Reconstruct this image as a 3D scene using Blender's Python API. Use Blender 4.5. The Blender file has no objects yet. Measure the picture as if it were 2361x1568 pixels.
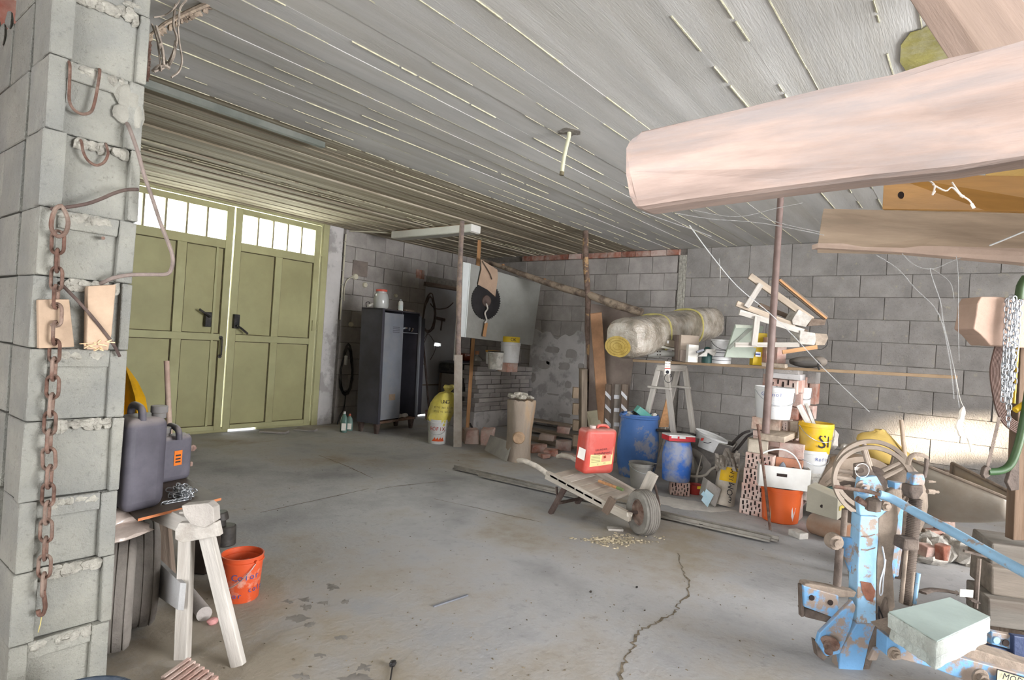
import bpy, math, random
import numpy as np
from mathutils import Vector, Matrix, Euler
random.seed(7)
C = bpy.context.scene.collection
sc = bpy.context.scene

# ------------------------------------------------------------------ camera
EYE = 1.30
FPX = 1372.4
_y, _p, _r = [math.radians(a) for a in (37.858, -0.2165, 3.7137)]
def _Rx(a): c, s = math.cos(a), math.sin(a); return np.array([[1,0,0],[0,c,-s],[0,s,c]])
def _Ry(a): c, s = math.cos(a), math.sin(a); return np.array([[c,0,s],[0,1,0],[-s,0,c]])
def _Rz(a): c, s = math.cos(a), math.sin(a); return np.array([[c,-s,0],[s,c,0],[0,0,1]])
_R = _Rz(_r) @ _Rx(_p) @ _Ry(_y)
CM = np.stack([_R @ np.array([0,0,1.]), _R @ np.array([-1.,0,0]), _R @ np.array([0,-1.,0])], 1)
EYEP = np.array([0, 0, EYE])
cam_data = bpy.data.cameras.new('camera')
cam_data.sensor_width = 36.0
cam_data.lens = FPX / 2361 * 36.0
cam_data.clip_start = 0.05
cam = bpy.data.objects.new('camera', cam_data)
C.objects.link(cam)
m = Matrix.Identity(4)
for i, col in enumerate((CM[0], -CM[1], -CM[2])):
    for j in range(3): m[j][i] = col[j]
m[2][3] = EYE
cam.matrix_world = m
sc.camera = cam

# ------------------------------------------------------------------ light
sc.view_settings.view_transform = 'Standard'
sc.view_settings.look = 'None'
sc.view_settings.gamma = 1.0
sc.view_settings.exposure = 1.0
sc.view_settings.use_curve_mapping = False
w = bpy.data.worlds.new('sky'); sc.world = w
w.use_nodes = True
wn = w.node_tree.nodes; wl = w.node_tree.links
bg = wn['Background']
bg.inputs[0].default_value = (0.93, 0.96, 1.0, 1)
bg.inputs[1].default_value = 5
def area(name, loc, target, sx, sy, power, col):
    l = bpy.data.lights.new(name, 'AREA'); l.shape = 'RECTANGLE'; l.size = sx; l.size_y = sy
    l.energy = power; l.color = col
    o = bpy.data.objects.new(name, l); C.objects.link(o); o.location = loc
    o.rotation_euler = (Vector(target) - Vector(loc)).to_track_quat('-Z', 'Y').to_euler()
    return o
# daylight of the open yard side behind the photographer
area('yard_daylight', (-11.0, -3.0, 1.6), (4.0, 2.6, 1.5), 15.0, 6.0, 1500, (0.95, 0.97, 1.0))
area('side_fill', (3.6, -7.2, 1.3), (3.6, 3.0, 1.5), 6.0, 4.5, 1250, (0.97, 0.98, 1.0))  # fill lamp added outside the large opening of the right wall
# daylight falling in through the glazing of the gate
area('gate_daylight', (3.5, 7.35, 2.45), (3.3, 4.0, 1.9), 2.2, 0.34, 70, (1.0, 1.0, 0.94))
# the flash of the camera, just above the lens
fl = area('camera_flash', (-0.02, 0.0, EYE + 0.17), (4.2, 3.2, 1.75), 0.07, 0.05, 1.5, (1.0, 0.94, 0.90))
sun = bpy.data.lights.new('sun', 'SUN'); sun.energy = 30; sun.color = (1.0, 0.86, 0.66); sun.angle = math.radians(3.5)
so = bpy.data.objects.new('sun', sun); C.objects.link(so)
so.rotation_euler = Vector((1.9, 4.0, -0.80)).to_track_quat('-Z', 'Y').to_euler()

# ------------------------------------------------------------------ measuring helpers
def ray(px, py): return CM.T @ np.array([(px-1180.5)/FPX, (py-784.)/FPX, 1.])
def FL(px, py, z=0.0): d = ray(px, py); return EYEP + d*((z-EYE)/d[2])
def onX(px, py, x): d = ray(px, py); return EYEP + d*(x/d[0])
def onY(px, py, y): d = ray(px, py); return EYEP + d*(y/d[1])
def P(px, py, dep): return EYEP + ray(px, py)*dep
def dep(p): return float((CM @ (np.array(p, float)-EYEP))[2])
def over(B, px, py):      # point of the pixel on the upright plane through B that faces the camera
    return P(px, py, dep(B))
FWD = np.array([CM[2][0], CM[2][1], 0]); FWD /= np.linalg.norm(FWD)
RGT = np.array([CM[0][0], CM[0][1], 0]); RGT /= np.linalg.norm(RGT)
V3 = lambda p: np.array(p, float)
def unit(v): v = V3(v); return v/np.linalg.norm(v)

# ------------------------------------------------------------------ mesh helpers
class MB:
    def __init__(s): s.v = []; s.f = []; s.ax = None
    def add(s, vs, fs):
        n = len(s.v); s.v += [tuple(map(float, v)) for v in vs]; s.f += [tuple(i+n for i in f) for f in fs]; return s
    def hexa(s, c8): return s.add(c8, [(0,3,2,1),(4,5,6,7),(0,1,5,4),(1,2,6,5),(2,3,7,6),(3,0,4,7)])
    def box(s, lo, hi, j=0.0):
        (a,b,c),(d,e,g) = lo, hi
        vs = [(a,b,c),(d,b,c),(d,e,c),(a,e,c),(a,b,g),(d,b,g),(d,e,g),(a,e,g)]
        if j: vs = [tuple(x+random.uniform(-j, j) for x in v) for v in vs]
        return s.hexa(vs)
    def obox(s, c, ax, ay, az, hx, hy, hz, j=0.0):
        c = V3(c); ax, ay, az = unit(ax)*hx, unit(ay)*hy, unit(az)*hz
        vs = [c-ax-ay-az, c+ax-ay-az, c+ax+ay-az, c-ax+ay-az, c-ax-ay+az, c+ax-ay+az, c+ax+ay+az, c-ax+ay+az]
        if j: vs = [v+np.array([random.uniform(-j, j) for _ in range(3)]) for v in vs]
        return s.hexa(vs)
    def bar(s, a, b, wd, th, up=(0,0,1), j=0.0):
        a, b = V3(a), V3(b); d = unit(b-a); u = V3(up)
        if s.ax is None: s.ax = d
        if abs(np.dot(unit(u), d)) > 0.98: u = V3((1,0,0)) if abs(d[0]) < .9 else V3((0,1,0))
        sx = unit(np.cross(d, u)); uy = unit(np.cross(sx, d))
        return s.obox((a+b)/2, sx, d, uy, wd/2, np.linalg.norm(b-a)/2, th/2, j)
    def frame(s, d):
        d = unit(d); u = V3((0,0,1)) if abs(d[2]) < .9 else V3((1,0,0))
        x = unit(np.cross(u, d)); return x, np.cross(d, x)
    def cyl(s, a, b, r1, r2=None, n=16, caps=True):
        r2 = r1 if r2 is None else r2
        a, b = V3(a), V3(b); x, y = s.frame(b-a)
        vs = []
        for p, r in ((a, r1), (b, r2)):
            vs += [p + (x*math.cos(t)+y*math.sin(t))*r for t in (2*math.pi*i/n for i in range(n))]
        fs = [(i, (i+1) % n, n+(i+1) % n, n+i) for i in range(n)]
        if caps: fs += [tuple(range(n))[::-1], tuple(range(n, 2*n))]
        return s.add(vs, fs)
    def tube(s, pts, r, n=8, closed=False, flat=None, caps=True):
        pts = [V3(p) for p in pts]; N = len(pts); vs = []; px = None
        rr = r if hasattr(r, '__len__') else [r]*N
        for i, p in enumerate(pts):
            if closed: d = pts[(i+1) % N]-pts[i-1]
            else: d = pts[min(i+1, N-1)]-pts[max(i-1, 0)]
            d = unit(d)
            if px is None: x, y = s.frame(d)
            else:
                x = px-d*np.dot(px, d)
                x = unit(x) if np.linalg.norm(x) > 1e-6 else s.frame(d)[0]
                y = np.cross(d, x)
            px = x
            fy = flat or 1.0
            vs += [p+(x*math.cos(t)+y*math.sin(t)*fy)*rr[i] for t in (2*math.pi*k/n for k in range(n))]
        fs = []
        for i in range(N if closed else N-1):
            j = (i+1) % N
            fs += [(i*n+k, i*n+(k+1) % n, j*n+(k+1) % n, j*n+k) for k in range(n)]
        if not closed and caps: fs += [tuple(range(n))[::-1], tuple(range((N-1)*n, N*n))]
        return s.add(vs, fs)
    def lathe(s, prof, o, n=24, axis=(0,0,1), closed=False, sq=0.0, flatten=1.0, ax=None):
        o = V3(o); ax_ = unit(axis); x, y = s.frame(ax_)
        if ax is not None: x = unit(ax); y = np.cross(ax_, x)
        vs = []
        for r, z in prof:
            for k in range(n):
                t = 2*math.pi*k/n; cx, sy = math.cos(t), math.sin(t)
                q = 1.0
                if sq: q = 1.0/((abs(cx)**(2+sq*6)+abs(sy)**(2+sq*6))**(1/(2+sq*6)))
                vs.append(o+ax_*z+(x*cx+y*sy*flatten)*r*q)
        m_ = len(prof); fs = []
        for i in range(m_ if closed else m_-1):
            j = (i+1) % m_
            fs += [(i*n+k, i*n+(k+1) % n, j*n+(k+1) % n, j*n+k) for k in range(n)]
        if not closed:
            if prof[0][0] > 1e-5: fs.append(tuple(range(n))[::-1])
            if prof[-1][0] > 1e-5: fs.append(tuple(range((m_-1)*n, m_*n)))
        return s.add(vs, fs)
    def shell(s, prof, o, t=0.004, n=28, **k):     # open vessel with a wall thickness; prof from bottom to rim
        inner = [(max(r-t, 0.001), z) for r, z in prof]
        inner[0] = (inner[0][0], prof[0][1]+t)
        return s.lathe(prof+inner[::-1], o, n, **k)
    def prism(s, poly, vec):
        poly = [V3(p) for p in poly]; vec = V3(vec); n = len(poly)
        return s.add(poly+[p+vec for p in poly], [tuple(range(n))[::-1], tuple(range(n, 2*n))]+[(i, (i+1) % n, n+(i+1) % n, n+i) for i in range(n)])
    def slab(s, poly, th):
        p = [V3(q) for q in poly]; nrm = unit(np.cross(p[1]-p[0], p[2]-p[0])); return s.prism(p, nrm*th)
    def lump(s, c, rx, ry, rz, j=0.25, n=8, m_=5, rot=0.0, q=None):
        c = V3(c); vs = [c+V3((0, 0, -rz))]; cr, sr = math.cos(rot), math.sin(rot)
        for i in range(1, m_):
            ph = -math.pi/2+math.pi*i/m_
            for k in range(n):
                t = 2*math.pi*k/n; f = 1+random.uniform(-j, j)
                cx, cy = math.cos(t), math.sin(t)
                if q: f *= 1.0/((abs(cx)**q+abs(cy)**q)**(1/q))
                x, y = math.cos(ph)*cx*rx*f, math.cos(ph)*cy*ry*f
                vs.append(c+V3((x*cr-y*sr, x*sr+y*cr, math.sin(ph)*rz*(1+random.uniform(-j, j)*.5))))
        vs.append(c+V3((0, 0, rz)))
        fs = [(0, 1+(k+1) % n, 1+k) for k in range(n)]
        for i in range(m_-2):
            b = 1+i*n; fs += [(b+k, b+(k+1) % n, b+n+(k+1) % n, b+n+k) for k in range(n)]
        b = 1+(m_-2)*n; fs += [(b+k, b+(k+1) % n, len(vs)-1) for k in range(n)]
        return s.add(vs, fs)
    def grid(s, fn, nu, nv, th=None):
        vs = [fn(i/nu, j/nv) for j in range(nv+1) for i in range(nu+1)]
        fs = [(j*(nu+1)+i, j*(nu+1)+i+1, (j+1)*(nu+1)+i+1, (j+1)*(nu+1)+i) for j in range(nv) for i in range(nu)]
        if th is not None:
            off = V3(th); n = len(vs); vs2 = [V3(v)+off for v in vs]
            fs2 = [tuple(i+n for i in f[::-1]) for f in fs]; rim = []
            W = nu+1
            bd = [i for i in range(nu)]+[nu+W*j for j in range(nv)]+[W*nv+nu-i for i in range(nu)]+[W*(nv-j) for j in range(nv)]
            for a, b in zip(bd, bd[1:]+bd[:1]): rim.append((a, a+n, b+n, b))
            return s.add(vs+vs2, [f[::-1] for f in fs]+[f[::-1] for f in fs2]+[f[::-1] for f in rim])
        return s.add(vs, fs)
    def build(s, name, mt, parent=None, smooth=False, bevel=0.0, label=None, segs=2, solid=0, subd=0, disp=0):
        off = world_of(parent)
        me = bpy.data.meshes.new(name)
        vv = np.array(s.v)-off; rot = None
        if s.ax is not None and mt is not None and mt.get('grain'):   # lay the mesh's X along the grain
            x = unit(s.ax); h = V3((0,0,1)) if abs(x[2]) < .9 else V3((0,1,0)); y = unit(np.cross(h, x)); z = np.cross(x, y)
            rot = np.stack([x, y, z], 1); vv = vv @ rot
        me.from_pydata([tuple(v) for v in vv], [], s.f)
        me.validate(); me.update()
        if mt is not None: me.materials.append(mt)
        if smooth:
            me.polygons.foreach_set('use_smooth', [True]*len(me.polygons))
            try: me.set_sharp_from_angle(angle=math.radians(38))
            except Exception: pass
        o = bpy.data.objects.new(name, me); C.objects.link(o)
        if parent is not None: o.parent = parent
        if rot is not None: o.rotation_euler = Matrix([list(r) for r in rot]).to_euler()
        if bevel:
            b = o.modifiers.new('b', 'BEVEL'); b.width = bevel; b.segments = segs; b.limit_method = 'ANGLE'; b.angle_limit = math.radians(35)
        if subd:
            b = o.modifiers.new('s', 'SUBSURF'); b.levels = subd; b.render_levels = subd; b.subdivision_type = 'SIMPLE' if disp else 'CATMULL_CLARK'
        if disp:
            tx = bpy.data.textures.new('rough', 'CLOUDS'); tx.noise_scale = disp[1]
            b = o.modifiers.new('d', 'DISPLACE'); b.texture = tx; b.strength = disp[0]; b.mid_level = .5; b.texture_coords = 'GLOBAL' if len(disp) > 2 else 'LOCAL'
        if label: o['label'] = label
        return o
    def solo(s, name, mt, label, cat, loc, group=None, **k):    # a thing that is one mesh
        e = bpy.data.objects.new('tmp', None); e.location = tuple(map(float, loc))
        C.objects.link(e)
        o = s.build(name, mt, e, **k); o.parent = None; o.location = e.location
        bpy.data.objects.remove(e)
        o['label'] = label; o['category'] = cat
        if group: o['group'] = group
        return o
def world_of(p):
    v = np.zeros(3)
    while p is not None: v = v+np.array(p.location); p = p.parent
    return v
def thing(name, label, cat, loc, group=None, kind=None):
    o = bpy.data.objects.new(name, None); C.objects.link(o); o.location = tuple(map(float, loc)); o.empty_display_size = .05
    if kind: o['kind'] = kind
    if label: o['label'] = label
    if cat: o['category'] = cat
    if group: o['group'] = group
    return o
_gl = {}
def glyph(body, extrude=0.0008):
    if body not in _gl:
        cu = bpy.data.curves.new('glyph', 'FONT'); cu.body = body; cu.size = 1.0; cu.align_x = 'CENTER'; cu.align_y = 'CENTER'; cu.resolution_u = 2
        ob = bpy.data.objects.new('glyph', cu); me = ob.to_mesh()
        vs = [tuple(v.co) for v in me.vertices]; fs = [tuple(p.vertices) for p in me.polygons]
        ob.to_mesh_clear(); bpy.data.objects.remove(ob); bpy.data.curves.remove(cu); _gl[body] = (vs, fs)
    return _gl[body]
def tmesh(mb, body, size, o, xdir, updir):
    x = unit(xdir); u = V3(updir); u = unit(u-x*np.dot(u, x)); z = np.cross(x, u); o = V3(o)
    vs, fs = glyph(body); mb.add([o+x*v[0]*size+u*v[1]*size+z*.0006 for v in vs], fs)
def text(body, size, mt, parent, o, xdir, updir, name='lettering'):
    mb = MB(); tmesh(mb, body, size, o, xdir, updir); return mb.build(name, mt, parent)
def catmull(pts, n=6):
    pts = [V3(p) for p in pts]; out = []
    for i in range(len(pts)-1):
        p0, p1, p2, p3 = pts[max(i-1, 0)], pts[i], pts[i+1], pts[min(i+2, len(pts)-1)]
        for k in range(n):
            t = k/n
            out.append(0.5*((2*p1)+(-p0+p2)*t+(2*p0-5*p1+4*p2-p3)*t*t+(-p0+3*p1-3*p2+p3)*t**3))
    return out+[pts[-1]]

# ------------------------------------------------------------------ materials
def srgb(c):
    if isinstance(c, str): c = [int(c[i:i+2], 16)/255 for i in (0, 2, 4)]
    return [((x+0.055)/1.055)**2.4 if x > .04045 else x/12.92 for x in c]
_mc = {}
def MT(key, base, rough=.85, metal=0.0, var=.18, scale=6.0, stretch=(1,1,1), dirt=None, amt=.5, dscale=2.5, dlo=.45, dhi=.65, bump=.25, bscale=60.0, rnd=0.0,
       fine=0.0, spec=.3, dust=None, dustamt=.6, alpha=None, trans=0.0, bdist=0.01, det=6.0):
    if key in _mc: return _mc[key]
    mt = bpy.data.materials.new(key); mt.use_nodes = True; nt = mt.node_tree; N = nt.nodes; L = nt.links
    bs = N['Principled BSDF']; bs.inputs['Roughness'].default_value = rough; bs.inputs['Metallic'].default_value = metal
    bs.inputs['Specular IOR Level'].default_value = spec
    if trans: bs.inputs['Transmission Weight'].default_value = trans
    if alpha is not None: bs.inputs['Alpha'].default_value = alpha
    tc = N.new('ShaderNodeTexCoord'); mp = N.new('ShaderNodeMapping'); L.new(tc.outputs['Object'], mp.inputs[0]); mp.inputs['Scale'].default_value = stretch
    oi = N.new('ShaderNodeObjectInfo')
    va = N.new('ShaderNodeVectorMath'); va.operation = 'ADD'
    sc_ = N.new('ShaderNodeVectorMath'); sc_.operation = 'SCALE'; sc_.inputs[0].default_value = (37.0, 17.0, 53.0); L.new(oi.outputs['Random'], sc_.inputs['Scale'])
    L.new(mp.outputs[0], va.inputs[0]); L.new(sc_.outputs[0], va.inputs[1])
    def noise(s_, d_=det, r_=.6):
        n = N.new('ShaderNodeTexNoise'); n.inputs['Scale'].default_value = s_; n.inputs['Detail'].default_value = d_; n.inputs['Roughness'].default_value = r_
        L.new(va.outputs[0], n.inputs['Vector']); return n
    def ramp(src, lo, hi):
        r = N.new('ShaderNodeMapRange'); r.inputs[1].default_value = lo; r.inputs[2].default_value = hi; L.new(src, r.inputs[0]); return r.outputs[0]
    def mix(a, b, f):
        x = N.new('ShaderNodeMix'); x.data_type = 'RGBA'
        for s_, q in ((6, a), (7, b)):
            if hasattr(q, 'links'): L.new(q, x.inputs[s_])
            else: x.inputs[s_].default_value = (*q, 1)
        if hasattr(f, 'links'): L.new(f, x.inputs[0])
        else: x.inputs[0].default_value = f
        return x.outputs[2]
    b = srgb(base)
    lo = [max(0, c*(1-var*1.3)) for c in b]; hi = [min(1, c*(1+var)) for c in b]
    n1 = noise(scale)
    col = mix(lo, hi, ramp(n1.outputs['Fac'], .32, .68))
    if fine:
        n3 = noise(scale*14, 3, .7); col = mix(col, [c*.55 for c in b], ramp(n3.outputs['Fac'], .58, .58+.12/fine))
    if dirt:
        n2 = noise(dscale, 8, .65); f = ramp(n2.outputs['Fac'], dlo, dhi)
        mu = N.new('ShaderNodeMath'); mu.operation = 'MULTIPLY'; mu.inputs[1].default_value = amt; L.new(f, mu.inputs[0])
        col = mix(col, srgb(dirt), mu.outputs[0])
    if dust:
        ge = N.new('ShaderNodeNewGeometry'); sx = N.new('ShaderNodeSeparateXYZ'); L.new(ge.outputs['Normal'], sx.inputs[0])
        f = ramp(sx.outputs[2], .25, .95)
        n4 = noise(dscale*2.3, 6, .7); mu = N.new('ShaderNodeMath'); mu.operation = 'MULTIPLY'; L.new(f, mu.inputs[0]); L.new(ramp(n4.outputs['Fac'], .2, .55), mu.inputs[1])
        m2 = N.new('ShaderNodeMath'); m2.operation = 'MULTIPLY'; m2.inputs[1].default_value = dustamt; L.new(mu.outputs[0], m2.inputs[0])
        col = mix(col, srgb(dust), m2.outputs[0])
    if rnd:
        hs = N.new('ShaderNodeHueSaturation'); r = N.new('ShaderNodeMapRange'); r.inputs[3].default_value = 1-rnd; r.inputs[4].default_value = 1+rnd
        L.new(oi.outputs['Random'], r.inputs[0]); L.new(r.outputs[0], hs.inputs['Value']); L.new(col, hs.inputs['Color']); col = hs.outputs[0]
    L.new(col, bs.inputs['Base Color'])
    if bump:
        nb = noise(bscale, 5, .65); bp = N.new('ShaderNodeBump'); bp.inputs['Strength'].default_value = bump; bp.inputs['Distance'].default_value = bdist
        L.new(nb.outputs['Fac'], bp.inputs['Height']); L.new(bp.outputs[0], bs.inputs['Normal'])
    if stretch[0] < .99: mt['grain'] = 1
    _mc[key] = mt
    return mt
def glass(key, col=(1,1,1), rough=.05, alpha=.25):
    if key in _mc: return _mc[key]
    mt = bpy.data.materials.new(key); mt.use_nodes = True; nt = mt.node_tree; N = nt.nodes; L = nt.links
    N.remove(N['Principled BSDF']); out = N['Material Output']
    t = N.new('ShaderNodeBsdfTransparent'); g = N.new('ShaderNodeBsdfGlossy'); g.inputs['Roughness'].default_value = rough
    d = N.new('ShaderNodeBsdfDiffuse'); d.inputs[0].default_value = (*col, 1); t.inputs[0].default_value = (*[0.5+0.5*c for c in col], 1)
    m1 = N.new('ShaderNodeMixShader'); m1.inputs[0].default_value = alpha; L.new(t.outputs[0], m1.inputs[1]); L.new(d.outputs[0], m1.inputs[2])
    fr = N.new('ShaderNodeFresnel'); fr.inputs[0].default_value = 1.5
    m2 = N.new('ShaderNodeMixShader'); L.new(fr.outputs[0], m2.inputs[0]); L.new(m1.outputs[0], m2.inputs[1]); L.new(g.outputs[0], m2.inputs[2])
    L.new(m2.outputs[0], out.inputs[0]); _mc[key] = mt
    return mt

M_floor = MT('floor_concrete', 'b1b0b0', .9, var=.24, scale=1.4, dirt='8f8370', amt=.85, dscale=.7, dlo=.45, dhi=.60, bump=.4, bscale=30, fine=.4)
M_ceil = MT('ceiling_concrete', 'b9b7b3', .92, var=.12, scale=2.2, stretch=(.25, 2.5, 1), dirt='a49e92', amt=.5, dscale=1.3, bump=.3, bscale=45, rnd=.05)
M_ceil_w = MT('ceiling_wet', 'b3a996', .92, var=.20, scale=3.0, stretch=(.16, 9, 1), dirt='776a55', amt=.7, dscale=2.2, dlo=.42, dhi=.56, bump=.5, bscale=25, rnd=.10)
M_ridge = MT('ceiling_ridge', 'b9b49a', .95, var=.2, scale=30, bump=.6, bscale=90)
M_blk = MT('grey_block', '918c88', .95, var=.14, scale=5, dirt='b0a58c', amt=.5, dscale=14, dlo=.60, dhi=.70, bump=.8, bscale=70, rnd=.12, fine=.5)
M_blk_l = MT('light_block', 'a39d98', .95, var=.12, scale=5, dirt='7d7874', amt=.5, dscale=3, dlo=.5, dhi=.7, bump=.7, bscale=70, rnd=.10, fine=.3)
M_blk_p = MT('pillar_block', '9b998f', .95, var=.14, scale=4, dirt='80817f', amt=.55, dscale=3, dlo=.4, dhi=.62, bump=1.0, bscale=120, rnd=.05, fine=.6)
M_mortar = MT('mortar', '7a746d', .97, var=.2, scale=18, bump=.9, bscale=70)
M_mortar_l = MT('mortar_light', 'aba79c', .97, var=.22, scale=30, bump=1.0, bscale=120)
M_plaster = MT('plaster', 'b9b5b3', .95, var=.12, scale=2.4, dirt='8c8784', amt=.7, dscale=3.6, dlo=.5, dhi=.58, bump=.4, bscale=25)
M_redbrick = MT('red_brick', '9a6250', .93, var=.3, scale=9, dirt='b9aba0', amt=.7, dscale=5, dlo=.4, dhi=.6, bump=.7, bscale=60, rnd=.2)
M_pinkbrick = MT('pink_brick', 'c09c90', .93, var=.2, scale=9, dirt='d0c4ba', amt=.7, dscale=5, dlo=.4, dhi=.6, bump=.6, bscale=60, rnd=.12)
M_dust = MT('dust', 'b7b1a8', .97, var=.25, scale=20, bump=.8, bscale=60)
M_hole = MT('hole_shade', '2c2320', .95, var=.3, bump=0)  # dark colour stands in for the shade inside holes and slots
M_gate = MT('gate_paint', 'a5a27a', .6, var=.10, scale=2.0, dirt='8f865c', amt=.6, dscale=1.8, dlo=.5, dhi=.75, bump=.12, bscale=12, spec=.4)
M_gate2 = MT('gate_sheet', '9f9b72', .6, var=.10, scale=1.5, dirt='857d58', amt=.55, dscale=1.2, dlo=.45, dhi=.75, bump=.15, bscale=6, spec=.4)
M_seam = MT('rusty_seam', '4f4630', .9, var=.4, scale=20, bump=.4)
M_black = MT('black_metal', '1d1b1c', .5, var=.3, scale=8, dirt='6d665e', amt=.4, dscale=6, bump=.2)
M_wood = MT('weathered_wood', 'a99a89', .9, var=.22, scale=26, stretch=(.10,1,1), dirt='7d7064', amt=.6, dscale=9, bump=.5, bscale=45, rnd=.1)
M_woodw = MT('whitened_wood', 'b6b0a8', .9, var=.16, scale=26, stretch=(.10,1,1), dirt='8e857a', amt=.6, dscale=9, bump=.5, bscale=45, rnd=.06)
M_woodo = MT('fresh_wood', 'b5885f', .85, var=.22, scale=26, stretch=(.10,1,1), dirt='8d6a4c', amt=.5, dscale=9, bump=.4, bscale=45, rnd=.06)
M_wooddk = MT('dark_wood', '6b5c50', .9, var=.25, scale=26, stretch=(.10,1,1), dirt='9a8d80', amt=.5, dscale=9, bump=.5, bscale=45)
M_bark = MT('bark', '75665a', .95, var=.35, scale=14, dirt='ad9c88', amt=.7, dscale=5, dlo=.45, dhi=.55, bump=.9, bscale=50)
M_rust = MT('rust', '644a3f', .9, var=.35, scale=22, dirt='9b8a7d', amt=.6, dscale=8, bump=.7, bscale=90)
M_rustdk = MT('dark_rust', '4e403b', .85, var=.25, scale=15, dirt='76675e', amt=.5, dscale=6, bump=.4, bscale=70)
M_galv = MT('galvanised', 'b9bcc0', .38, metal=.85, var=.12, scale=20, bump=.1)
M_white = MT('white_plastic', 'c9c8c6', .5, var=.05, scale=5, dirt='948d84', amt=.45, dscale=6, dlo=.52, dhi=.72, bump=.08, spec=.4)
M_whited = MT('dirty_white', 'bab6ae', .7, var=.1, scale=7, dirt='7b766d', amt=.7, dscale=9, dlo=.48, dhi=.6, bump=.3)
M_black_pl = MT('dusty_black_plastic', '55525a', .62, var=.18, scale=7, dirt='332f38', amt=.5, dscale=3, dust='9a908c', dustamt=.85, bump=.1)
M_rubber = MT('tyre_rubber', '6f6963', .9, var=.2, scale=10, dirt='8b857d', amt=.6, dscale=4, bump=.4, bscale=50)
M_steelgrey = MT('locker_side', '3f3e46', .42, var=.3, scale=2.5, dirt='2f2a30', amt=.6, dscale=2.2, bump=.08, spec=.5)
M_steelblue = MT('locker_door', '757880', .5, var=.1, scale=3, dirt='8d8781', amt=.3, dscale=5, bump=.06)
M_ink = MT('ink', '26242a', .8, var=.1, bump=0)
M_inkred = MT('red_ink', 'b43a2c', .8, var=.1, bump=0)
M_inkblue = MT('blue_ink', '3c4b86', .8, var=.1, bump=0)
M_paper = MT('paper', 'd9d4cb', .9, var=.06, scale=12, bump=.05)
# ------------------------------------------------------------------ the setting
YD, XB, ZC = 7.05, 7.88, 2.74
def struct(o): o['kind'] = 'structure'; return o
fm = MB(); fm.box((-3.5, -4.2, -.15), (XB+.25, YD+.25, 0)); floor = fm.build('floor', M_floor); struct(floor)
gm = MB(); gm.box((-25, YD+.25, -.25), (30, 30, -.06)); g = gm.build('ground', MT('yard_ground', 'b5b296', .95, bump=.2)); struct(g)
def ribbon(pts, wd, z=.0015):
    mb = MB(); n = len(pts); vs = []
    for i, p in enumerate(pts):
        p = V3(p); d = unit(V3(pts[min(i+1, n-1)])-V3(pts[max(i-1, 0)])); s = np.array([-d[1], d[0], 0])
        w_ = wd*random.uniform(.35, 1.5)
        vs += [p+s*w_/2+V3((0,0,z)), p-s*w_/2+V3((0,0,z))]
    mb.add(vs, [(2*i, 2*i+1, 2*i+3, 2*i+2) for i in range(n-1)])
    return mb
def jag(pix, n, amp):
    pts = [FL(*p) for p in pix]; out = []
    for a, b in zip(pts[:-1], pts[1:]):
        for k in range(n): out.append(a+(b-a)*k/n+np.array([random.uniform(-amp, amp), random.uniform(-amp, amp), 0]))
    return out+[pts[-1]]
M_crack = MT('crack_dirt', '7d7262', .97, var=.4, scale=30, bump=.8)
for nm, pix, wd, amp in (('crack', [(1560,1275),(1578,1320),(1590,1365),(1562,1395),(1558,1412),(1520,1435),(1480,1450),(1458,1490),(1440,1520),(1428,1568)], .011, .014),
                        ('joint', [(1000,1150),(1250,1205)], .006, .004),
                        ('joint', [(735,1050),(800,1075),(860,1103)], .010, .004),
                        ('joint', [(600,1182),(850,1127)], .008, .003),
                        ('joint', [(868,1130),(905,1122),(1000,1112),(1040,1108)], .010, .006)):
    ribbon(jag(pix, 7, amp), wd).build(nm, M_crack, floor)
M_chalk = MT('white_dust', 'd2cdc6', .97, var=.1, scale=12, bump=.5)
def patch(pix, z=.002, name='dust_patch', mt=None):
    pts = [FL(*p) for p in pix]; c = sum(pts)/len(pts); ring = []
    for a, b in zip(pts, pts[1:]+pts[:1]):
        for k in range(6): ring.append(a+(b-a)*k/6+np.array([random.uniform(-.02, .02), random.uniform(-.02, .02), 0]))
    mb = MB(); n = len(ring); mid = [c+(p-c)*.6+V3((0,0,z*1.6)) for p in ring]
    mb.add(ring+mid+[c+V3((0,0,z*2))], [(i, (i+1) % n, n+(i+1) % n, n+i) for i in range(n)]+[(n+i, n+(i+1) % n, 2*n) for i in range(n)])
    return mb.build(name, mt or M_chalk, floor, smooth=True)
patch([(1505,1140),(1560,1150),(1640,1160),(1705,1178),(1640,1182),(1560,1172),(1510,1158)])
M_oil = MT('oil_stain', '7f7a74', .8, var=.2, bump=.1)
for x, y, sx in ((765,1356,14),(747,1390,11),(762,1350,9),(797,1387,9),(705,1400,16),(685,1425,30),(712,1440,12),(790,1470,12),(840,1540,22),(700,1560,18),(820,1565,45),(740,1510,9),(663,1388,9),(705,1382,10)):
    patch([(x-sx,y),(x,y-sx*.3),(x+sx,y),(x,y+sx*.3)], .0008, 'oil_spot', M_oil)
# small crumbs and chips that litter the slab, too small to pick apart
crumbs = MB()
for _ in range(380):
    px, py = random.uniform(450, 2300), random.uniform(1050, 1560)
    p = FL(px, py); r = random.uniform(.0015, .0042)
    if p[0] > XB-.3 or p[1] > YD-.3: continue
    crumbs.lump(p+V3((0,0,r*.3)), r*random.uniform(1, 2.2), r, r*.6, .3, 5, 3, random.uniform(0, 3))
o = crumbs.solo('crumbs', MT('crumb', '766b5a', .95, var=.5, scale=9, bump=0), 'dark dirt crumbs scattered over the concrete floor', 'debris', (3, 3, 0)); o['kind'] = 'stuff'

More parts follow.
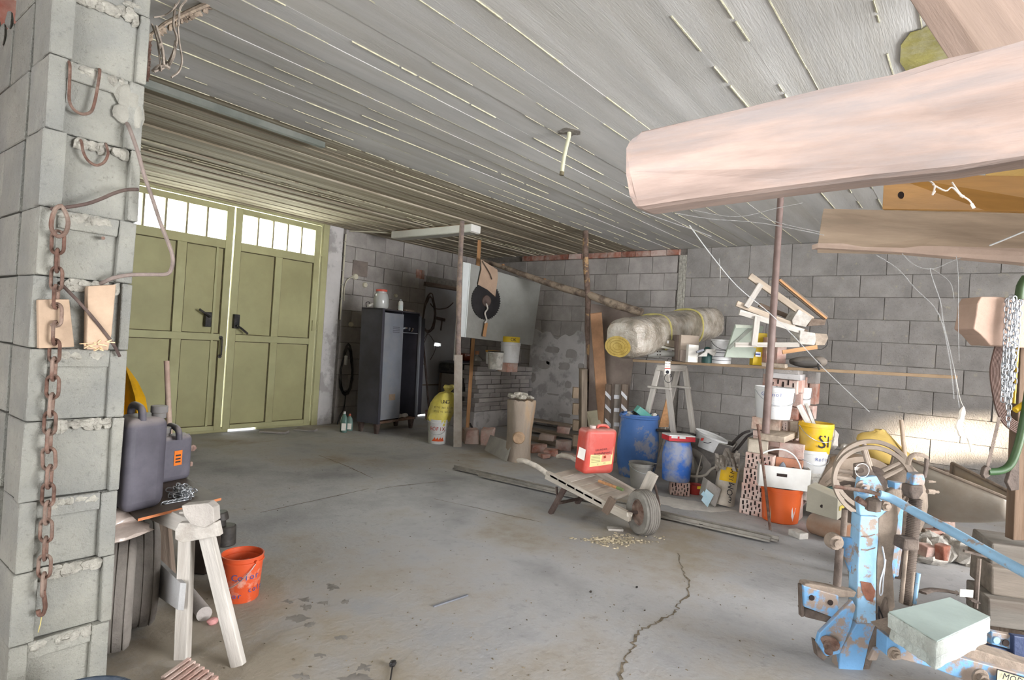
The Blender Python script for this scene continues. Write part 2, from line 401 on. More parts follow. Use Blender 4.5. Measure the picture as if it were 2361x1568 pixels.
# ceiling : the imprint of each formwork board is a strip, fins of laitance at the joints
cm = MB(); cm.box((-3.5, -4.2, ZC+.012), (XB+.25, YD+.25, ZC+.25)); ceiling = cm.build('ceiling', M_ceil); struct(ceiling)
ys = [YD]
while ys[-1] > -1.2:
    ys.append(ys[-1]-(random.uniform(.075, .10) if ys[-1] > 4.1 else random.uniform(.13, .20)))
known = [zz for zz in (FL(x, 0, ZC)[1] for x in (970, 1099, 1358, 1516, 1662, 1773, 2013, 2117))]
k0, k1 = max(known), min(known)
ys = [y for y in ys if y > k0+.09 or y < k1-.09]+known; ys.sort(reverse=True)
fins = MB()
for a, b in zip(ys[:-1], ys[1:]):
    wet = a > 4.05
    x0, x1 = -3.4, XB
    mb = MB(); dz = random.uniform(-.004, .004)*(2.2 if wet else 1)
    g_ = .0025 if wet else .0006; mb.box((x0, b+g_, ZC+dz), (x1, a-g_, ZC+.02))
    mb.build('board_imprint', M_ceil_w if wet else M_ceil, ceiling, bevel=.002 if wet else 0, segs=1)
    if random.random() < (.35 if wet else .92):
        x = x0
        while x < x1:
            l = random.uniform(.03, .5)
            if random.random() < .75:
                h = random.uniform(.0015, .004 if wet else .006); yy = b+random.uniform(-.001, .001)
                fins.box((x, yy-.0022, ZC-h), (min(x+l, x1), yy+.0022, ZC+.01), .0012)
            x += l+random.uniform(0, .05)
o = fins.build('laitance_fins', M_ridge, ceiling); o['kind'] = 'stuff'

ring = [FL(x+random.uniform(-5,5), y+random.uniform(-5,5), ZC-.006) for x, y in ((2072,140),(2075,100),(2095,80),(2120,68),(2140,52),(2165,45),(2185,60),(2195,90),(2200,120),(2180,150),(2140,165),(2090,170))]
mb_ = ring[::-1]; damp = (mb_, )
mb = None
# ---- block laying
def lay(parent, rows, span, place, mt, name='block', skip=None, blen=.37, gap=.006, depthj=.006, half=.5, th=.08, jit=.0015, off0=0.0):
    """rows: list of z edges (top to bottom); place(u, z, d) -> world point; span (u0, u1)"""
    n = 0
    for i, (zt, zb) in enumerate(zip(rows[:-1], rows[1:])):
        u = span[0]-blen*(half if i % 2 else 0)-off0
        while u < span[1]:
            a, b = max(u, span[0]), min(u+blen, span[1]); u += blen
            if b-a < .03: continue
            um, zm = (a+b)/2, (zt+zb)/2
            segs = [(a, b)] if not skip else skip(a, b, zt, zb)
            for (sa, sb) in segs:
                if sb-sa < .03: continue
                d = random.uniform(-depthj, depthj)*.5
                q = [place(sa+gap/2, zb+gap/2, -th), place(sb-gap/2, zb+gap/2, -th), place(sb-gap/2, zb+gap/2, d), place(sa+gap/2, zb+gap/2, d),
                     place(sa+gap/2, zt-gap/2, -th), place(sb-gap/2, zt-gap/2, -th), place(sb-gap/2, zt-gap/2, d), place(sa+gap/2, zt-gap/2, d)]
                mb = MB(); mb.hexa([V3(v)+np.array([random.uniform(-jit, jit) for _ in range(3)]) for v in q])
                mb.build(name, mt, parent, bevel=.004, segs=1); n += 1
    return n
def rows_between(z0, z1, h):
    n = max(1, round((z0-z1)/h)); return [z0+(z1-z0)*i/n for i in range(n+1)]

# door wall (left in the picture) with the gate opening and the small door further right
GX0, GX1 = 2.20, 4.80
DX0, DX1, DZ = 6.72, 7.52, 2.12
wb = MB(); th = .2
wb.box((-3.5, YD+.015, 0), (GX0, YD+th, ZC)); wb.box((GX1, YD+.015, 0), (DX0, YD+th, ZC)); wb.box((DX0, YD+.015, DZ+.06), (DX1, YD+th, ZC)); wb.box((DX1, YD+.015, 0), (XB+th, YD+th, ZC))
wall_left = wb.build('wall_left', M_mortar); struct(wall_left)
def sk_gate(a, b, zt, zb):
    segs = [(a, b)]
    def cut(segs, c0, c1): 
        out = []
        for s0, s1 in segs:
            if s1 <= c0 or s0 >= c1: out.append((s0, s1))
            else:
                if s0 < c0: out.append((s0, c0))
                if s1 > c1: out.append((c1, s1))
        return out
    if zb < DZ+.02: segs = cut(segs, DX0, DX1)
    return cut(segs, 6.47, 6.67) if (2.36 > (zt+zb)/2 > 2.2) else segs
plY = lambda u, z, d: (u, YD-d, z)
lay(wall_left, rows_between(ZC, 0, .228), (5.12, XB), plY, M_blk_l, skip=sk_gate, blen=.36, depthj=.014)
for k in range(3):
    mb = MB(); mb.box((6.48+k*.062, YD-.006, 2.22), (6.535+k*.062, YD+.05, 2.36), .002); mb.build('brick', M_redbrick, wall_left)
# rendered reveal pier beside the gate
mb = MB(); mb.box((GX1+.03, YD-.03, 0), (5.06, YD+.1, ZC)); mb.build('plastered_pier', M_plaster, wall_left, bevel=.01)

# back wall (right in the picture)
bb = MB(); bb.box((XB+.015, -4.2, 0), (XB+.2, YD+.2, ZC)); wall_back = bb.build('wall_back', M_mortar); struct(wall_back)
plX = lambda u, z, d: (XB-d, -u, z)
YS = 3.23   # where the old light blocks end
PY0, PY1, PZ = 4.70, 5.72, 1.45
def sk_pl(a, b, zt, zb):
    return [(a, b)]
lay(wall_back, rows_between(ZC-.09, 0, .232), (-YD+.02, -YS-.06), plX, M_blk_l, blen=.372, depthj=.012)
# row of red bricks on edge along the slab
y = YD-1.05
while y > YS+.05:
    l = random.uniform(.19, .25)
    mb = MB(); mb.box((XB-.035, max(y-l, YS+.05)+.004, ZC-.085), (XB+.03, y-.004, ZC-.008), .003); mb.build('brick', M_redbrick if random.random() > .3 else M_pinkbrick, wall_back, bevel=.003, segs=1)
    y -= l
mb = MB(); mb.box((XB-.012, YS-.05, 1.9), (XB+.02, YS+.05, ZC-.09)); mb.build('mortar_strip', M_mortar_l, wall_back, subd=4, disp=(.02, .03))
lay(wall_back, [2.74]+[2.59-.2555*i for i in range(1, 11)]+[0], (-YS+.05, 2.6), plX, M_blk, blen=.503, depthj=.008, gap=.005, off0=.17)
# rows start: one cut course under the slab
# grey plaster over the lower part of the old wall
def plf(u, v):
    yy = PY1+(PY0-PY1)*u; top = PZ+.05*math.sin(u*9)+.04*math.sin(u*23)
    return (XB-.018-.004*math.sin(u*7+v*5), yy, top*(1-v)+.02)
mb = MB(); mb.grid(plf, 14, 12, (.03, 0, 0)); mb.build('plaster_patch', M_plaster, wall_back, smooth=True)
for py_, pz, sy, sz in ((5.28,1.22,.13,.055),(4.93,1.18,.11,.07),(5.42,.97,.12,.07),(5.05,.98,.10,.06),(4.95,.70,.07,.06),(5.22,.52,.12,.015),(4.98,.22,.12,.03),(5.62,.75,.05,.08),(4.74,1.0,.05,.05),(5.35,1.02,.04,.04)):
    mb = MB(); ring = []
    for k in range(14):
        t = 2*math.pi*k/14; q = 1/((abs(math.cos(t))**4+abs(math.sin(t))**4)**.25)*random.uniform(.8, 1.1)
        ring.append((XB-.0245, py_+math.cos(t)*sy*q, pz+math.sin(t)*sz*q))
    mb.prism(ring, (.01, 0, 0)); mb.build('bare_patch', MT('bare_block', '97928d', .95, var=.12, bump=.6), wall_back)
# unseen right wall, shaped to narrow the sun to a patch on the back wall
# small window for the sun, and a larger opening added for fill light
rb = MB(); HZ = ((-14, 1.5), (5.1, 5.55), (6.15, XB+.2))
for a_, b_ in HZ: rb.box((a_, -4.2, 0), (b_, -4.0, ZC+.25))
for a_, b_, z0, z1 in ((1.5, 5.1, .3, 2.65), (5.55, 6.15, 1.25, 1.62)):
    rb.box((a_, -4.2, 0), (b_, -4.0, z0)); rb.box((a_, -4.2, z1), (b_, -4.0, ZC+.25))
struct(rb.build('wall_right', M_blk))
nb = MB(); nb.box((-9, -8.3, 0), (3.35, -8.0, 4.6)); struct(nb.build('sun_blocker', M_blk))  # unseen wall added to keep the sun out of the larger opening
fw = MB(); fw.box((-3.7, -4.2, 0), (-3.5, -1.2, ZC+.25)); fw.box((-3.7, 1.6, 0), (-3.5, 7.2, ZC+.25)); struct(fw.build('wall_front', M_blk))  # unseen front wall, added to cut the light on pillar and beam
# far brick wall seen past the pillar
fb = MB(); fb.box((-3.5, 3.6, 0), (.56, 3.7, ZC)); fb.box((.56, 3.6, 2.30), (.80, 3.7, ZC)); wf = fb.build('wall_far', MT('far_red', '7a3a2c', .95, var=.4, scale=4, dirt='a08d80', amt=.5, bump=.5)); struct(wf)
bp_ = MB(); bp_.box((-3.4, 3.55, 2.42), (.79, 3.6, 2.48)); struct(bp_.build('trim_4', MT('band_grey', '6d7076', .8)))

# ------------------------------------------------------------------ the gate : two leaves
M_glassw = glass('gate_glass', (.9, .95, .9), .1, .12)
fr = MB(); fr.box((GX0, YD-.02, ZC-.03), (GX1, YD+.08, ZC+.01)); fr.box((GX1-.06, YD-.03, 0), (GX1+.03, YD+.09, ZC)); fr.box((GX0-.03, YD-.03, 0), (GX0+.03, YD+.09, ZC))
fr.box((GX0, YD+.01, 0), (3.62, YD+.06, .062)); fr.box((3.98, YD+.01, 0), (GX1, YD+.06, .062)); struct(fr.build('trim_1', M_gate, bevel=.004, segs=1))
def leaf(nm, x0, x1, mir, tilt):
    o = bpy.data.objects.new(nm, None); C.objects.link(o); o.location = (x0, YD+.02, .02); struct(o)
    T = .045; y0 = YD; yb = YD+T
    W = x1-x0; H = ZC-.06
    def X(t): return x0+t*W if not mir else x1-t*W
    def bx(mb, a, b, z0, z1, d0=0.0, d1=0.0):
        lo, hi = sorted((X(a), X(b))); mb.box((lo, y0+d0, z0), (hi, yb+d1, z1)); return mb
    s = .075/W*1.15
    # t=0 is the meeting edge (mir False) ... stiles
    f = MB()
    bx(f, 0, s, .03, H+.02); bx(f, 1-s, 1, .03, H+.02)
    f.build('stile', M_gate, o, bevel=.003, segs=1)
    f = MB(); bx(f, s, 1-s, 2.63, H+.02); bx(f, s, 1-s, 2.19, 2.29); f.build('top_rail', M_gate, o, bevel=.003, segs=1)
    f = MB(); bx(f, s, 1-s, 1.095, 1.175); f.build('middle_rail', M_gate, o, bevel=.003, segs=1)
    f = MB(); bx(f, s, 1-s, .03, .085); f.build('bottom_rail', M_gate, o, bevel=.003, segs=1)
    mid = .5 if not mir else .44
    f = MB(); bx(f, mid-.04, mid+.04, .085, 1.095, .001); bx(f, mid-.04, mid+.04, 1.175, 2.19, .001); f.build('mullion', M_gate, o, bevel=.003, segs=1)
    for (z0, z1) in ((.085, 1.095), (1.175, 2.19)):
        for (a, b) in ((s, mid-.04), (mid+.04, 1-s)):
            f = MB(); bx(f, a, b, z0, z1, .022, -.005); f.build('panel', M_gate2, o)
            f = MB(); g_ = .009
            for (c, d, e, h) in ((a, a+g_, z0, z1), (b-g_, b, z0, z1)): bx(f, c, d, e, h, .019, -.02)
            bx(f, a, b, z0, z0+.008, .019, -.02); bx(f, a, b, z1-.008, z1, .019, -.02)
            f.build('seam', M_seam, o)
    if mir:   # extra slim stile near the meeting edge of the left leaf
        f = MB(); bx(f, s+.055, s+.075, .085, 1.095, .006); bx(f, s+.055, s+.075, 1.175, 2.19, .006); f.build('batten', M_gate, o)
    n = 5
    for k in range(n):
        a = s+(1-2*s)*k/n; b = s+(1-2*s)*(k+1)/n
        f = MB(); bx(f, a+.004, b-.004, 2.285, 2.635, .02, -.02); f.build('pane', M_glassw, o)
        if k: f = MB(); bx(f, a-.008, a+.008, 2.285, 2.635, .004, -.004); f.build('glazing_bar', MT('glazing_bar', '8d8468', .7, bump=0), o)
    # lock box with lever
    lx = (.19 if mir else .06)
    c = X(lx)
    f = MB(); f.box((c-.035, YD-.045, 1.25), (c+.035, YD+.01, 1.42)); lk = f.build('lock', M_black, o, bevel=.006)
    f = MB(); sgn = -1 if mir else 1
    f.cyl((c, YD-.07, 1.37 if mir else 1.28), (c, YD-.03, 1.37 if mir else 1.28), .014)
    z_ = 1.37 if mir else 1.28
    f.tube([(c, YD-.07, z_), (c+sgn*.05, YD-.075, z_+(.03 if mir else -.03)), (c+sgn*.125, YD-.075, z_+(.075 if mir else -.085))], .013, 8)
    f.build('lever', M_black, lk, smooth=True)
    if mir:
        px_ = X(.055); f = MB(); f.tube([(px_, YD, 1.13), (px_, YD-.04, 1.11), (px_, YD-.04, .93), (px_, YD, .91)], .010, 8)
        f.cyl((px_, YD-.01, 1.13), (px_, YD+.005, 1.13), .022); f.cyl((px_, YD-.01, .91), (px_, YD+.005, .91), .022)
        f.build('pull_handle', M_black, o, smooth=True)
    else:
        f = MB()
        for z in (.35, 1.35, 2.35): f.cyl((x1+.012, YD-.012, z-.06), (x1+.012, YD-.012, z+.06), .013)
        f.build('hinge', M_gate, o, smooth=True)
        f = MB(); f.box((x1-.06, YD-.02, 1.28), (x1-.03, YD, 1.42)); f.build('bolt', M_gate, o)
    return o
leaf('door_1', GX0+.035, 3.525, True, 0)
leaf('door_2', 3.545, GX1-.075, False, 0)
# the plain grey side door, ajar slit of light and lintel
M_sd = MT('side_door_paint', 'a8a8ab', .7, var=.08, scale=2, dirt='86827f', amt=.5, dscale=2, bump=.1)
d3 = bpy.data.objects.new('door_3', None); C.objects.link(d3); d3.location = (DX0, YD, 0); struct(d3)
mb = MB(); sz = (1.155, 1.205); sx_ = (7.02, 7.17)
for lo, hi in (((DX0+.02, 0, .03), (sx_[0], 0, DZ)), ((sx_[1], 0, .03), (DX1-.02, 0, DZ)), ((sx_[0], 0, .03), (sx_[1], 0, sz[0])), ((sx_[0], 0, sz[1]), (sx_[1], 0, DZ))):
    mb.box((lo[0], YD+.03, lo[2]), (hi[0], YD+.07, hi[2]))
mb.build('panel', M_sd, d3)
mb = MB(); mb.box((DX0+.02, YD+.015, .50), (DX1-.02, YD+.03, .52)); mb.build('rail', M_wooddk, d3)
mb = MB(); mb.bar((7.02, YD+.02, 1.62), (7.22, YD+.02, 1.60), .02, .05); mb.bar((7.14, YD+.01, 1.6), (7.13, YD+.01, 1.42), .02, .012); mb.build('latch', M_rustdk, d3)
mb = MB(); mb.box((DX0-.06, YD-.05, DZ), (DX1+.12, YD+.06, DZ+.065), .01); mb.build('lintel', M_wooddk, d3, bevel=.005)
# ------------------------------------------------------------------ block pillar and what hangs on it
PX0, PX1, PY = .560, .838, 2.38
def PF(px, py, off=0.0): return onY(px, py, PY-off)
pil = thing('block_pillar', 'tall pillar of pale hollow concrete blocks at the left edge of the picture', 'pillar', (PX0, PY, 0))
zj = [2.74]+[PF(200, y)[2] for y in (-20, 150, 318, 493, 645, 806, 966, 1140, 1292, 1445)]+[0.0]
zj = sorted(set(round(z, 3) for z in zj), reverse=True)
for i, (zt, zb) in enumerate(zip(zj[:-1], zj[1:])):
    mb = MB(); g = .0018; rec = .022 if i not in (0, 6) else .016
    lx = .048+.012*(i % 2); rx = .030 if i % 2 else .05
    j = .003
    mb.box((PX0, PY+rec, zb+g), (PX1-.004*(i % 2), PY+.20, zt-g), .002)
    mb.box((PX0-.003*(i % 2), PY-.002, zb+g), (PX0+lx, PY+.06, zt-g), .002)
    mb.box((PX1-rx, PY-.001, zb+g), (PX1+.003*(i % 2), PY+.06, zt-g), .003)
    if i % 2 == 0: mb.box((PX0+lx, PY+.006, zt-.06), (PX1-rx, PY+.05, zt-g), .003)
    if i in (6,): pass
    mb.build('block', M_blk_p, pil, bevel=.0028, segs=1)
    # ragged mortar squeezed on the ledge
    if i > 0:
        mm = MB()
        for k in range(15):
            x = random.uniform(PX0+lx+.01, PX1-rx-.01); hh = random.uniform(.010, .026)
            mm.lump((x, PY+.014, zt-.010-hh*.5), random.uniform(.012, .028), random.uniform(.008, .017), hh, .35, 8, 5)
        mm.build('mortar', M_mortar_l, pil, smooth=True)
# side face further back, its blocks staggered and broken off near the top
for i, (zt, zb) in enumerate(zip(zj[:-1], zj[1:])):
    y = PY+.25; e = 5.2 if zt < 2.40 else 2.88
    first = True
    while y < e:
        l = .5 if not first else (.25 if i % 2 else .5); first = False
        mb = MB(); mb.box((PX0+random.uniform(0, .006), y+.003, zb+.003), (PX0+.24, min(y+l, e)-.003, zt-.003), .002); mb.build('block', M_blk_p, pil, bevel=.0028, segs=1)
        y += l
# ragged render hanging from the broken top edge
mm = MB()
for k in range(10):
    y = 2.9+k*.09; mm.lump((PX0-.004, y, min(z_ for z_ in zj if z_ > 2.0 and z_ < 2.40) if False else max(z_ for z_ in zj if z_ < 2.40)+random.uniform(-.03, .02)), .012, random.uniform(.02, .06), random.uniform(.03, .09), .3, 7, 5)
mm.build('mortar', M_blk_p, pil, smooth=True)
mm = MB()
for k in range(9):
    p = PF(random.uniform(225, 335), random.uniform(2, 28)); mm.lump(p+V3((0, .012, 0)), random.uniform(.012, .03), .014, random.uniform(.008, .02), .35, 8, 5)
mm.build('mortar', M_mortar_l, pil, smooth=True)
mm = MB()
for (x, y, sx, sz) in ((300,225,26,30),(318,270,14,40),(288,262,20,22)):
    p = PF(x, y); mm.lump(p+V3((0, .010, 0)), sx/610, .014, sz/610, .15, 10, 6)
mm.build('mortar', MT('pillar_mortar', '97948a', .95, var=.15, scale=12, bump=.8), pil, smooth=True)

def rod(name, pix, r, mt, label, cat, off=.012, n=5, group=None):
    pts = catmull([PF(x, y, o_) for x, y, o_ in pix], n)
    mb = MB(); mb.tube(pts, r, 8)
    return mb.solo(name, mt, label, cat, pts[-1], group, smooth=True)
rod('rebar_loop', [(155,140,-.02),(161,150,.012),(160,200,.012),(160,232,.012),(170,252,.012),(190,263,.012),(210,257,.012),(219,232,.012),(226,195,.012),(230,165,.010),(229,160,-.02)], .0048, M_rust, 'long narrow rusty U-shaped rebar loop, uppermost on the pillar', 'rebar loop')
rod('rebar_loop', [(184,322,-.02),(188,328,.012),(192,350,.012),(203,370,.012),(222,381,.012),(240,374,.012),(249,355,.012),(246,338,.010),(244,332,-.02)], .0046, M_rust, 'short wide rusty rebar loop below the long one on the pillar', 'rebar loop')
rod('bent_rod', [(120,482,-.01),(124,481,.03),(160,477,.045),(200,470,.05),(232,459,.05),(262,446,.05),(290,438,.05),(318,437,.04)], .0062, M_rustdk, 'bent rusty rod across the pillar carrying the heavy chain', 'rod')
rod('curved_bar', [(292,283,-.01),(300,300,.03),(316,345,.05),(333,405,.06),(352,460,.07),(372,520,.08),(388,560,.08),(398,592,.08),(396,618,.07),(384,632,.06),(350,633,.05),(300,634,.04),(262,641,.03),(230,655,-.01)], .0068, MT('dusty_bar', '7d7069', .9, var=.2, scale=20, bump=.5), 'long dusty iron bar curving out from the pillar in front of the gate', 'bar')
rod('diagonal_rod', [(138,652,-.02),(150,664,.02),(190,705,.028),(230,752,.028),(262,795,.026),(276,822,.02)], .0052, M_rustdk, 'thin dark straight rod running diagonally behind the chain', 'rod')
rod('nail_stub', [(238,549,-.01),(238,549,.02)], .006, M_rust, 'short rusty nail stub sticking out of the pillar beside the chain', 'nail')

# rusty chain, every link its own part
def link_mesh(name, L_, W_, r, mt, n=10, m_=6):
    mb = MB(); pts = []
    hl = L_/2-W_/2
    for k in range(n): t = math.pi*k/(n-1); pts.append((W_/2*math.cos(t), 0, hl+W_/2*math.sin(t)))
    for k in range(n): t = math.pi+math.pi*k/(n-1); pts.append((W_/2*math.cos(t), 0, -hl+W_/2*math.sin(t)))
    mb.tube(pts, r, m_, closed=True)
    me = bpy.data.meshes.new(name); me.from_pydata(mb.v, [], mb.f); me.materials.append(mt)
    me.polygons.foreach_set('use_smooth', [True]*len(me.polygons)); return me
def put_link(me, parent, pos, d, ang, name='link'):
    o = bpy.data.objects.new(name, me); C.objects.link(o); o.parent = parent
    q = Vector(d).to_track_quat('Z', 'X').to_matrix().to_4x4() @ Matrix.Rotation(ang, 4, 'Z')
    q.translation = Vector(tuple(V3(pos)-world_of(parent))); o.matrix_local = q
    return o
def chain(parent, path, me, pitch, a0=0.0, turn=math.pi/2, jit=.15):
    path = [V3(p) for p in path]; seg = [np.linalg.norm(b-a) for a, b in zip(path[:-1], path[1:])]; tot = sum(seg); s = pitch/2; k = 0
    while s < tot:
        t = s; i = 0
        while i < len(seg)-1 and t > seg[i]: t -= seg[i]; i += 1
        p = path[i]+(path[i+1]-path[i])*(t/seg[i]); d = unit(path[i+1]-path[i])
        put_link(me, parent, p, d, a0+(turn if k % 2 else 0)+random.uniform(-jit, jit)); s += pitch; k += 1
rc = thing('rusty_chain', 'long rusty chain of oval links with an end hook hanging down the pillar', 'chain', PF(130, 545, .04))
big = MB(); big.tube(catmull([PF(x, y, .045) for x, y in ((141,474),(128,482),(119,508),(120,530),(134,545),(150,538),(157,515),(152,492),(141,474))], 4)[:-1], .0068, 8, closed=True)
big.build('shackle', M_rust, rc, smooth=True)
lk = link_mesh('link', .074, .038, .0054, M_rust)
cp = [PF(x, y, .03) for x, y in ((134,538),(132,600),(129,680),(127,760),(125,830),(121,900),(116,960),(112,1030),(114,1090),(110,1150),(106,1230),(103,1300),(99,1372))]
chain(rc, cp, lk, .0585, .9, math.pi/2*.75)
hk = MB(); hk.tube(catmull([PF(x, y, .03) for x, y in ((100,1362),(103,1385),(104,1402),(98,1417),(90,1416),(88,1407))], 4), .0066, 8); hk.build('hook', M_rust, rc, smooth=True)
wr = MB(); wr.tube([PF(97, 1415, .03), PF(93, 1440, .025), PF(88, 1458, .02)], .0015, 5); wr.build('string', MT('straw', 'b3a468', .9), rc)

def offcut(pix, label, th=.035, nm='wood_offcut'):
    q = [PF(x, y, .024) for x, y in pix]; mb = MB(); mb.prism(q, (0, th, 0))
    return mb.solo(nm, MT('raw_offcut', 'a9927c', .85, var=.15, scale=9, stretch=(1,1,1), dirt='927a64', amt=.4, dscale=5, bump=.3), label, 'wood', q[0], bevel=.003)
offcut([(88,691),(160,690),(172,800),(90,804)], 'reddish square wood offcut wedged in the pillar behind the chain')
offcut([(203,660),(268,656),(258,770),(250,808),(200,806)], 'taller pale wood offcut set in the pillar, split along its grain')
mb = MB()
for k in range(14):
    p = PF(random.uniform(188, 250), random.uniform(788, 808), .026); mb.bar(p, p+V3((random.uniform(-.03, .03), -.004, random.uniform(-.008, .014))), .008, .003)
o = mb.solo('wood_splinters', MT('splinter', 'd0b08a', .9), 'pale wood splinters at the foot of the split offcut', 'splinters', PF(220, 800)); o['kind'] = 'stuff'
# cobwebs and the dirty timber splinter at the head of the pillar
M_web = glass('cobweb', (.62, .57, .52), .9, .55)
M_webd = MT('dusty_web', '9c9084', .95, var=.3, scale=30, bump=.6)
def web(label, strands, mt=None, loc=None, nm='cobweb'):
    mb = MB()
    for pts, r in strands: mb.tube(catmull(pts, 4), r, 5)
    o = mb.solo(nm, mt or M_webd, label, 'cobweb', pts[0] if loc is None else loc, smooth=True); o['kind'] = 'stuff'; return o
S = []
D = 2.35
for pix, r in (([(350,55),(362,90),(368,130),(372,165)], .004), ([(405,10),(400,60),(408,95),(385,150),(355,165)], .005), ([(410,60),(414,100),(420,140),(412,165),(395,178)], .004),
               ([(355,40),(380,35),(400,20),(415,0)], .003), ([(368,100),(385,150),(400,130),(405,95)], .006), ([(352,165),(372,150),(392,158)], .007), ([(360,60),(374,110),(378,150)], .006), ([(430,0),(415,20),(412,60)], .004)):
    S.append(([P(x, y, D+random.uniform(-.02, .02)) for x, y in pix], r))
web('grey dust-laden cobwebs hanging at the head of the pillar', S)
mb = MB(); mb.tube([P(342,84,2.42), P(380,55,2.5), P(430,30,2.6), P(470,12,2.7), P(520,-6,2.8)], [.008,.014,.02,.024,.03], 7, flat=.5); 
for k in range(26):
    t = random.random(); p = P(342+t*180, 84-t*90, 2.42+t*.4)+V3((0,0,-.006)); mb.lump(p, random.uniform(.008,.02), random.uniform(.008,.02), random.uniform(.006,.018), .4, 6, 4)
mb.solo('splintered_lath', M_bark, 'dark ragged splintered lath sticking out above the pillar under the ceiling', 'lath', P(342,84,2.42))
mb = MB()
for k in range(16):
    t = k/16; mb.lump(P(342-t*4, 95+t*90, 2.45), .010, .02, .016, .4, 6, 4)
mb.solo('rusty_edge', M_rust, 'crumbling dark rusty steel edge on the far corner of the pillar', 'steel edge', P(342,120,2.45))

# ------------------------------------------------------------------ tyres, wrapped pack
def tyre(cx_, cy_, R_, Wd, label, yaw=0.0):
    c = V3((cx_, cy_, R_+.002)); ax = unit(V3((.93, -.36, 0))*math.cos(yaw)+V3((.36, .93, 0))*math.sin(yaw))
    t = thing('car_tyre', label, 'tyre', (c[0], c[1], 0), 'old tyres behind the pillar')
    h = Wd/2; mb = MB()
    prof = [(R_*.60,-h*.72),(R_*.66,-h*.95),(R_*.80,-h*1.0),(R_*.93,-h*.92),(R_*.985,-h*.74),(R_,-h*.66),(R_,-h*.60),(R_*.982,-h*.58),(R_*.982,-h*.52),(R_*1.004,-h*.50),(R_*1.008,-h*.06),(R_*.988,-h*.04),(R_*.988,h*.04),(R_*1.008,h*.06),(R_*1.004,h*.50),(R_*.982,h*.52),(R_*.982,h*.58),(R_,h*.60),(R_,h*.66),(R_*.985,h*.74),(R_*.93,h*.92),(R_*.80,h),(R_*.66,h*.95),(R_*.60,h*.72),(R_*.62,h*.5),(R_*.8,h*.6),(R_*.9,0),(R_*.8,-h*.6),(R_*.62,-h*.5)]
    mb.lathe(prof, c, 44, axis=ax, closed=True); mb.build('tread', M_rubber, t, smooth=True)
    return t
tyre(.935, 2.615, .215, .125, 'dusty worn tyre standing closest behind the pillar, under the wrapped pack')
tyre(1.075, 2.76, .215, .13, 'second dusty tyre standing further back beside the first one', .04)
wp = thing('wrapped_pack', 'two bundles wrapped in shiny cloudy plastic film lying on the tyres', 'pack', FL(270, 1240, .47))
M_film = MT('cloudy_film', 'b9aaa0', .22, var=.2, scale=9, dirt='93857c', amt=.5, dscale=5, bump=.5, bscale=14, spec=.7)
M_film2 = MT('clear_film', 'b5aea6', .16, var=.2, scale=7, dirt='978d84', amt=.5, dscale=4, bump=.6, bscale=12, spec=.9)
for c, rx, ry, rz in ((P(255,1222,2.28), .115, .13, .032), (P(245,1185,2.33), .105, .13, .045)):
    mb = MB(); mb.lump(c, rx, ry, rz, .10, 18, 9, .2, q=3.4); mb.build('bundle', M_film, wp, smooth=True)

# ------------------------------------------------------------------ sawhorse with board and canisters
ZB = .555
def beam(mb, a, b, w_, t_, j=.0015, up=(0,0,1)): return mb.bar(a, b, w_, t_, up, j)
fl1, fr1 = FL(420, 1520), FL(550, 1535)
sh = thing('sawhorse', 'whitened timber sawhorse in the left foreground with a board on top', 'sawhorse', (fl1+fr1)/2)
topc = P(455, 1190, 2.33)
far = V3((-.06, .72, 0))
for nm, a, b in (('leg', fl1+V3((0,0,.0)), P(432,1178,2.34)), ('leg', fr1, P(468,1195,2.31))):
    mb = MB(); beam(mb, a, b, .052, .034, up=-FWD); mb.build(nm, M_woodw, sh, bevel=.003)
    mb = MB(); a2, b2 = a+far, b+far+V3((0,0,.02)); beam(mb, a2, b2, .052, .034, up=-FWD); mb.build(nm, M_woodw if nm != 'leg' or a is fl1 else M_wood, sh, bevel=.003)
mb = MB(); beam(mb, topc+V3((-.0,-.03,-.028)), topc+far+V3((0,0,-.02)), .10, .07); mb.build('top_beam', M_woodw, sh, bevel=.004)
mb = MB(); mb.prism([P(x, y, 2.235) for x, y in ((403,1222),(412,1206),(500,1204),(507,1236),(420,1252),(403,1244))], FWD*.03); mb.build('gusset', M_woodw, sh, bevel=.003)
mb = MB(); mb.prism([P(x, y, 2.22) for x, y in ((418,1166),(478,1160),(492,1172),(494,1204),(470,1218),(440,1210),(424,1190))], FWD*.05); mb.build('beam_end', MT('pale_end_grain', 'aca59d', .95, var=.15, bump=.6), sh, bevel=.003)
mb = MB(); mb.prism([P(430,1345,2.26), P(424,1408,2.26), P(330,1345,2.75), P(318,1222,2.78), P(340,1262,2.72)], RGT*-.024+V3((0,0,.0))); mb.build('brace', MT('white_board', 'aaa9a8', .85, var=.12, scale=6, dirt='8b8580', amt=.5, bump=.3), sh, bevel=.002)
mb = MB(); beam(mb, P(378,1195,2.75), P(392,1345,2.72), .05, .03, up=-FWD); mb.build('leg', M_wooddk, sh, bevel=.003)
bd = MB(); A_, B_, C_ = FL(318,1196,ZB), FL(510,1148,ZB), FL(425,1096,ZB); D_ = A_+(C_-B_)
bd.prism([A_, B_, C_, D_], (0,0,-.010)); bd.solo('board', MT('dark_board', '4d423b', .6, var=.2, scale=8, dirt='7a6c60', amt=.4, bump=.1), 'dark brown board with a raw orange edge lying on the left sawhorse', 'board', (A_+C_)/2)
o = bpy.data.objects['board']
eg = MB(); eg.bar(A_+V3((0,0,-.005)), B_+V3((0,0,-.005)), .002, .0102); eg.build('raw_edge', MT('raw_edge', 'b5714a', .9), o)
def dir2(a, b): d = V3(b)-V3(a); d[2] = 0; return unit(d)
ux = dir2(A_, B_); uy = dir2(B_, C_)
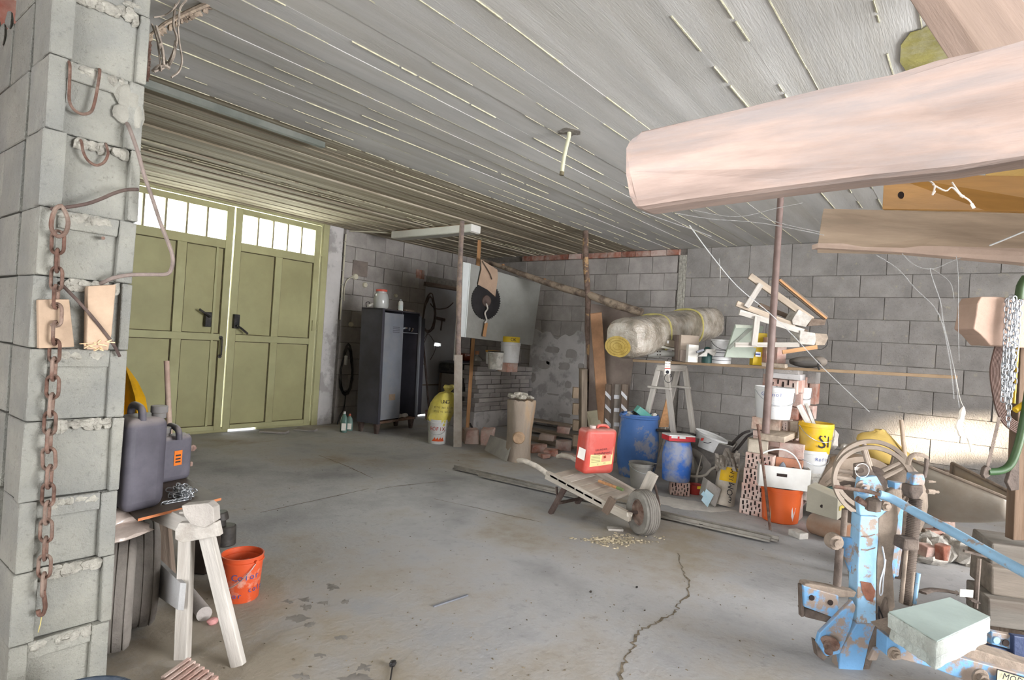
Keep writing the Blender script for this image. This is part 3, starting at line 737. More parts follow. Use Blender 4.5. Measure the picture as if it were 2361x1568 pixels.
def canister(name, c, hx, hy, hz, ax, ay, label, capat, mt, sticker=None, group=None):
    t = thing(name, label, 'canister', c, group)
    mb = MB(); up = V3((0,0,1)); c = V3(c)
    mb.obox(c+up*hz, ax, ay, up, hx, hy, hz)
    b = mb.build('body', mt, t, bevel=min(hx, hy)*.45, segs=4, smooth=True)
    mb = MB(); mb.obox(c+up*hz*1.0, ax, ay, up, hx*1.01, .004, hz*.96); mb.build('seam', mt, t, bevel=.002)
    k = c+ax*capat[0]+ay*capat[1]+up*2*hz
    mb = MB(); mb.cyl(k+up*-.01, k+up*.012, .026, n=18); mb.cyl(k+up*.012, k+up*.040, .031, n=18); mb.build('cap', MT('grey_cap', '6c6967', .7, dust='a59c90', bump=.1), t, bevel=.003, smooth=True)
    h = c+ax*capat[2]+ay*capat[3]+up*2*hz
    mb = MB(); e = ay
    mb.tube(catmull([h-e*.085+up*-.012, h-e*.075+up*.022, h-e*.04+up*.036, h+e*.04+up*.036, h+e*.075+up*.020, h+e*.085+up*-.012], 5), .014, 10); mb.build('handle', mt, t, smooth=True)
    return t
c1 = FL(325, 1176, ZB)+uy*.07
t = canister('canister', c1+V3((0,0,.001)), .086, .10, .180, ux, uy, 'large dusty black plastic canister on the board, half hidden by the pillar', (.055,-.05,-.02,.01), M_black_pl)
c2 = FL(402, 1112, ZB)+uy*.06
t = canister('canister', c2+V3((0,0,.001)), .085, .055, .105, ux, uy, 'smaller dusty black canister with an orange sticker behind the large one', (-.05,0,.0,.0), M_black_pl)
mb = MB(); k = c2+V3((0,0,.11)); f_ = k-uy*.0562
mb.obox(f_+ux*.012, ux, uy, (0,0,1), .020, .001, .034); st = mb.build('sticker', MT('orange_sticker', 'c96a1c', .7, var=.08, bump=0), t)
mb = MB()
for z in (.012, -.004, -.018): mb.obox(f_+ux*.012+V3((0,0,z))-uy*.0012, ux, uy, (0,0,1), .013, .0006, .0035)
mb.build('print', M_ink, st)
# galvanised chain heap
gc = thing('chain_heap', 'small heap of shiny galvanised chain lying on the dark board', 'chain', FL(425, 1150, ZB))
lk2 = link_mesh('link', .034, .018, .0028, M_galv, 8, 5)
for k in range(46):
    r = random.random(); px, py = 420+random.gauss(0, 15), 1146+random.gauss(0, 7); h = max(0, .035*(1-abs(px-425)/38))*random.random()
    p = FL(min(max(px, 392), 456), min(max(py, 1130), 1158), ZB)+V3((0,0,.006+h)); d = V3((random.uniform(-1,1), random.uniform(-1,1), random.uniform(-.35,.5)))
    put_link(lk2, gc, p, unit(d), random.uniform(0, 3))
for k in range(9):
    p = FL(380+k*6.5, 1163-k*1.2, ZB)+V3((0,0,.004)); put_link(lk2, gc, p, unit(B_-A_), 1.57 if k % 2 else .3)
# handle, yellow tarp, dark cans behind
b0 = FL(400, 1205); b1 = over(b0, 384, 832)
mb = MB(); mb.cyl(b0, b1, .017, .016, 12); mb.solo('tool_handle', MT('handle_wood', 'a89284', .7, var=.15, scale=12, dirt='8a5c4c', amt=.4, bump=.15), 'smooth upright wooden tool handle standing behind the black canisters', 'handle', b0, smooth=True)
tb = FL(345, 1150)
mb = MB(); dd = dep(tb)
def tp(x, y, o_=0.0): return P(x, y, dd+o_)
base = [(230,1160),(262,1160),(300,1160),(345,1160),(300,1160),(240,1160)]
rings = []
for (yy, xl, xr, ds) in ((1150,220,345,.12),(1000,230,352,.12),(915,240,335,.11),(880,250,318,.08),(855,268,300,.05),(842,280,290,.02)):
    rings.append([tp(xl,yy,0), tp(xl*.7+xr*.3,yy,-ds), tp(xl*.5+xr*.5,yy,-ds*.3), tp(xl*.25+xr*.75,yy,-ds), tp(xr,yy,0), tp(xl*.5+xr*.5,yy,ds)])
vs = [v for r_ in rings for v in r_]; fs = []
for i in range(5):
    for k in range(6): fs.append((i*6+k, i*6+(k+1) % 6, i*6+6+(k+1) % 6, i*6+6+k))
fs += [tuple(range(6))[::-1], tuple(range(30, 36))]
mb.add(vs, fs); mb.solo('yellow_tarpaulin', MT('yellow_tarp', 'c9960f', .6, var=.2, scale=5, dirt='6d5414', amt=.7, dscale=5, bump=.3, bscale=10), 'folded yellow tarpaulin standing up behind the pillar beside the gate', 'tarpaulin', (tb[0], tb[1], 0))
for (px, py, rx, ry, h, lab) in ((428,1335,.082,.07,.22,'low dark canister on the floor behind the sawhorse legs'),):
    c = FL(px, py)+FWD*.12; t = thing('dark_canister', lab, 'canister', c)
    mb = MB(); mb.obox(c+V3((0,0,h/2)), RGT, FWD, (0,0,1), rx, ry, h/2); mb.build('body', MT('brown_black', '2b2320', .6, var=.3, scale=8, dirt='4a4036', amt=.5, bump=.1), t, bevel=.02, segs=3, smooth=True)
    mb = MB(); mb.cyl(c+V3((0,0,h)), c+V3((0,0,h+.025)), .025, n=14); mb.build('cap', M_black, t, smooth=True)
c = FL(508, 1262)+FWD*.05; t = thing('black_pump', 'small black round machine part with a ribbed neck behind the orange bucket', 'machine part', c)
mb = MB(); mb.cyl(c, c+V3((0,0,.115)), .062, .058, 20); mb.build('body', M_black, t, bevel=.008, smooth=True)
mb = MB(); mb.cyl(c+V3((-.03,0,.115)), c+V3((-.035,0,.155)), .03, n=16); mb.cyl(c+V3((-.035,0,.155)), c+V3((-.04,0,.20)), .048, .04, n=16); mb.build('neck', M_black, t, bevel=.004, smooth=True)
# ------------------------------------------------------------------ buckets
def bucket(name, label, basepx, h, rb, rt, mt, group=None, rim=.006, handle=True, haz=0.0, hdown=.35, base=None, tilt=None, cat='bucket', inner=None, n=32, hmt=None):
    c = (FL(*basepx)+FWD*rb*.98) if base is None else V3(base)
    t = thing(name, label, cat, c, group)
    mb = MB(); prof = [(rb*.94, 0), (rb, .006), (rb+(rt-rb)*.86, h*.86), (rt+rim*.6, h*.865), (rt+rim*.6, h*.89), (rt-.001, h*.9), (rt, h*.985), (rt+rim*.5, h*.99), (rt+rim*.3, h)]
    ax = (0,0,1) if tilt is None else unit(tilt)
    mb.shell(prof, c, .0035, n, axis=ax); body = mb.build('body', mt, t, smooth=True)
    if inner is not None:
        mb = MB(); mb.lathe([(0.0001, h*inner[0]), ((rb+(rt-rb)*inner[0])*.96, h*inner[0]-.003)], c, n, axis=ax); mb.build('contents', inner[1], t)
    if handle:
        a = unit(RGT*math.cos(haz)+FWD*math.sin(haz)); u = V3(ax); f = np.cross(a, u); f = f if np.dot(f, FWD) < 0 else -f
        a = unit(a-u*np.dot(a, u))
        pts = []
        for k in range(15):
            th_ = math.pi*k/14; out = math.sin(th_)
            pts.append(V3(c)+u*(h*.9-hdown*h*out)+a*math.cos(th_)*(rt+.008)+f*out*(rt+.006)*(1.0-0.0*hdown))
        mb = MB(); mb.tube(pts, .0022, 6); mb.build('bail', hmt or M_galv, t, smooth=True)
        for s in (-1, 1):
            mb = MB(); mb.cyl(V3(c)+u*h*.9+a*s*(rt-.003), V3(c)+u*h*.9+a*s*(rt+.012), .009, n=10)
            mb.build('lug', mt, t)
    return t, c
M_orange = MT('orange_bucket', 'c65029', .5, var=.08, scale=5, dirt='c9b3a4', amt=.55, dscale=7, dlo=.54, dhi=.62, bump=.1, spec=.4)
t, c = bucket('bucket', 'splashed orange plaster bucket with blue lettering beside the left sawhorse', (535, 1394), .212, .082, .094, M_orange, haz=-.5, hdown=.55, inner=(.45, MT('lime_mud', 'b58f85', .95, var=.3, bump=.8)))
def wrap_text(body, size, mt, parent, c, r, z, az0, step=None, up=(0,0,1), name='lettering'):
    """lettering round a drum, one letter after another; az is the angle from the camera-facing side"""
    step = step or size*.62; n = len(body); mb = MB()
    to = unit(-V3((c[0], c[1], 0))); sd = np.cross(V3((0,0,1)), to)
    for i, ch in enumerate(body):
        if ch == ' ': continue
        a = az0+(i-(n-1)/2)*step/r
        nr = to*math.cos(a)+sd*math.sin(a); x = sd*math.cos(a)-to*math.sin(a)
        tmesh(mb, ch, size, V3(c)+nr*(r+.001)+V3((0,0,z)), x, up)
    return mb.build(name, mt, parent)
body = t.children[0]
wrap_text('Color', .042, M_inkblue, t, c, .0895, .125, .25)
wrap_text('color', .036, M_inkblue, t, c, .0865, .062, 1.0)
wrap_text('Color', .036, M_inkblue, t, c, .0855, .040, -.55)
# pink clay ribbed brick at the lower edge, rim of a tub
c = FL(440, 1560)+V3((0,0,0)); t = thing('ribbed_clay_block', 'pink ribbed clay block lying at the bottom edge below the sawhorse', 'clay block', c)
e1 = dir2(FL(372,1560), FL(435,1520)); e2 = dir2(FL(435,1520), FL(500,1560)); 
mb = MB(); q = [FL(370,1562,.05), FL(432,1518,.05), FL(505,1566,.05)]; q.append(q[0]+q[2]-q[1])
mb.prism(q, (0,0,-.048)); mb.build('core', M_pinkbrick, t, bevel=.002)
for k in range(7):
    mb = MB(); s_ = (k+.5)/7; a = q[1]+(q[2]-q[1])*s_; b = q[0]+(q[3]-q[0])*s_; mb.bar(a+V3((0,0,.003)), b+V3((0,0,.003)), .0155, .010); mb.build('rib', M_pinkbrick, t, bevel=.001)
tc_ = FL(262, 1556, .16)-FWD*.150+V3((0,0,0))
bucket('tub', 'rim of a dark blue-black builder tub cut off by the bottom edge', None, .16, .12, .145, MT('blue_black', '23303f', .5, dirt='7d8288', amt=.5), base=(tc_[0], tc_[1], 0), handle=False, cat='tub')
# grey pipe offcut with a pink end
a = FL(470, 1432)+V3((0,0,.03)); b = FL(425, 1368)+V3((0,0,.035))
t = thing('pipe_offcut', 'short dusty grey pipe offcut lying between the sawhorse legs', 'pipe', FL(450,1420))
mb = MB(); mb.cyl(a, b, .032, .022, 16); mb.build('pipe', MT('dusty_pvc', 'a19a95', .9, var=.12), t, smooth=True)
mb = MB(); mb.lump(FL(490,1440)+V3((0,0,.014)), .024, .022, .015, .15, 10, 5); mb.build('pink_lump', MT('pink_lump', 'c98f8b', .9), t, smooth=True)
# rubble by the gate post
for (px, py, s_, lab) in ((445,1040,.05,'small chunk of broken plaster on the floor right of the black canisters'), (440,1075,.035,'flat splinter of board lying below the plaster chunk')):
    p = FL(px, py); mb = MB(); mb.lump(p+V3((0,0,s_*.6)), s_*.6, s_*.5, s_*.7, .3, 7, 4); mb.solo('rubble_chunk', M_pinkbrick, lab, 'rubble', p)
# ------------------------------------------------------------------ things on the ceiling
def ceilbar(name, a, b, w_, h_, mt, label, cat):
    p, q = FL(*a, ZC), FL(*b, ZC); mb = MB(); mb.bar(p+V3((0,0,-h_/2-.006)), q+V3((0,0,-h_/2-.006)), w_, h_); return mb.solo(name, mt, label, cat, (p+q)/2, bevel=.002), p, q
y_ = 4.02
mb = MB()
mb.box((1.30, y_-.022, ZC-.045), (2.66, y_+.022, ZC-.004)); o = mb.solo('cable_duct', MT('duct_green', '5f635c', .6, var=.1, dirt='8a8880', amt=.4, bump=.1), 'grey-green closed duct fixed along the ceiling from the pillar to mid room', 'duct', (2, y_, ZC))
mb = MB(); mb.box((1.30, y_+.024, ZC-.030), (2.67, y_+.060, ZC-.004), .002); mb.solo('ceiling_lath', MT('lath_brown', '8a7455', .9, var=.3, scale=10), 'narrow brown lath pressed against the ceiling behind the grey-green duct', 'lath', (2, y_+.04, ZC))
# batten lamp and its conduit
lx0, lx1, ly0, ly1 = 5.43, 5.61, 4.97, 6.46
t = thing('batten_lamp', 'long white batten lamp on the ceiling above the steel locker', 'lamp', ((lx0+lx1)/2, (ly0+ly1)/2, ZC))
mb = MB(); mb.box((lx0, ly0, ZC-.105), (lx1, ly1, ZC-.012)); mb.build('housing', MT('lamp_white', 'dcdad4', .5, var=.04, bump=.03), t, bevel=.008)
mb = MB(); mb.box((lx0+.01, ly0+.02, ZC-.113), (lx1-.01, ly1-.02, ZC-.106)); mb.build('diffuser', MT('lamp_diffuser', 'b9b6ae', .4, var=.04, bump=0), t)
mb = MB(); mb.box((lx0+.02, ly0+.1, ZC-.02), (lx1-.02, ly1-.1, ZC-.004)); mb.build('mounting', M_woodo, t)
M_pvc = MT('white_conduit', 'c8c2ae', .6, var=.08, bump=.05)
a = V3((5.52, 6.5, ZC-.02)); b = V3((5.16, YD-.02, ZC-.025))
mb = MB(); mb.tube([a, V3((5.3, 6.8, ZC-.02)), b], .009, 8); mb.solo('conduit', M_pvc, 'thin white conduit running from the lamp to the wall along the ceiling', 'conduit', a, smooth=True)
# white vertical conduit beside the gate pier
mb = MB(); mb.tube([(5.085, YD-.04, z) for z in (2.66, 2.2, 1.9, 1.46)], .011, 8); o = mb.solo('conduit', M_pvc, 'white vertical conduit on the wall corner right of the gate', 'conduit', (5.085, YD-.04, 1.5), smooth=True)
for z in (2.55, 2.35, 2.15, 1.95, 1.75):
    mb = MB(); mb.box((5.068, YD-.055, z-.008), (5.102, YD-.02, z+.008)); mb.build('clip', M_mortar_l, o)
def wallY(px, py, off=.02): return onY(px, py, YD-off)
mb = MB(); mb.tube(catmull([wallY(793,694), wallY(794,665), wallY(799,648), wallY(809,640), wallY(820,638)], 5), .008, 6); mb.solo('bent_tube', M_pvc, 'bent white tube curving into the block wall beside the conduit', 'tube', wallY(794,665), smooth=True)
for px, py, r, lab in ((818,638,.045,'grey round junction box with ragged plaster above the steel locker'), (840,657,.04,'small cream cable box on the wall above the jar'), (808,748,.035,'small white wall socket left of the steel locker'), (911,682,.03,'tiny yellowed switch on the wall between the jar and the white spray can')):
    p = wallY(px, py, 0); mb = MB(); mb.lathe([(r,0),(r,.02),(r*.8,.035)], p, 14, axis=(0,-1,0)); mb.solo('wall_box', M_pvc, lab, 'socket', p, smooth=True)
mb = MB(); p = wallY(830, 618, 0); mb.box((p[0]-.13, YD-.012, p[2]-.12), (p[0]+.13, YD+.01, p[2]+.10)); mb.build('sooty_block', MT('sooty_block', '7d726b', .95, var=.2, bump=.6), wall_left, bevel=.004)
# tube hanging from the ceiling rose
t = thing('ceiling_outlet', 'yellowed flexible tube hanging from a broken-out hole in the ceiling', 'tube', FL(1315, 300, ZC))
mb = MB(); c = FL(1312, 303, ZC); ring = []
for k in range(22):
    a = 2*math.pi*k/22; q = random.uniform(.75, 1.15); ring.append(c+V3((math.cos(a)*.075*q, math.sin(a)*.075*q, -.006)))
mb.prism(ring[::-1], (0,0,.008)); mb.build('broken_hole', MT('broken_concrete', '7b756d', .97, var=.3, scale=20, bump=1), t)
mb = MB(); d0 = dep(c); mb.tube(catmull([P(1312,300,d0), P(1312,312,d0), P(1308,330,d0-.01), P(1300,365,d0-.01), P(1296,396,d0)], 4), .0155*d0/4.6, 12); mb.build('tube', MT('yellowed_tube', 'b9b69b', .7, var=.08, dirt='8f8c74', amt=.3, bump=.1), t, smooth=True)
mb = MB(); mb.cyl(P(1296,396,d0), P(1295,404,d0), .0158, n=12); mb.build('burnt_end', MT('burnt_end', '6e6550', .9), t)

# ------------------------------------------------------------------ steel locker
F1 = FL(868, 1002); F2 = FL(957, 987); ld = F2-F1; LW = np.linalg.norm(ld); lu = ld/LW; lv = np.array([-lu[1], lu[0], 0]); LH = 1.63; LD = .34; FT = .13
lup = unit(V3((0,0,1))-RGT*.02)
def L(u, v, w_): return F1+lu*u+lv*v+lup*w_
lk_ = thing('steel_locker', 'dark grey two-door steel locker with one side open, against the left wall', 'locker', F1+lu*LW/2+lv*LD/2)
def lbox(name, mt, u0, u1, v0, v1, w0, w1, par=None, bevel=.002):
    mb = MB(); mb.hexa([L(u0,v0,w0),L(u1,v0,w0),L(u1,v1,w0),L(u0,v1,w0),L(u0,v0,w1),L(u1,v0,w1),L(u1,v1,w1),L(u0,v1,w1)]); return mb.build(name, mt, par or lk_, bevel=bevel)
S_ = M_steelgrey
lbox('side_panel', S_, 0, .018, 0, LD, FT, LH); lbox('side_panel', S_, LW-.018, LW, 0, LD, FT, LH)
lbox('back_panel', MT('locker_inside', '3b3d4a', .6, var=.1, bump=.03), .018, LW-.018, LD-.015, LD, FT, LH)
lbox('top_panel', MT('locker_top', '3a363a', .7, dust='8f867c', bump=.1), 0, LW, 0, LD, LH-.02, LH)
lbox('bottom_panel', MT('locker_bottom', '6d5546', .8, var=.3, dirt='9a8f86', amt=.6), .018, LW-.018, 0, LD, FT, FT+.03)
lbox('divider', S_, LW*.53, LW*.53+.012, .01, LD-.015, FT+.03, LH-.02)
dl = lbox('door', M_steelblue, .045, LW*.53, -.016, -.001, FT+.05, LH-.05)
for k in range(4): lbox('vent', S_, .22, .36, -.019, -.0165, LH-.30+k*.022, LH-.292+k*.022, dl, 0)
lbox('name_plate', MT('old_label', '8b7866', .8), .20, .33, -.018, -.0165, FT+.30, FT+.38, dl, 0)
lbox('front_frame', S_, 0, .045, -.012, .01, FT, LH)
# right door swung open
q = lambda u, w_: F1+lu*(LW-.004)+V3((0,0,0))+(lu*.38-lv*.92)*u+lup*w_
mb = MB(); e = unit(lu*.92+lv*.38)*.016; mb.hexa([q(0,FT+.05), q(0,FT+.05)+e, q(.20,FT+.05)+e, q(.20,FT+.05), q(0,LH-.05), q(0,LH-.05)+e, q(.20,LH-.05)+e, q(.20,LH-.05)]); 
mb = MB(); mb.hexa([L(LW-.03,-.03,FT+.05), L(LW,-.03,FT+.05), L(LW,.0,FT+.05), L(LW-.03,.0,FT+.05), L(LW-.03,-.03,LH-.05), L(LW,-.03,LH-.05), L(LW,.0,LH-.05), L(LW-.03,.0,LH-.05)]); mb.build('door', M_steelblue, lk_, bevel=.002)
mb = MB(); mb.hexa([L(LW+.0,.0,FT+.05), L(LW+.16,.02,FT+.05), L(LW+.16,.04,FT+.05), L(LW,.02,FT+.05), L(LW+.0,.0,LH-.07), L(LW+.16,.02,LH-.07), L(LW+.16,.04,LH-.07), L(LW,.02,LH-.07)]); mb.build('door', S_, lk_, bevel=.002)
lbox('shelf', M_steelblue, LW*.53+.012, LW-.018, .01, LD-.02, LH-.30, LH-.288)
for u, v in ((.01,.02),(LW-.09,.02),(.01,LD-.06),(LW-.09,LD-.06)):
    mb = MB(); mb.hexa([L(u+.015,v+.0,0),L(u+.055,v,0),L(u+.055,v+.04,0),L(u+.015,v+.04,0),L(u,v,FT),L(u+.09,v,FT),L(u+.09,v+.05,FT),L(u,v+.05,FT)]); mb.build('foot', M_rustdk, lk_, bevel=.003)
def leanbox(name, mt, label, cat, c, du, dv, dw, rot=0.0, tilt=0.0, group=None, bevel=.002):
    ax = unit(lu*math.cos(rot)+lv*math.sin(rot)); az = unit(lup+ax*tilt); ay = np.cross(az, ax)
    mb = MB(); mb.obox(c, ax, ay, az, du/2, dv/2, dw/2, .001); return mb.solo(name, mt, label, cat, c, group, bevel=bevel)
U0 = LW*.53+.03
leanbox('brown_folder', MT('folder_brown', '8d6746', .8, var=.2), 'brown board with a red foot leaning inside the open locker', 'board', L(U0+.10,.12,FT+.93), .15, .012, .55, .5, .06)
leanbox('cream_folder', MT('folder_cream', 'b9ad90', .8, var=.1, dirt='a39a88', amt=.3), 'cream folder standing at the bottom of the open locker', 'folder', L(U0+.09,.14,FT+.03+.20), .15, .02, .40, .4, .0)
t = thing('locker_clutter', 'grey rags and paper lying at the bottom of the open locker', 'rags', L(U0+.15,.1,FT+.03)); t2 = t
for k in range(4):
    mb = MB(); mb.lump(L(U0+.06+k*.07,.08+.03*(k%2),FT+.05), .05, .04, .03, .3, 8, 5); mb.build('rag', M_whited, t2, smooth=True)
t = thing('locker_tools', 'bundle of grey tools and cloth on the upper locker shelf', 'tools', L(U0+.15,.1,LH-.288))
for k in range(5):
    p = L(U0+.05+k*.06,.06+random.random()*.05,LH-.255); mb = MB(); mb.bar(p+V3((random.uniform(-.09,.09),.02,random.uniform(-.02,.03))), p+V3((random.uniform(-.05,.1),-.02,.03)), .022, .022); mb.build('tool', M_steelblue if k % 2 else M_wooddk, t, bevel=.004)
# on the locker
def onl(u, v): return L(u, v, LH+.001)
c = onl(.12, .12); t = thing('glass_jar', 'large glass jar with a red lid on top of the locker', 'jar', c)
mb = MB(); mb.shell([(.085,0),(.098,.02),(.100,.13),(.085,.19),(.070,.205),(.070,.225)], c, .003, 24, axis=lup); mb.build('glass', glass('jar_glass', (.72,.72,.70), .08, .45), t, smooth=True)
mb = MB(); mb.lathe([(.0001,.006),(.09,.006),(.092,.10),(.0001,.11)], c, 18, axis=lup); mb.build('contents', M_whited, t, smooth=True)
mb = MB(); mb.cyl(c+lup*.222, c+lup*.25, .074, n=24); mb.build('lid', MT('red_lid', 'b04a3c', .5, bump=0), t, bevel=.004, smooth=True)
c = onl(.50, .09); t = thing('spray_can', 'white spray can with a white cap on top of the locker', 'spray can', c)
mb = MB(); mb.lathe([(.032,0),(.034,.006),(.034,.115),(.026,.13),(.018,.135)], c, 18, axis=lup); mb.build('can', M_white, t, smooth=True)
mb = MB(); mb.cyl(c+lup*.135, c+lup*.16, .015, n=12); mb.build('cap', MT('greycap', '8c8c8c', .6), t, smooth=True)
mb = MB(); mb.lathe([(.0345,.02),(.0345,.08)], c, 18, axis=lup); mb.build('label_band', MT('pale_band', 'b9c0be', .6), t)
c = onl(-.03+.08, .2); t = thing('cable_reel', 'grey handled cable tool lying on the left of the locker top', 'tool', c)
mb = MB(); mb.tube([c+lu*-.09+lup*.02, c+lup*.05, c+lu*.10+lup*.04, c+lu*.13+lup*.045], .017, 10); mb.build('grip', M_whited, t, smooth=True)
mb = MB(); mb.tube(catmull([c+lu*-.12+lup*.0, c+lu*-.13+lup*.06, c+lu*-.07+lup*.07, c+lu*-.08+lup*.015], 4), .005, 6); mb.build('wire', M_black, t, smooth=True)
leanbox('flat_book', M_wooddk, 'thin dark board lying on the right of the locker top', 'board', onl(.66,.12)+lup*.014, .20, .15, .024)

# coiled cable by the locker, wire coil at the door
def coil(name, label, cx_, cz_, rx, rz, n, y, mt, r=.008, cat='cable', tail=None, jit=.012):
    pts = []
    for k in range(n*16):
        a = 2*math.pi*k/16; q = 1+random.uniform(-jit, jit)*4*.3+.10*math.sin(k*.21)
        pts.append(V3((cx_+math.sin(a)*rx*q*(.75+.25*math.cos(a)), y-random.uniform(0, .03), cz_-math.cos(a)*rz*q)))
    t = thing(name, label, cat, (cx_, y, cz_)); mb = MB(); mb.tube(pts, r, 6); mb.build('loops', mt, t, smooth=True)
    if tail: mb = MB(); mb.tube(catmull(tail, 5), r, 6); mb.build('tail', mt, t, smooth=True)
    return t
p = wallY(796, 852)
coil('cable_coil', 'black cable coiled up and hanging on the wall left of the locker', p[0], p[2], .125, .34, 5, YD-.04, M_black, .0085, tail=[wallY(798,900,.05), wallY(793,940,.06), wallY(782,962,.08), wallY(778,985,.10), wallY(790,997,.12)])
mb = MB(); p0 = wallY(797, 900, .06); mb.bar(wallY(798,820,.09), wallY(797,842,.09), .05, .03); mb.solo('cable_plug', M_white, 'white plug hanging in the middle of the black cable coil', 'plug', p0, bevel=.01)
p = wallY(982, 745); t = coil('wire_coil', 'tangled dark cable loops hanging left of the grey side door', p[0], p[2]+.16, .17, .30, 4, YD-.07, M_rustdk, .0085, jit=.03, tail=[wallY(992,700,.06), wallY(1005,712,.06), wallY(1030,710,.05), wallY(1045,698,.05)])
mb = MB(); mb.tube(catmull([wallY(990,760,.05), wallY(976,800,.05), wallY(980,840,.05), wallY(968,820,.05), wallY(985,770,.05), wallY(1004,800,.05), wallY(992,830,.05)], 5), .005, 5); mb.build('loose_wire', M_rustdk, t, smooth=True)
# shovel leaning
a, b = wallY(972, 740, .10), wallY(989, 944, .30)
t = thing('shovel', 'old spade with a dark handle leaning against the wall right of the locker', 'shovel', b)
mb = MB(); mb.cyl(a, b, .014, .016, 10); mb.build('shaft', M_rustdk, t, smooth=True)
mb = MB(); d = unit(b-a); s = unit(np.cross(d, (0,1,0))); mb.prism([b-s*.085, b-s*.095+d*.13, b+d*.26, b+s*.095+d*.13, b+s*.085], (0,-.006,0)); mb.build('blade', M_rust, t)
# detergent bottles
for (px, py, hb, body, cap, liq, lab) in ((789,998,.27,M_whited,M_white,'6f8f86','clear detergent bottle with green liquid on the floor left of the locker'), (802,994,.22,M_whited,MT('redcap','a5523f',.6),'7f9a92','second green detergent bottle with a red cap right of the taller one')):
    c = FL(px, py)+FWD*.05; t = thing('detergent_bottle', lab, 'bottle', c, 'detergent bottles on the floor')
    mb = MB(); mb.lathe([(.050,0),(.056,.01),(.056,hb*.55),(.045,hb*.72),(.02,hb*.85),(.018,hb*.9)], c, 18, flatten=.7); mb.build('body', glass('bottle_'+liq, srgb(liq), .15, .75), t, smooth=True)
    mb = MB(); mb.cyl(c+V3((0,0,hb*.88)), c+V3((0,0,hb)), .019, .014, 12); mb.build('cap', cap, t, smooth=True)
    mb = MB(); nn = unit(-V3((c[0],c[1],0))); mb.obox(c+nn*.050+V3((0,0,hb*.28)), np.cross((0,0,1), nn), (0,0,1), nn, .028, hb*.17, .004); mb.build('label', M_paper, t, bevel=.001)

# ------------------------------------------------------------------ timber posts
b1 = FL(1055, 1030); pl0 = over(b1, 1057, 818)
t = thing('timber_post', 'front post made of a pale plank and a round pole under the lamp', 'post', b1)
mb = MB(); mb.bar(b1, pl0, .098, .045, up=-FWD); mb.build('plank', MT('post_plank', 'a39a90', .9, var=.14, scale=9, dirt='87796c', amt=.5, dscale=6, bump=.4), t, bevel=.003)
tp_ = over(b1, 1063, 538); tp_[2] = ZC-.012
mb = MB(); mb.tube([pl0+FWD*.05+V3((0,0,-.12)), over(b1,1056,760)+FWD*.05, over(b1,1058,660)+FWD*.05, over(b1,1061,590)+FWD*.04, tp_+FWD*.04], [.034,.033,.034,.030,.030], 12); mb.build('pole', MT('pole_bark', '8a7b75', .9, var=.25, scale=14, dirt='a58a6c', amt=.5, dscale=7, bump=.6), t, smooth=True)
T3 = FL(1349, 531, ZC); d3_ = 7.33
t = thing('peeled_post', 'crooked bark-patched prop from floor to ceiling left of the wrapped roll', 'post', (T3[0], T3[1], 0))
pts = [P(1350,533,d3_), P(1350,600,d3_), P(1354,660,d3_), P(1356,700,d3_), P(1355,760,d3_), P(1361,820,d3_), P(1362,880,d3_), P(1363,950,d3_)]
e_ = pts[-1].copy(); e_[2] = 0.01; pts.append(e_); pts[0][2] = ZC-.012
mb = MB(); mb.tube(pts, [.036,.036,.035,.036,.038,.044,.046,.048,.05], 12); mb.build('trunk', MT('peeled_bark', '6f5d53', .95, var=.35, scale=16, dirt='b08e66', amt=.85, dscale=4.5, dlo=.53, dhi=.57, bump=.8), t, smooth=True)
# thin post behind the insulated panel
B2 = FL(1106, 552, ZC); b2 = V3((B2[0], B2[1], 0))
mb = MB(); mb.bar(V3((B2[0], B2[1], 0)), B2+V3((0,0,-.012)), .05, .05, up=-FWD); mb.solo('thin_post', M_woodo, 'thin square post of orange wood holding the hung panel', 'post', b2, bevel=.003)
# diagonal pole
a, b = P(1112,600,8.4), P(1480,722,6.9)
t = thing('diagonal_pole', 'long bark-covered pole slanting down from the ceiling to the wrapped roll', 'pole', (a+b)/2)
pts = [a+(b-a)*k/7+V3((0,0,random.uniform(-.014,.014))) for k in range(8)]
mb = MB(); mb.tube(pts, [.028,.032,.036,.040,.046,.048,.052,.046], 12); mb.build('trunk', M_bark, t, smooth=True)
for k in (1, 3, 4, 5):
    mb = MB(); mb.lump(pts[k]+V3((0,-.03,.02)), .03, .02, .02, .3, 7, 4); mb.build('knot', M_woodo, t, smooth=True)

# ------------------------------------------------------------------ insulated panel with saw blade
Q = [P(1086,608,7.5), P(1247,655,8.35), P(1228,796,8.35), P(1074,778,7.5)]
nrm = unit(np.cross(Q[1]-Q[0], Q[3]-Q[0])); nrm = nrm if np.dot(nrm, FWD) > 0 else -nrm
t = thing('insulated_panel', 'big grey panel with a white edge hung up behind the round saw blade', 'panel', Q[3])
mb = MB(); mb.prism(Q, nrm*.08); mb.build('sheet', MT('panel_grey', '8f8e89', .75, var=.16, scale=1.6, dirt='77736d', amt=.6, dscale=1.8, bump=.15), t, bevel=.003)
e = unit(Q[1]-Q[0]); mb = MB(); mb.prism([Q[0]-e*.002, Q[0]-e*.014, Q[3]-e*.014, Q[3]-e*.002], nrm*.075); mb.prism([Q[0]-e*.10+nrm*.03, Q[0]-e*.0, Q[3]-e*.0, Q[3]-e*.06+nrm*.03], nrm*.05); mb.build('white_edge', MT('panel_edge', 'c9ccca', .7, var=.05, bump=.05), t)
def onQ(px, py, off=.01):
    d = ray(px, py); k = np.dot(Q[0]-EYEP-nrm*off, nrm)/np.dot(d, nrm); return EYEP+d*k
sb_c = onQ(1121, 694, .015); upv = unit(Q[0]-Q[3]); exv = unit(np.cross(upv, nrm)); exv = exv if np.dot(exv, RGT) > 0 else -exv
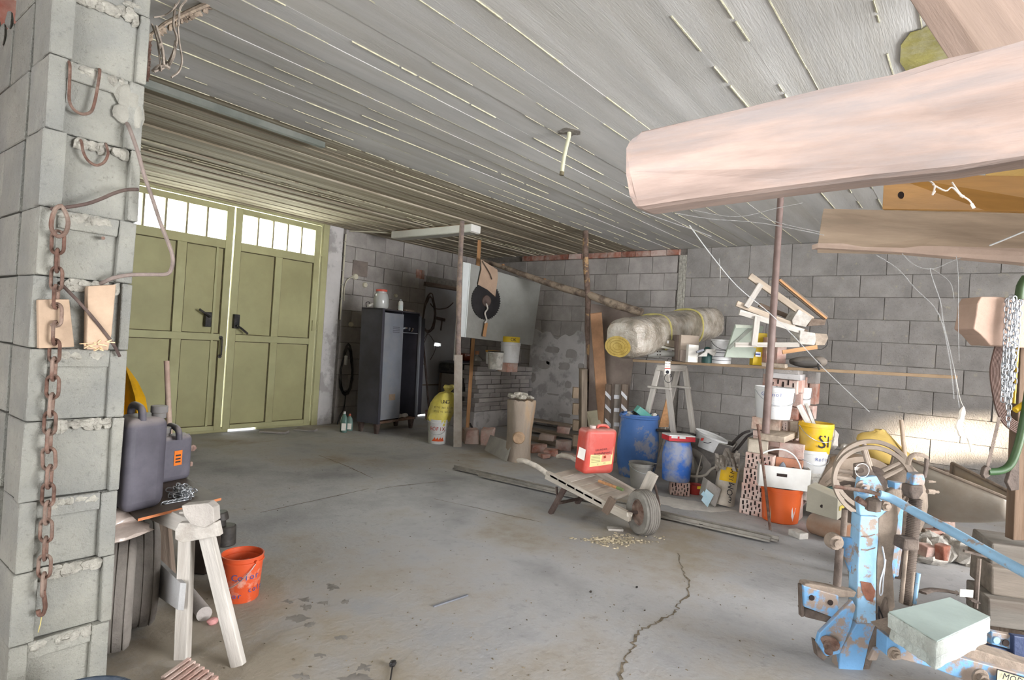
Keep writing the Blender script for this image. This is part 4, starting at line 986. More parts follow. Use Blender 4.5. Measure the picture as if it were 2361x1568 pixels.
sb = thing('saw_blade', 'large black circular saw blade hanging on the grey panel', 'saw blade', sb_c)
R1 = np.linalg.norm(onQ(1121, 650)-onQ(1121, 738))/2
ring = []
NT = 46
for k in range(NT):
    a0 = 2*math.pi*k/NT; a1 = 2*math.pi*(k+.75)/NT
    for a_, r_ in ((a0, R1*.93), (a1, R1)): ring.append(sb_c+exv*math.cos(a_)*r_+upv*math.sin(a_)*r_)
mb = MB(); mb.prism(ring, nrm*-.004); mb.build('disc', MT('blade_black', '211f20', .45, var=.3, scale=8, bump=.1), sb)
mb = MB(); mb.lathe([(.0001,0),(.075,0),(.07,.012),(.0001,.012)], sb_c-nrm*.004, 20, axis=-nrm); mb.build('hub', M_rustdk, sb, smooth=True)
mb = MB(); mb.tube(catmull([onQ(1121,700,.04), onQ(1124,712,.045), onQ(1118,722,.045), onQ(1122,738,.04), onQ(1117,745,.04)], 4), .011, 6); mb.build('rope', M_dust, sb, smooth=True)
mb = MB(); mb.prism([onQ(x, y, .03) for x, y in ((1109,598),(1147,622),(1148,640),(1142,684),(1124,668),(1102,656),(1110,620))], nrm*.008)
o = mb.solo('cardboard_sheet', MT('cardboard', 'a58c78', .9, var=.1, dirt='8d7866', amt=.4), 'torn brown cardboard hanging over the top of the saw blade', 'cardboard', onQ(1120, 630))
mb = MB(); mb.tube([onQ(1112,602,.05), onQ(1122,618,.05), onQ(1130,632,.05), onQ(1134,644,.05)], .012, 6, flat=.4); mb.build('strap', M_wooddk, o)
mb = MB(); mb.bar(onQ(1121,744,.03), onQ(1116,776,.03), .05, .012, up=-nrm); mb.solo('wooden_tag', M_woodo, 'small wooden slip hanging on the panel below the saw blade', 'tag', onQ(1118,760))

# ------------------------------------------------------------------ stacked slabs and what stands on them
cx0 = FL(1092, 992)
SX, SY = cx0[0], cx0[1]
group = 'thin grey slabs in the stack under the panel'
zb = .0
mb = MB(); mb.box((SX+.02, SY+.02, 0), (XB-.03, SY+.5, .26), .006); mb.solo('plastered_plinth', M_plaster, 'low plastered concrete plinth under the stack of thin slabs', 'plinth', (SX, SY, 0), bevel=.015)
z = .262; k = 0
while z < .86:
    h = .062 if k % 3 else .072; x = SX+random.uniform(-.06, .05); first = True
    y0 = SY+random.uniform(-.02, .03)
    while x < XB-.12:
        l = random.choice([.22, .36, .36, .25]); x1 = min(x+l, XB-.03)
        mb = MB(); mb.box((x+.004, y0+random.uniform(-.012, .012), z+.002), (x1-.004, SY+.26, z+h-.002), .003)
        mb.solo('paving_slab', M_blk_l, 'thin dusty grey slab in the stack under the hung panel', 'slab', (x, y0, z), group, bevel=.005)
        x = x1
    z += h; k += 1
ztop = z
for (x, l) in ((SX+.08, .22), (SX+.34, .2)):
    mb = MB(); mb.box((x, SY+.02, ztop+.001), (x+l, SY+.2, ztop+.065), .003); mb.solo('paving_slab', M_blk_l, 'thin dusty grey slab in the stack under the hung panel', 'slab', (x, SY, ztop), group, bevel=.005)
# red brick under the white bucket
SB = V3((SX, SY, 0)); dS = dep((SX+.4, SY+.1, .9))
def bk(name, label, px0, px1, ytop, ybot, d, mt, group=None, lip=None, zbase=None, n=28, contents=None, taper=.9, handle=False, cat='bucket'):
    c = P((px0+px1)/2, ybot, d); w_ = (px1-px0)/FPX*d/2; h = (ybot-ytop)/FPX*d
    if zbase is not None: c[2] = zbase
    t = thing(name, label, cat, c, group)
    mb = MB(); mb.shell([(w_*taper*.97,0),(w_*taper,.005),(w_*.985,h*.86),(w_*1.02,h*.87),(w_*1.02,h*.9),(w_,h*.91),(w_,h)], c, .004, n); mb.build('body', mt, t, smooth=True)
    if lip: mb = MB(); mb.lathe([(w_*1.03,h*.93),(w_*1.05,h*.935),(w_*1.05,h*1.02),(.001,h*1.025)], c, n); mb.build('lid', lip, t, smooth=True)
    if handle:
        pts = [c+V3((0,0,h*.88-math.sin(math.pi*k/12)*h*.45))+RGT*math.cos(math.pi*k/12)*(w_+.006)-FWD*math.sin(math.pi*k/12)*(w_+.004) for k in range(13)]
        mb = MB(); mb.tube(pts, .0028, 6); mb.build('bail', M_galv, t, smooth=True)
    return t, c, w_, h
mb = MB(); p = P(1167, 870, 7.9); mb.box((p[0]-.02, p[1]-.03, ztop-.02), (p[0]+.2, p[1]+.14, ztop+.10)); mb.solo('red_brick', M_redbrick, 'red brick carrying the white bucket with the yellow rim', 'brick', (p[0], p[1], ztop), bevel=.004)
zz = ztop+.102
M_yel = MT('yellow_lid', 'd3b32c', .5, var=.08, dirt='8c7d3c', amt=.3, bump=.05)
t, c, w_, h = bk('bucket', 'clean white bucket with a yellow band below the hung panel', 1151, 1197, 801, 848, 8.0, M_white, zbase=zz, group='white buckets on the slab stack')
mb = MB(); mb.lathe([(w_*.9,h+.001),(w_*.92,h+.07),(w_*.88,h+.075)], c, 24); mb.build('yellow_bucket_inside', M_yel, t, smooth=True)
wrap_text('OK', .06, M_ink, t, c, w_*.92, h+.035, .3)
t, c, w_, h = bk('bucket', 'small white bucket with orange rim and red lettering behind the dirty pot', 1118, 1152, 812, 842, 8.1, M_white, zbase=ztop+.066, group='white buckets on the slab stack')
mb = MB(); mb.lathe([(w_*1.03,h*.9),(w_*1.05,h*.92),(w_*1.05,h*1.03),(w_,h*1.04)], c, 24); mb.build('rim_band', MT('orange_rim', 'cf9a4c', .6), t, smooth=True)
wrap_text('Cim 4.5', .04, M_inkred, t, c, w_*.99, h*.4, .15)
t, c, w_, h = bk('paint_pot', 'dirty speckled white pot standing in front on the slab stack', 1121, 1164, 836, 877, 8.0, M_whited, zbase=ztop+.002, group='white buckets on the slab stack', cat='pot')
mb = MB(); mb.lathe([(w_*1.04,h*.96),(w_*1.05,h*1.0),(w_*.98,h*1.02)], c, 24); mb.build('dark_rim', M_black, t, smooth=True)
# cabinet with the black tray, pot, demijohn
c0 = FL(1032, 962); dd = dep(c0)
t = thing('grey_stand', 'grey plastered stand carrying the black tray next to the side door', 'stand', c0)
w0 = .16
mb = MB(); mb.obox(c0+FWD*.15+V3((0,0,.36)), RGT, FWD, (0,0,1), .17, .14, .36); mb.build('body', MT('stand_grey', '8d8780', .9, var=.12, dirt='6f6a64', amt=.5), t, bevel=.01)
for s in (-1, 1): mb = MB(); mb.bar(c0+RGT*s*.17+V3((0,0,0)), c0+RGT*s*.16+V3((0,0,.72)), .03, .03); mb.build('leg', M_wooddk, t)
ct = c0+FWD*.15+RGT*.09+V3((0,0,.722))
t = thing('black_tray', 'deep black rectangular tray with a crumpled grey sheet on the grey stand', 'tray', ct)
mb = MB(); mb.obox(ct+V3((0,0,.08)), RGT, FWD, (0,0,1), .28, .16, .08); mb.build('tray', M_black, t, bevel=.012)
mb = MB(); mb.prism([ct+RGT*-.30+V3((0,0,.18)), ct+RGT*-.18+V3((0,-.05,.165)), ct+RGT*.26+V3((0,0,.175)), ct+RGT*.2+FWD*.1+V3((0,0,.20)), ct+RGT*-.15+FWD*.1+V3((0,0,.20))], (0,0,.006)); mb.build('sheet', M_steelblue, t)
c = ct+RGT*.14+FWD*.02+V3((0,0,.208)); t = thing('brown_pot', 'glossy red-brown enamel pot on the black tray behind the post', 'pot', c)
mb = MB(); mb.shell([(.05,0),(.095,.03),(.115,.08),(.11,.125),(.118,.13)], c, .005, 24); mb.build('pot', MT('brown_enamel', '6b2d1b', .2, var=.1, bump=0, spec=.8), t, smooth=True)
c = ct+RGT*.36+FWD*.03+V3((0,0,.17)); c[2] = ct[2]+.162; t = thing('demijohn', 'clear glass demijohn with an orange stopper beside the brown pot', 'demijohn', ct+RGT*.30+V3((0,0,.162)))
c = ct+RGT*.25-FWD*.02+V3((0,0,.208)); c = c+RGT*.07; c[2] = ct[2]+.162
mb = MB(); mb.shell([(.07,0),(.105,.03),(.105,.08),(.07,.13),(.03,.155),(.028,.18)], c, .004, 24); mb.build('glass', glass('demijohn_glass', (.6,.58,.54), .06, .4), t, smooth=True)
mb = MB(); mb.cyl(c+V3((0,0,.175)), c+V3((0,0,.235)), .034, .036, 14); mb.build('stopper', MT('cork_orange', 'b98460', .9), t, smooth=True)
# ------------------------------------------------------------------ bag on bucket
t, c = bucket('bucket', 'white bucket with red lettering under the yellow bag', (1005, 1025), .30, .108, .128, M_white, hdown=.5, group='white buckets on the slab stack' if 0 else None)
wrap_text('RÖFIX', .062, M_inkred, t, c, .1265, .190, -.05)
mb = MB()
for k, a in enumerate((-.35, -.05, .25, .5)):
    nr = unit(-V3((c[0], c[1], 0))); sd = np.cross(V3((0,0,1)), nr); n_ = nr*math.cos(a)+sd*math.sin(a); x = sd*math.cos(a)-nr*math.sin(a)
    o_ = V3(c)+n_*.1135+V3((0,0,.04)); mb.prism([o_-x*.03, o_+x*.03, o_+x*.01+V3((0,0,.05))], n_*.001)
mb.build('orange_marks', MT('orange_marks', 'c9532a', .7), t)
ctop = c+V3((0,0,.292))
bag = thing('yellow_sack', 'crumpled yellow rubbish sack with black print set on the white bucket', 'sack', ctop)
mb = MB(); n = 22; rings = []
prof = [(.132,-.012),(.150,.03),(.155,.10),(.145,.20),(.12,.28),(.085,.33),(.045,.345),(.035,.36),(.07,.40),(.06,.43)]
for i, (r, z) in enumerate(prof):
    s = V3((0,0,0))+RGT*(-.01+.11*max(0, z)/.4)
    ring = []
    for k in range(n):
        a = 2*math.pi*k/n; q = 1+.10*math.sin(5*a+i)+random.uniform(-.05,.05)
        low = -.05 if (i == 0 and math.cos(a+.4) > .5) else 0
        ring.append(ctop+s+RGT*math.cos(a)*r*q+FWD*math.sin(a)*r*q*.85+V3((0,0,z+low+random.uniform(-.008,.008))))
    rings.append(ring)
vs = [v for r_ in rings for v in r_]; fs = [(i*n+k, i*n+(k+1)%n, i*n+n+(k+1)%n, i*n+n+k) for i in range(len(prof)-1) for k in range(n)]+[tuple(range((len(prof)-1)*n, len(prof)*n))]
mb.add(vs, fs); sk = mb.build('sack', MT('yellow_bag', 'cfc05a', .55, var=.14, scale=6, dirt='b9b28a', amt=.4, dscale=5, bump=.4, bscale=16, spec=.4), bag, smooth=True)
for s_, sz, z, a in (('UNG', .062, .235, 0), ('07732 365 51-30', .030, .165, 0), ('0732 91 60-22', .032, .115, 0)):
    wrap_text(s_, sz, M_ink, bag, ctop+RGT*(.02+.2*z)+V3((0,0,.0)), .165 if z < .2 else .150, z, .0, step=sz*.55)
# ------------------------------------------------------------------ log, slab, broken blocks
c = FL(1193, 1066)+FWD*.13
t = thing('tree_stump', 'upright grey-brown tree trunk section with stones on its sawn top', 'log', c)
mb = MB(); n = 28; prof = [(.150,0),(.140,.05),(.132,.2),(.136,.34),(.146,.48),(.154,.60),(.158,.66),(.150,.68)]
ln = RGT*.0
vs = []
for i, (r, z) in enumerate(prof):
    for k in range(n):
        a = 2*math.pi*k/n; q = 1+.05*math.sin(3*a+z*2)+.03*math.sin(9*a+z)+random.uniform(-.012,.012); vs.append(c+RGT*math.cos(a)*r*q+FWD*math.sin(a)*r*q+V3((0,0,z+(random.uniform(-.02,.0) if i==7 else 0))))
fs = [(i*n+k, i*n+(k+1)%n, i*n+n+(k+1)%n, i*n+n+k) for i in range(len(prof)-1) for k in range(n)]+[tuple(range(n))[::-1], tuple(range((len(prof)-1)*n, len(prof)*n))]
mb.add(vs, fs); mb.build('trunk', MT('log_wood', '9a8c7e', .92, var=.22, scale=4, stretch=(1,1,.35), dirt='b1926f', amt=.6, dscale=4, dlo=.5, dhi=.6, bump=.7, bscale=40), t, smooth=True)
kn = over(c-FWD*.145, 1196, 1010); mb = MB(); mb.lathe([(.001,.018),(.045,.016),(.060,.012),(.070,-.01)], kn, 20, axis=-FWD); mb.build('knot', MT('knot_wood', 'ab8f74', .9, var=.2, scale=20, bump=.4), t, smooth=True)
for k in range(24):
    a = random.uniform(0, 6.28); r = random.uniform(.02, .135) if k < 17 else random.uniform(0, .07); s = random.uniform(.024, .044)
    mb = MB(); p = c+RGT*math.cos(a)*r+FWD*math.sin(a)*r+V3((0,0,(.688 if k < 17 else .715)+s*.45)); mb.lump(p, s, s*.9, s*.6, .3, 7, 4, a); mb.solo('stone_fragment', MT('chalky_stone', 'b3ada1', .95, var=.25, scale=12, bump=.6, rnd=.25), 'chalky broken stone fragment heaped on the sawn top of the stump', 'stone', p, 'stone fragments on the stump')
a, b, c2_, d2 = FL(1120,1036), FL(1170,1066), None, None
q0, q1 = FL(1117,1038), FL(1168,1066); tt = [over(q0,1130,1006), over(q1,1181,1024)]; tt = [p+FWD*.08 for p in tt]
mb = MB(); nn = FWD*.04; mb.prism([q0, q1, tt[1], tt[0]], nn); mb.solo('paving_slab', MT('pale_slab', 'aaa6a1', .92, var=.12, scale=7, dirt='8f8a85', amt=.4, bump=.5), 'single pale paving slab leaning against the foot of the stump', 'slab', (q0+q1)/2, bevel=.004)
for (px, py, w_, h, d_, rt, lab) in ((1082,1024,.17,.17,.20,.3,'broken pinkish masonry block right of the front post, left one of two'), (1122,1028,.16,.20,.18,-.2,'broken pinkish masonry block closer to the stump, right one of two')):
    c = FL(px, py)+FWD*d_*.5; mb = MB(); ax = unit(RGT*math.cos(rt)+FWD*math.sin(rt)); mb.obox(c+V3((0,0,h/2)), ax, np.cross((0,0,1), ax), (0,0,1), w_/2, d_/2, h/2, .016); mb.solo('masonry_block', M_pinkbrick, lab, 'masonry block', c, bevel=.012, disp=(.02,.08), subd=3)
p0 = FL(1096,1002)+V3((0,0,0)); 
mb = MB(); p = FL(1070, 975); mb.bar(p+V3((0,0,.14)), FL(1100,1010)+V3((0,0,.01)), .02, .02); mb.solo('dark_hose', M_black, 'short piece of black hose sloping to the floor behind the front post', 'hose', p)
# long boards lying behind the stump
for k, (a, b, z, lab) in enumerate((((1180,968),(1322,992),.10,'upper dusty board of the pile lying behind the stump'), ((1190,985),(1335,1012),.05,'middle dusty board of the pile lying behind the stump'), ((1190,998),(1320,1030),.015,'lowest dusty board of the pile lying behind the stump'))):
    A = FL(a[0], a[1]+6, 0)+V3((0,0,z)); Bp = FL(b[0], b[1]+6, 0)+V3((0,0,z)); mb = MB(); mb.bar(A, Bp, .18, .028); mb.solo('loose_board', M_wood, lab, 'board', (A+Bp)/2, 'boards behind the stump', bevel=.003)
for k, (px, py, w_, h, lab) in enumerate(((1240,1045,.20,.10,'lowest broken red brick at the left end of the rubble by the stump'), (1272,1052,.16,.07,'broken red brick in front in the rubble by the stump'), (1262,1030,.20,.075,'mortar-smeared brick on top in the rubble by the stump'), (1300,1040,.16,.12,'grey-pink half brick right in the rubble by the stump'), (1298,1018,.18,.09,'pinkish brick topmost at the right of the rubble by the stump'), (1255,1058,.12,.05,'small reddish chip at the front of the rubble by the stump'), (1312,1060,.14,.06,'small grey-red chip by the wheelbarrow handle'))):
    c = FL(px, py)+FWD*.05; zb_ = .07 if k in (2,) else (.10 if k == 4 else 0)
    mb = MB(); a_ = random.uniform(-.5,.5); ax = unit(RGT*math.cos(a_)+FWD*math.sin(a_)); mb.obox(c+V3((0,0,zb_+h/2)), ax, np.cross((0,0,1), ax), (0,0,1), w_/2, .06, h/2, .012); mb.solo('broken_brick', M_redbrick if k in (0,1,5) else M_pinkbrick, lab, 'brick', c, 'brick rubble by the stump', bevel=.008)
# dusty earth under the rubble
# ------------------------------------------------------------------ planks and things around the peeled post
a = FL(1397, 1047); mb = MB(); mb.bar(a, P(1374,722,6.78), .13, .03, up=-FWD); mb.solo('orange_plank', MT('plank_orange', 'ad8464', .85, var=.18, scale=6, dirt='7b604d', amt=.4, bump=.3), 'long fresh orange plank leaning beside the peeled prop', 'plank', a, bevel=.002)
a = FL(1378,1012); mb = MB(); A = [over(a,1352,948), over(a,1390,943), over(a,1402,1000)*1, over(a,1362,1004)]; A[2][2] = max(A[2][2], .0)
a = FL(1384,1052); mb.prism([FL(1368,1054), FL(1412,1050), over(a,1389,944), over(a,1352,949)], FWD*.03); mb.solo('cream_board', MT('cream_board', 'bdb59c', .8, var=.08, dirt='9c927c', amt=.4), 'small cream board leaning behind the red jerrycan', 'board', a, bevel=.002)
pn = V3((6.75, 3.35, 0)); A = [P(1362,700,7.3), P(1476,716,7.3), P(1452,900,7.2), P(1362,920,7.2)]
mb = MB(); A0 = A[3].copy(); A1 = A[2].copy(); A0[2] = 0; A1[2] = 0; mb.prism([A0, A1, A[2], A[1], A[0]], FWD*.04); mb.solo('brown_sheet', MT('brown_sheet', '75685f', .85, var=.12, scale=2, dirt='8f8378', amt=.5, dscale=3), 'large dull brown sheet standing behind the peeled prop and the wrapped roll', 'sheet', A0, bevel=.002)
pb = FL(1338, 1045); dpb = dep(pb)
t = thing('pallet', 'upright wooden pallet seen edge-on left of the peeled prop', 'pallet', pb)
for nm, x0, x1, y0, y1 in (('board',1338,1349,850,1040), ('board',1346,1351,850,1040)):
    mb = MB(); a_, b_ = P((x0+x1)/2, y0, dpb+.02), P((x0+x1)/2-1, y1, dpb+.02); b_[2] = max(.0, b_[2]); mb.bar(b_, a_, (x1-x0)/FPX*dpb, .30, up=FWD); mb.build(nm, M_wood if nm=='board' else M_wood, t, bevel=.002)
for (y0, y1) in ((893,918), (930,956), (968,992), (1002,1028)):
    mb = MB(); mb.obox(P(1327,(y0+y1)/2,dpb-.05), RGT, FWD, (0,0,1), .034, .05, (y1-y0)/2/FPX*dpb); mb.build('spacer_block', MT('block_wood', 'a08d78', .9, var=.2, bump=.4), t, bevel=.004)
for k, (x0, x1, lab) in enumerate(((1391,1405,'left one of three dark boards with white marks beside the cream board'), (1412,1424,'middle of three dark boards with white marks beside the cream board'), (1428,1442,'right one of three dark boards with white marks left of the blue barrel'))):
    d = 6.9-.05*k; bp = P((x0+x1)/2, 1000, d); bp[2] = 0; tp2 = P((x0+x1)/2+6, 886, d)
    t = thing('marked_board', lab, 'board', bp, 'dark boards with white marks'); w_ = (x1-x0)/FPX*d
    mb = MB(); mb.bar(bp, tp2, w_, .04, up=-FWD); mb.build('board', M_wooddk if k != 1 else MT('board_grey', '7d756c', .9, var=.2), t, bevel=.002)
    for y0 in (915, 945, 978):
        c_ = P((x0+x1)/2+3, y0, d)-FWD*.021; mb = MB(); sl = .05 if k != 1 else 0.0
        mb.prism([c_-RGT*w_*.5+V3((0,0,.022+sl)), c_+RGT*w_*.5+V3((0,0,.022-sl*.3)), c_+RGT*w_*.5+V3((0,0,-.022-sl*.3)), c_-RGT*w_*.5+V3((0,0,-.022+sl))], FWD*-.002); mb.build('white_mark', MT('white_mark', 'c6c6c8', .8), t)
# two long rails on the floor
a, b = FL(1047,1079,.02), FL(1795,1246,.02)
for k, (off, lab, s0, s1) in enumerate(((0, 'longer rear steel rail lying on the floor under the barrow', 0, 1), (-.055, 'second steel rail lying close in front of the longer one', .12, .985))):
    sd_ = unit(np.cross(b-a, (0,0,1))); A = a+(b-a)*s0+sd_*off*-1; Bq = a+(b-a)*s1+sd_*off*-1
    t = thing('floor_rail', lab, 'rail', (A+Bq)/2, 'steel rails on the floor')
    mb = MB(); mb.bar(A, Bq, .045, .012); mb.build('flange', MT('rail_grey', '8a857e', .7, metal=.1, var=.2, scale=10, dirt='a69f94', amt=.6), t)
    mb = MB(); mb.bar(A+V3((0,0,.013)), Bq+V3((0,0,.013)), .008, .03); mb.build('web', MT('rail_grey', '8a857e'), t)

for x, y, w_, lab in ((632,998,.16,'thin broken slab piece lying at the foot of the right gate leaf'), (705,993,.13,'second thin slab piece lying at the gate post foot')):
    p = FL(x, y); mb = MB(); mb.obox(p+V3((0,0,.014)), RGT, FWD, (0,0,1), w_, .07, .013, .006); mb.solo('slab_piece', M_blk_l, lab, 'slab', p, bevel=.004)
# ------------------------------------------------------------------ wooden flat barrow
def W(px, py, x): return onX(px, py, x)
WX0, WX1 = 3.85, 4.33
rail0 = [W(1193,1062,WX0), W(1205,1062,WX0), W(1222,1068,WX0), W(1245,1080,WX0), W(1275,1104,WX0)]
t = thing('flat_barrow', 'old wooden flat wheelbarrow with one tyre standing in the middle of the floor', 'wheelbarrow', (4.05, 2.2, 0))
M_bar = MT('barrow_wood', 'b6aea2', .9, var=.2, scale=24, stretch=(.12,1,1), dirt='8c8070', amt=.55, dscale=4, bump=.5)
off = V3((WX1-WX0, 0, 0))
Z0 = [V3((WX0,3.02,.40)), V3((WX0,2.92,.405)), V3((WX0,2.80,.39)), V3((WX0,2.68,.35)), V3((WX0,2.50,.285))]
Z0 = rail0
ax_c = V3((WX0+.12, 1.77, .156))
r_end = V3((WX0+.0, 1.84, .13))
far0 = [W(1285,1053,WX1), W(1300,1050,WX1), W(1320,1056,WX1), W(1345,1072,WX1)]
mb = MB(); mb.tube(catmull(Z0, 4), [.016]*1+[.021]*16 if len(catmull(Z0,4)) == 17 else .020, 10); mb.build('handle', M_bar, t, smooth=True)
mb = MB(); mb.tube(catmull(far0, 4), .020, 10); mb.build('handle', M_bar, t, smooth=True)
mb = MB(); mb.bar(Z0[-1]+V3((0,.06,.02)), r_end, .04, .062); mb.build('side_rail', M_bar, t, bevel=.004)
f_end = V3((WX1-.10, 1.80, .14))
mb = MB(); mb.bar(far0[-1], f_end, .04, .062); mb.build('side_rail', M_bar, t, bevel=.004)
# deck boards run across, following the rails
dA, dB = Z0[-1]+V3((-.02,.02,.035)), r_end+V3((-.02,.22,.06)); 
for k in range(6):
    s0, s1 = k/6+.006, (k+1)/6-.006
    a0 = dA+(dB-dA)*s0; a1 = dA+(dB-dA)*s1; w0 = V3((WX1-WX0+.05-.10*s0*.6, 0, 0)); w1 = V3((WX1-WX0+.05-.10*s1*.6, 0, 0))
    mb = MB(); mb.prism([a0, a1, a1+w1, a0+w0], (0,0,-.018)); mb.build('deck_board', M_bar, t, bevel=.002)
def DK(s, u): return dA+(dB-dA)*s+V3((WX1-WX0, 0, 0))*u
# front board and stakes
p = W(1478,1150,WX0+.30); 
mb = MB(); mb.bar(W(1475,1158,4.16), W(1506,1092,4.16), .05, .075); mb.build('front_board', M_bar, t, bevel=.003)
mb = MB(); mb.bar(W(1395,1182,WX0-.03), W(1413,1150,WX0-.03), .03, .055); mb.build('stake', M_wooddk, t, bevel=.003)
mb = MB(); mb.tube([W(1503,1105,4.2), W(1511,1120,4.2), W(1520,1165,4.2), W(1519,1188,4.2)], .009, 6); mb.build('stay_rod', M_rustdk, t, smooth=True)
foot = FL(1269, 1184); lt = W(1304,1122,WX0)
mb = MB(); mb.bar(foot, lt, .035, .035); mb.build('leg', M_rustdk, t, bevel=.003)
f2 = foot+V3((.42,.02,0)); mb = MB(); mb.bar(f2, lt+V3((.42,0,.0)), .035, .035); mb.build('leg', M_rustdk, t, bevel=.003)
mb = MB(); mb.bar(W(1287,1160,WX0), W(1345,1148,WX0+.42), .02, .02); mb.bar(W(1283,1122,WX0), W(1285,1150,WX0), .012, .012); mb.build('leg_stay', M_rustdk, t)
# wheel
wc = V3((3.955, 1.80, .157))
wax = unit(V3((.83, -.55, 0)))
mb = MB(); R_ = .156; h = .052
prof = [(R_*.55,-h*.6),(R_*.62,-h),(R_*.80,-h*1.15),(R_*.93,-h),(R_,-h*.55),(R_*1.005,0),(R_,h*.55),(R_*.93,h),(R_*.8,h*1.15),(R_*.62,h),(R_*.55,h*.6),(R_*.6,0)]
mb.lathe(prof, wc, 40, axis=wax, closed=True); ty = mb.build('tyre', MT('barrow_tyre', '77736c', .9, var=.15, scale=8, dirt='9c978f', amt=.6, dscale=5, bump=.3), t, smooth=True)
for k in range(5):
    mb = MB(); zz_ = (k-2)*.016; mb.lathe([(R_*1.0,zz_-.004),(R_*1.018,zz_-.003),(R_*1.018,zz_+.003),(R_*1.0,zz_+.004)], wc, 40, axis=wax, closed=True); mb.build('tread_rib', M_rubber, ty, smooth=True)
mb = MB(); mb.lathe([(.02,-h*.9),(.05,-h*.75),(R_*.5,-h*.45),(R_*.58,-h*.75),(R_*.6,-h*.5),(R_*.58,h*.75),(R_*.5,h*.45),(.05,h*.75),(.02,h*.9)], wc, 32, axis=wax); mb.build('rim', M_rust, t, smooth=True)
mb = MB(); mb.cyl(wc-wax*.13, wc+wax*.13, .013, n=12); mb.build('axle', M_rustdk, t, smooth=True)
for s, e_ in ((-1, r_end), (1, f_end)):
    mb = MB(); mb.bar(e_+V3((0,.02,0)), wc+wax*s*.12, .04, .05); mb.build('axle_bracket', M_wooddk if s > 0 else M_bar, t, bevel=.004)
# hammer handle on the deck
a, b = W(1380,1111,4.1), W(1437,1120,4.1)
t2 = thing('tool_handle', 'short wooden handle with a green end lying on the barrow deck', 'handle', (a+b)/2)
a[2] = DK(.42,.5)[2]+.012; b[2] = DK(.66,.6)[2]+.014
mb = MB(); mb.cyl(a, a+(b-a)*.75, .011, n=10); mb.build('shaft', M_woodo, t2, smooth=True)
mb = MB(); mb.cyl(a+(b-a)*.75, b, .012, n=10); mb.build('green_end', MT('green_end', '6f8352', .8), t2, smooth=True)
# red jerrycan on the barrow
jc = W(1372,1092,4.10); jz = DK(.10,.5)[2]
jb = P(1370,1088,dep(jc)); jb = DK(.16,.52)
jd = dep(jb); jb = P(1368, 1088, jd); s_ = FPX/jd
jt = thing('red_jerrycan', 'dusty red plastic jerrycan with a yellow label standing on the wooden barrow', 'jerrycan', jb)
ja = unit(RGT*.93+FWD*.36); jn = np.cross(ja, (0,0,1)); jn = jn if np.dot(jn, FWD) < 0 else -jn
jup = unit(V3((0,0,1))+RGT*.045)
hw, hd, hh = 40/s_, .085, 51/s_
M_red = MT('red_plastic', 'b94438', .45, var=.08, scale=5, dirt='b08078', amt=.25, dscale=6, dust='b08c82', dustamt=.75, bump=.08, spec=.45)
mb = MB(); mb.obox(jb+jup*hh, ja, jn, jup, hw, hd, hh); mb.build('body', M_red, jt, bevel=.036, segs=5, smooth=True)
mb = MB(); top = jb+jup*hh*2; mb.tube(catmull([top+ja*-.01+jup*-.015, top+ja*0+jup*.016, top+ja*.05+jup*.020, top+ja*.085+jup*.008, top+ja*.10+jup*-.02], 5), .013, 10); mb.build('handle', M_red, jt, smooth=True)
k = top-ja*hw*.48+jn*.03; mb = MB(); mb.cyl(k-jup*.02, k+jup*.004, .022, n=16); mb.cyl(k+jup*.002, k+jup*.024, .026, n=18); mb.build('cap', MT('cap_dusty', 'b9a9a0', .7), jt, bevel=.003, smooth=True)
fc = jb+jn*(hd+.0015)
def jq(px, py): 
    d = ray(px, py); kk = np.dot(fc-EYEP, jn)/np.dot(d, jn); return EYEP+d*kk
mb = MB(); mb.prism([jq(*p) for p in ((1363,1036),(1415,1029),(1410,1070),(1359,1077))], jn*.001); lb = mb.build('label', MT('label_yellow', 'd6c98e', .7, var=.05, dirt='a39a70', amt=.3), jt)
xd = unit(jq(1410,1030)-jq(1365,1036)); 
text('GRUNDIER', .022, M_ink, lb, jq(1386,1037)+jn*.002, xd, jup)
text('Antihaftgrund', .026, M_ink, lb, jq(1388,1045)+jn*.002, xd, jup)
mb = MB(); mb.prism([jq(*p) for p in ((1388,1050),(1409,1047),(1407,1063),(1386,1065))], jn*.0018); mb.build('red_panel', MT('label_red', 'd98f78', .7), lb)
mb = MB(); mb.prism([jq(*p) for p in ((1391,1051),(1397,1050),(1397,1056),(1391,1057))], jn*.0026); mb.build('hazard_mark', MT('hazard', 'c4502f', .7), lb)
text('x', .03, M_ink, lb, jq(1394,1053)+jn*.004, xd, jup)
for r_ in range(5):
    mb = MB(); mb.prism([jq(1363,1052+r_*3.4), jq(1384,1050+r_*3.4), jq(1384,1051.2+r_*3.4), jq(1363,1053.2+r_*3.4)], jn*.0018); mb.build('print_line', MT('print_grey', '8a815a', .8), lb)
text('C', .018, M_ink, lb, jq(1378,1071)+jn*.002, xd, jup); text('CE', .016, M_ink, lb, jq(1393,1068)+jn*.002, xd, jup)
sfc = -ja; lc = jb-ja*(hw+.0015)
def js(px, py):
    d = ray(px, py); kk = np.dot(lc-EYEP, sfc)/np.dot(d, sfc); return EYEP+d*kk
mb = MB(); cc = jb-ja*(hw-.012)+jn*(hd-.012); nn = unit(jn-ja); kx = unit(ja+jn); o_ = cc+nn*.0185
def jc_(px, py):
    d = ray(px, py); kk = np.dot(o_-EYEP, nn)/np.dot(d, nn); return EYEP+d*kk
mb = MB(); mb.prism([jc_(*p) for p in ((1336,1030),(1351,1037),(1347,1062),(1331,1054))], nn*.003); mb.build('label', M_paper, jt)
mb = MB(); mb.prism([jq(*p) for p in ((1400,1020),(1405,1015),(1407,1018),(1402,1022))], jn*.001); mb.build('scratch', M_white, jt)
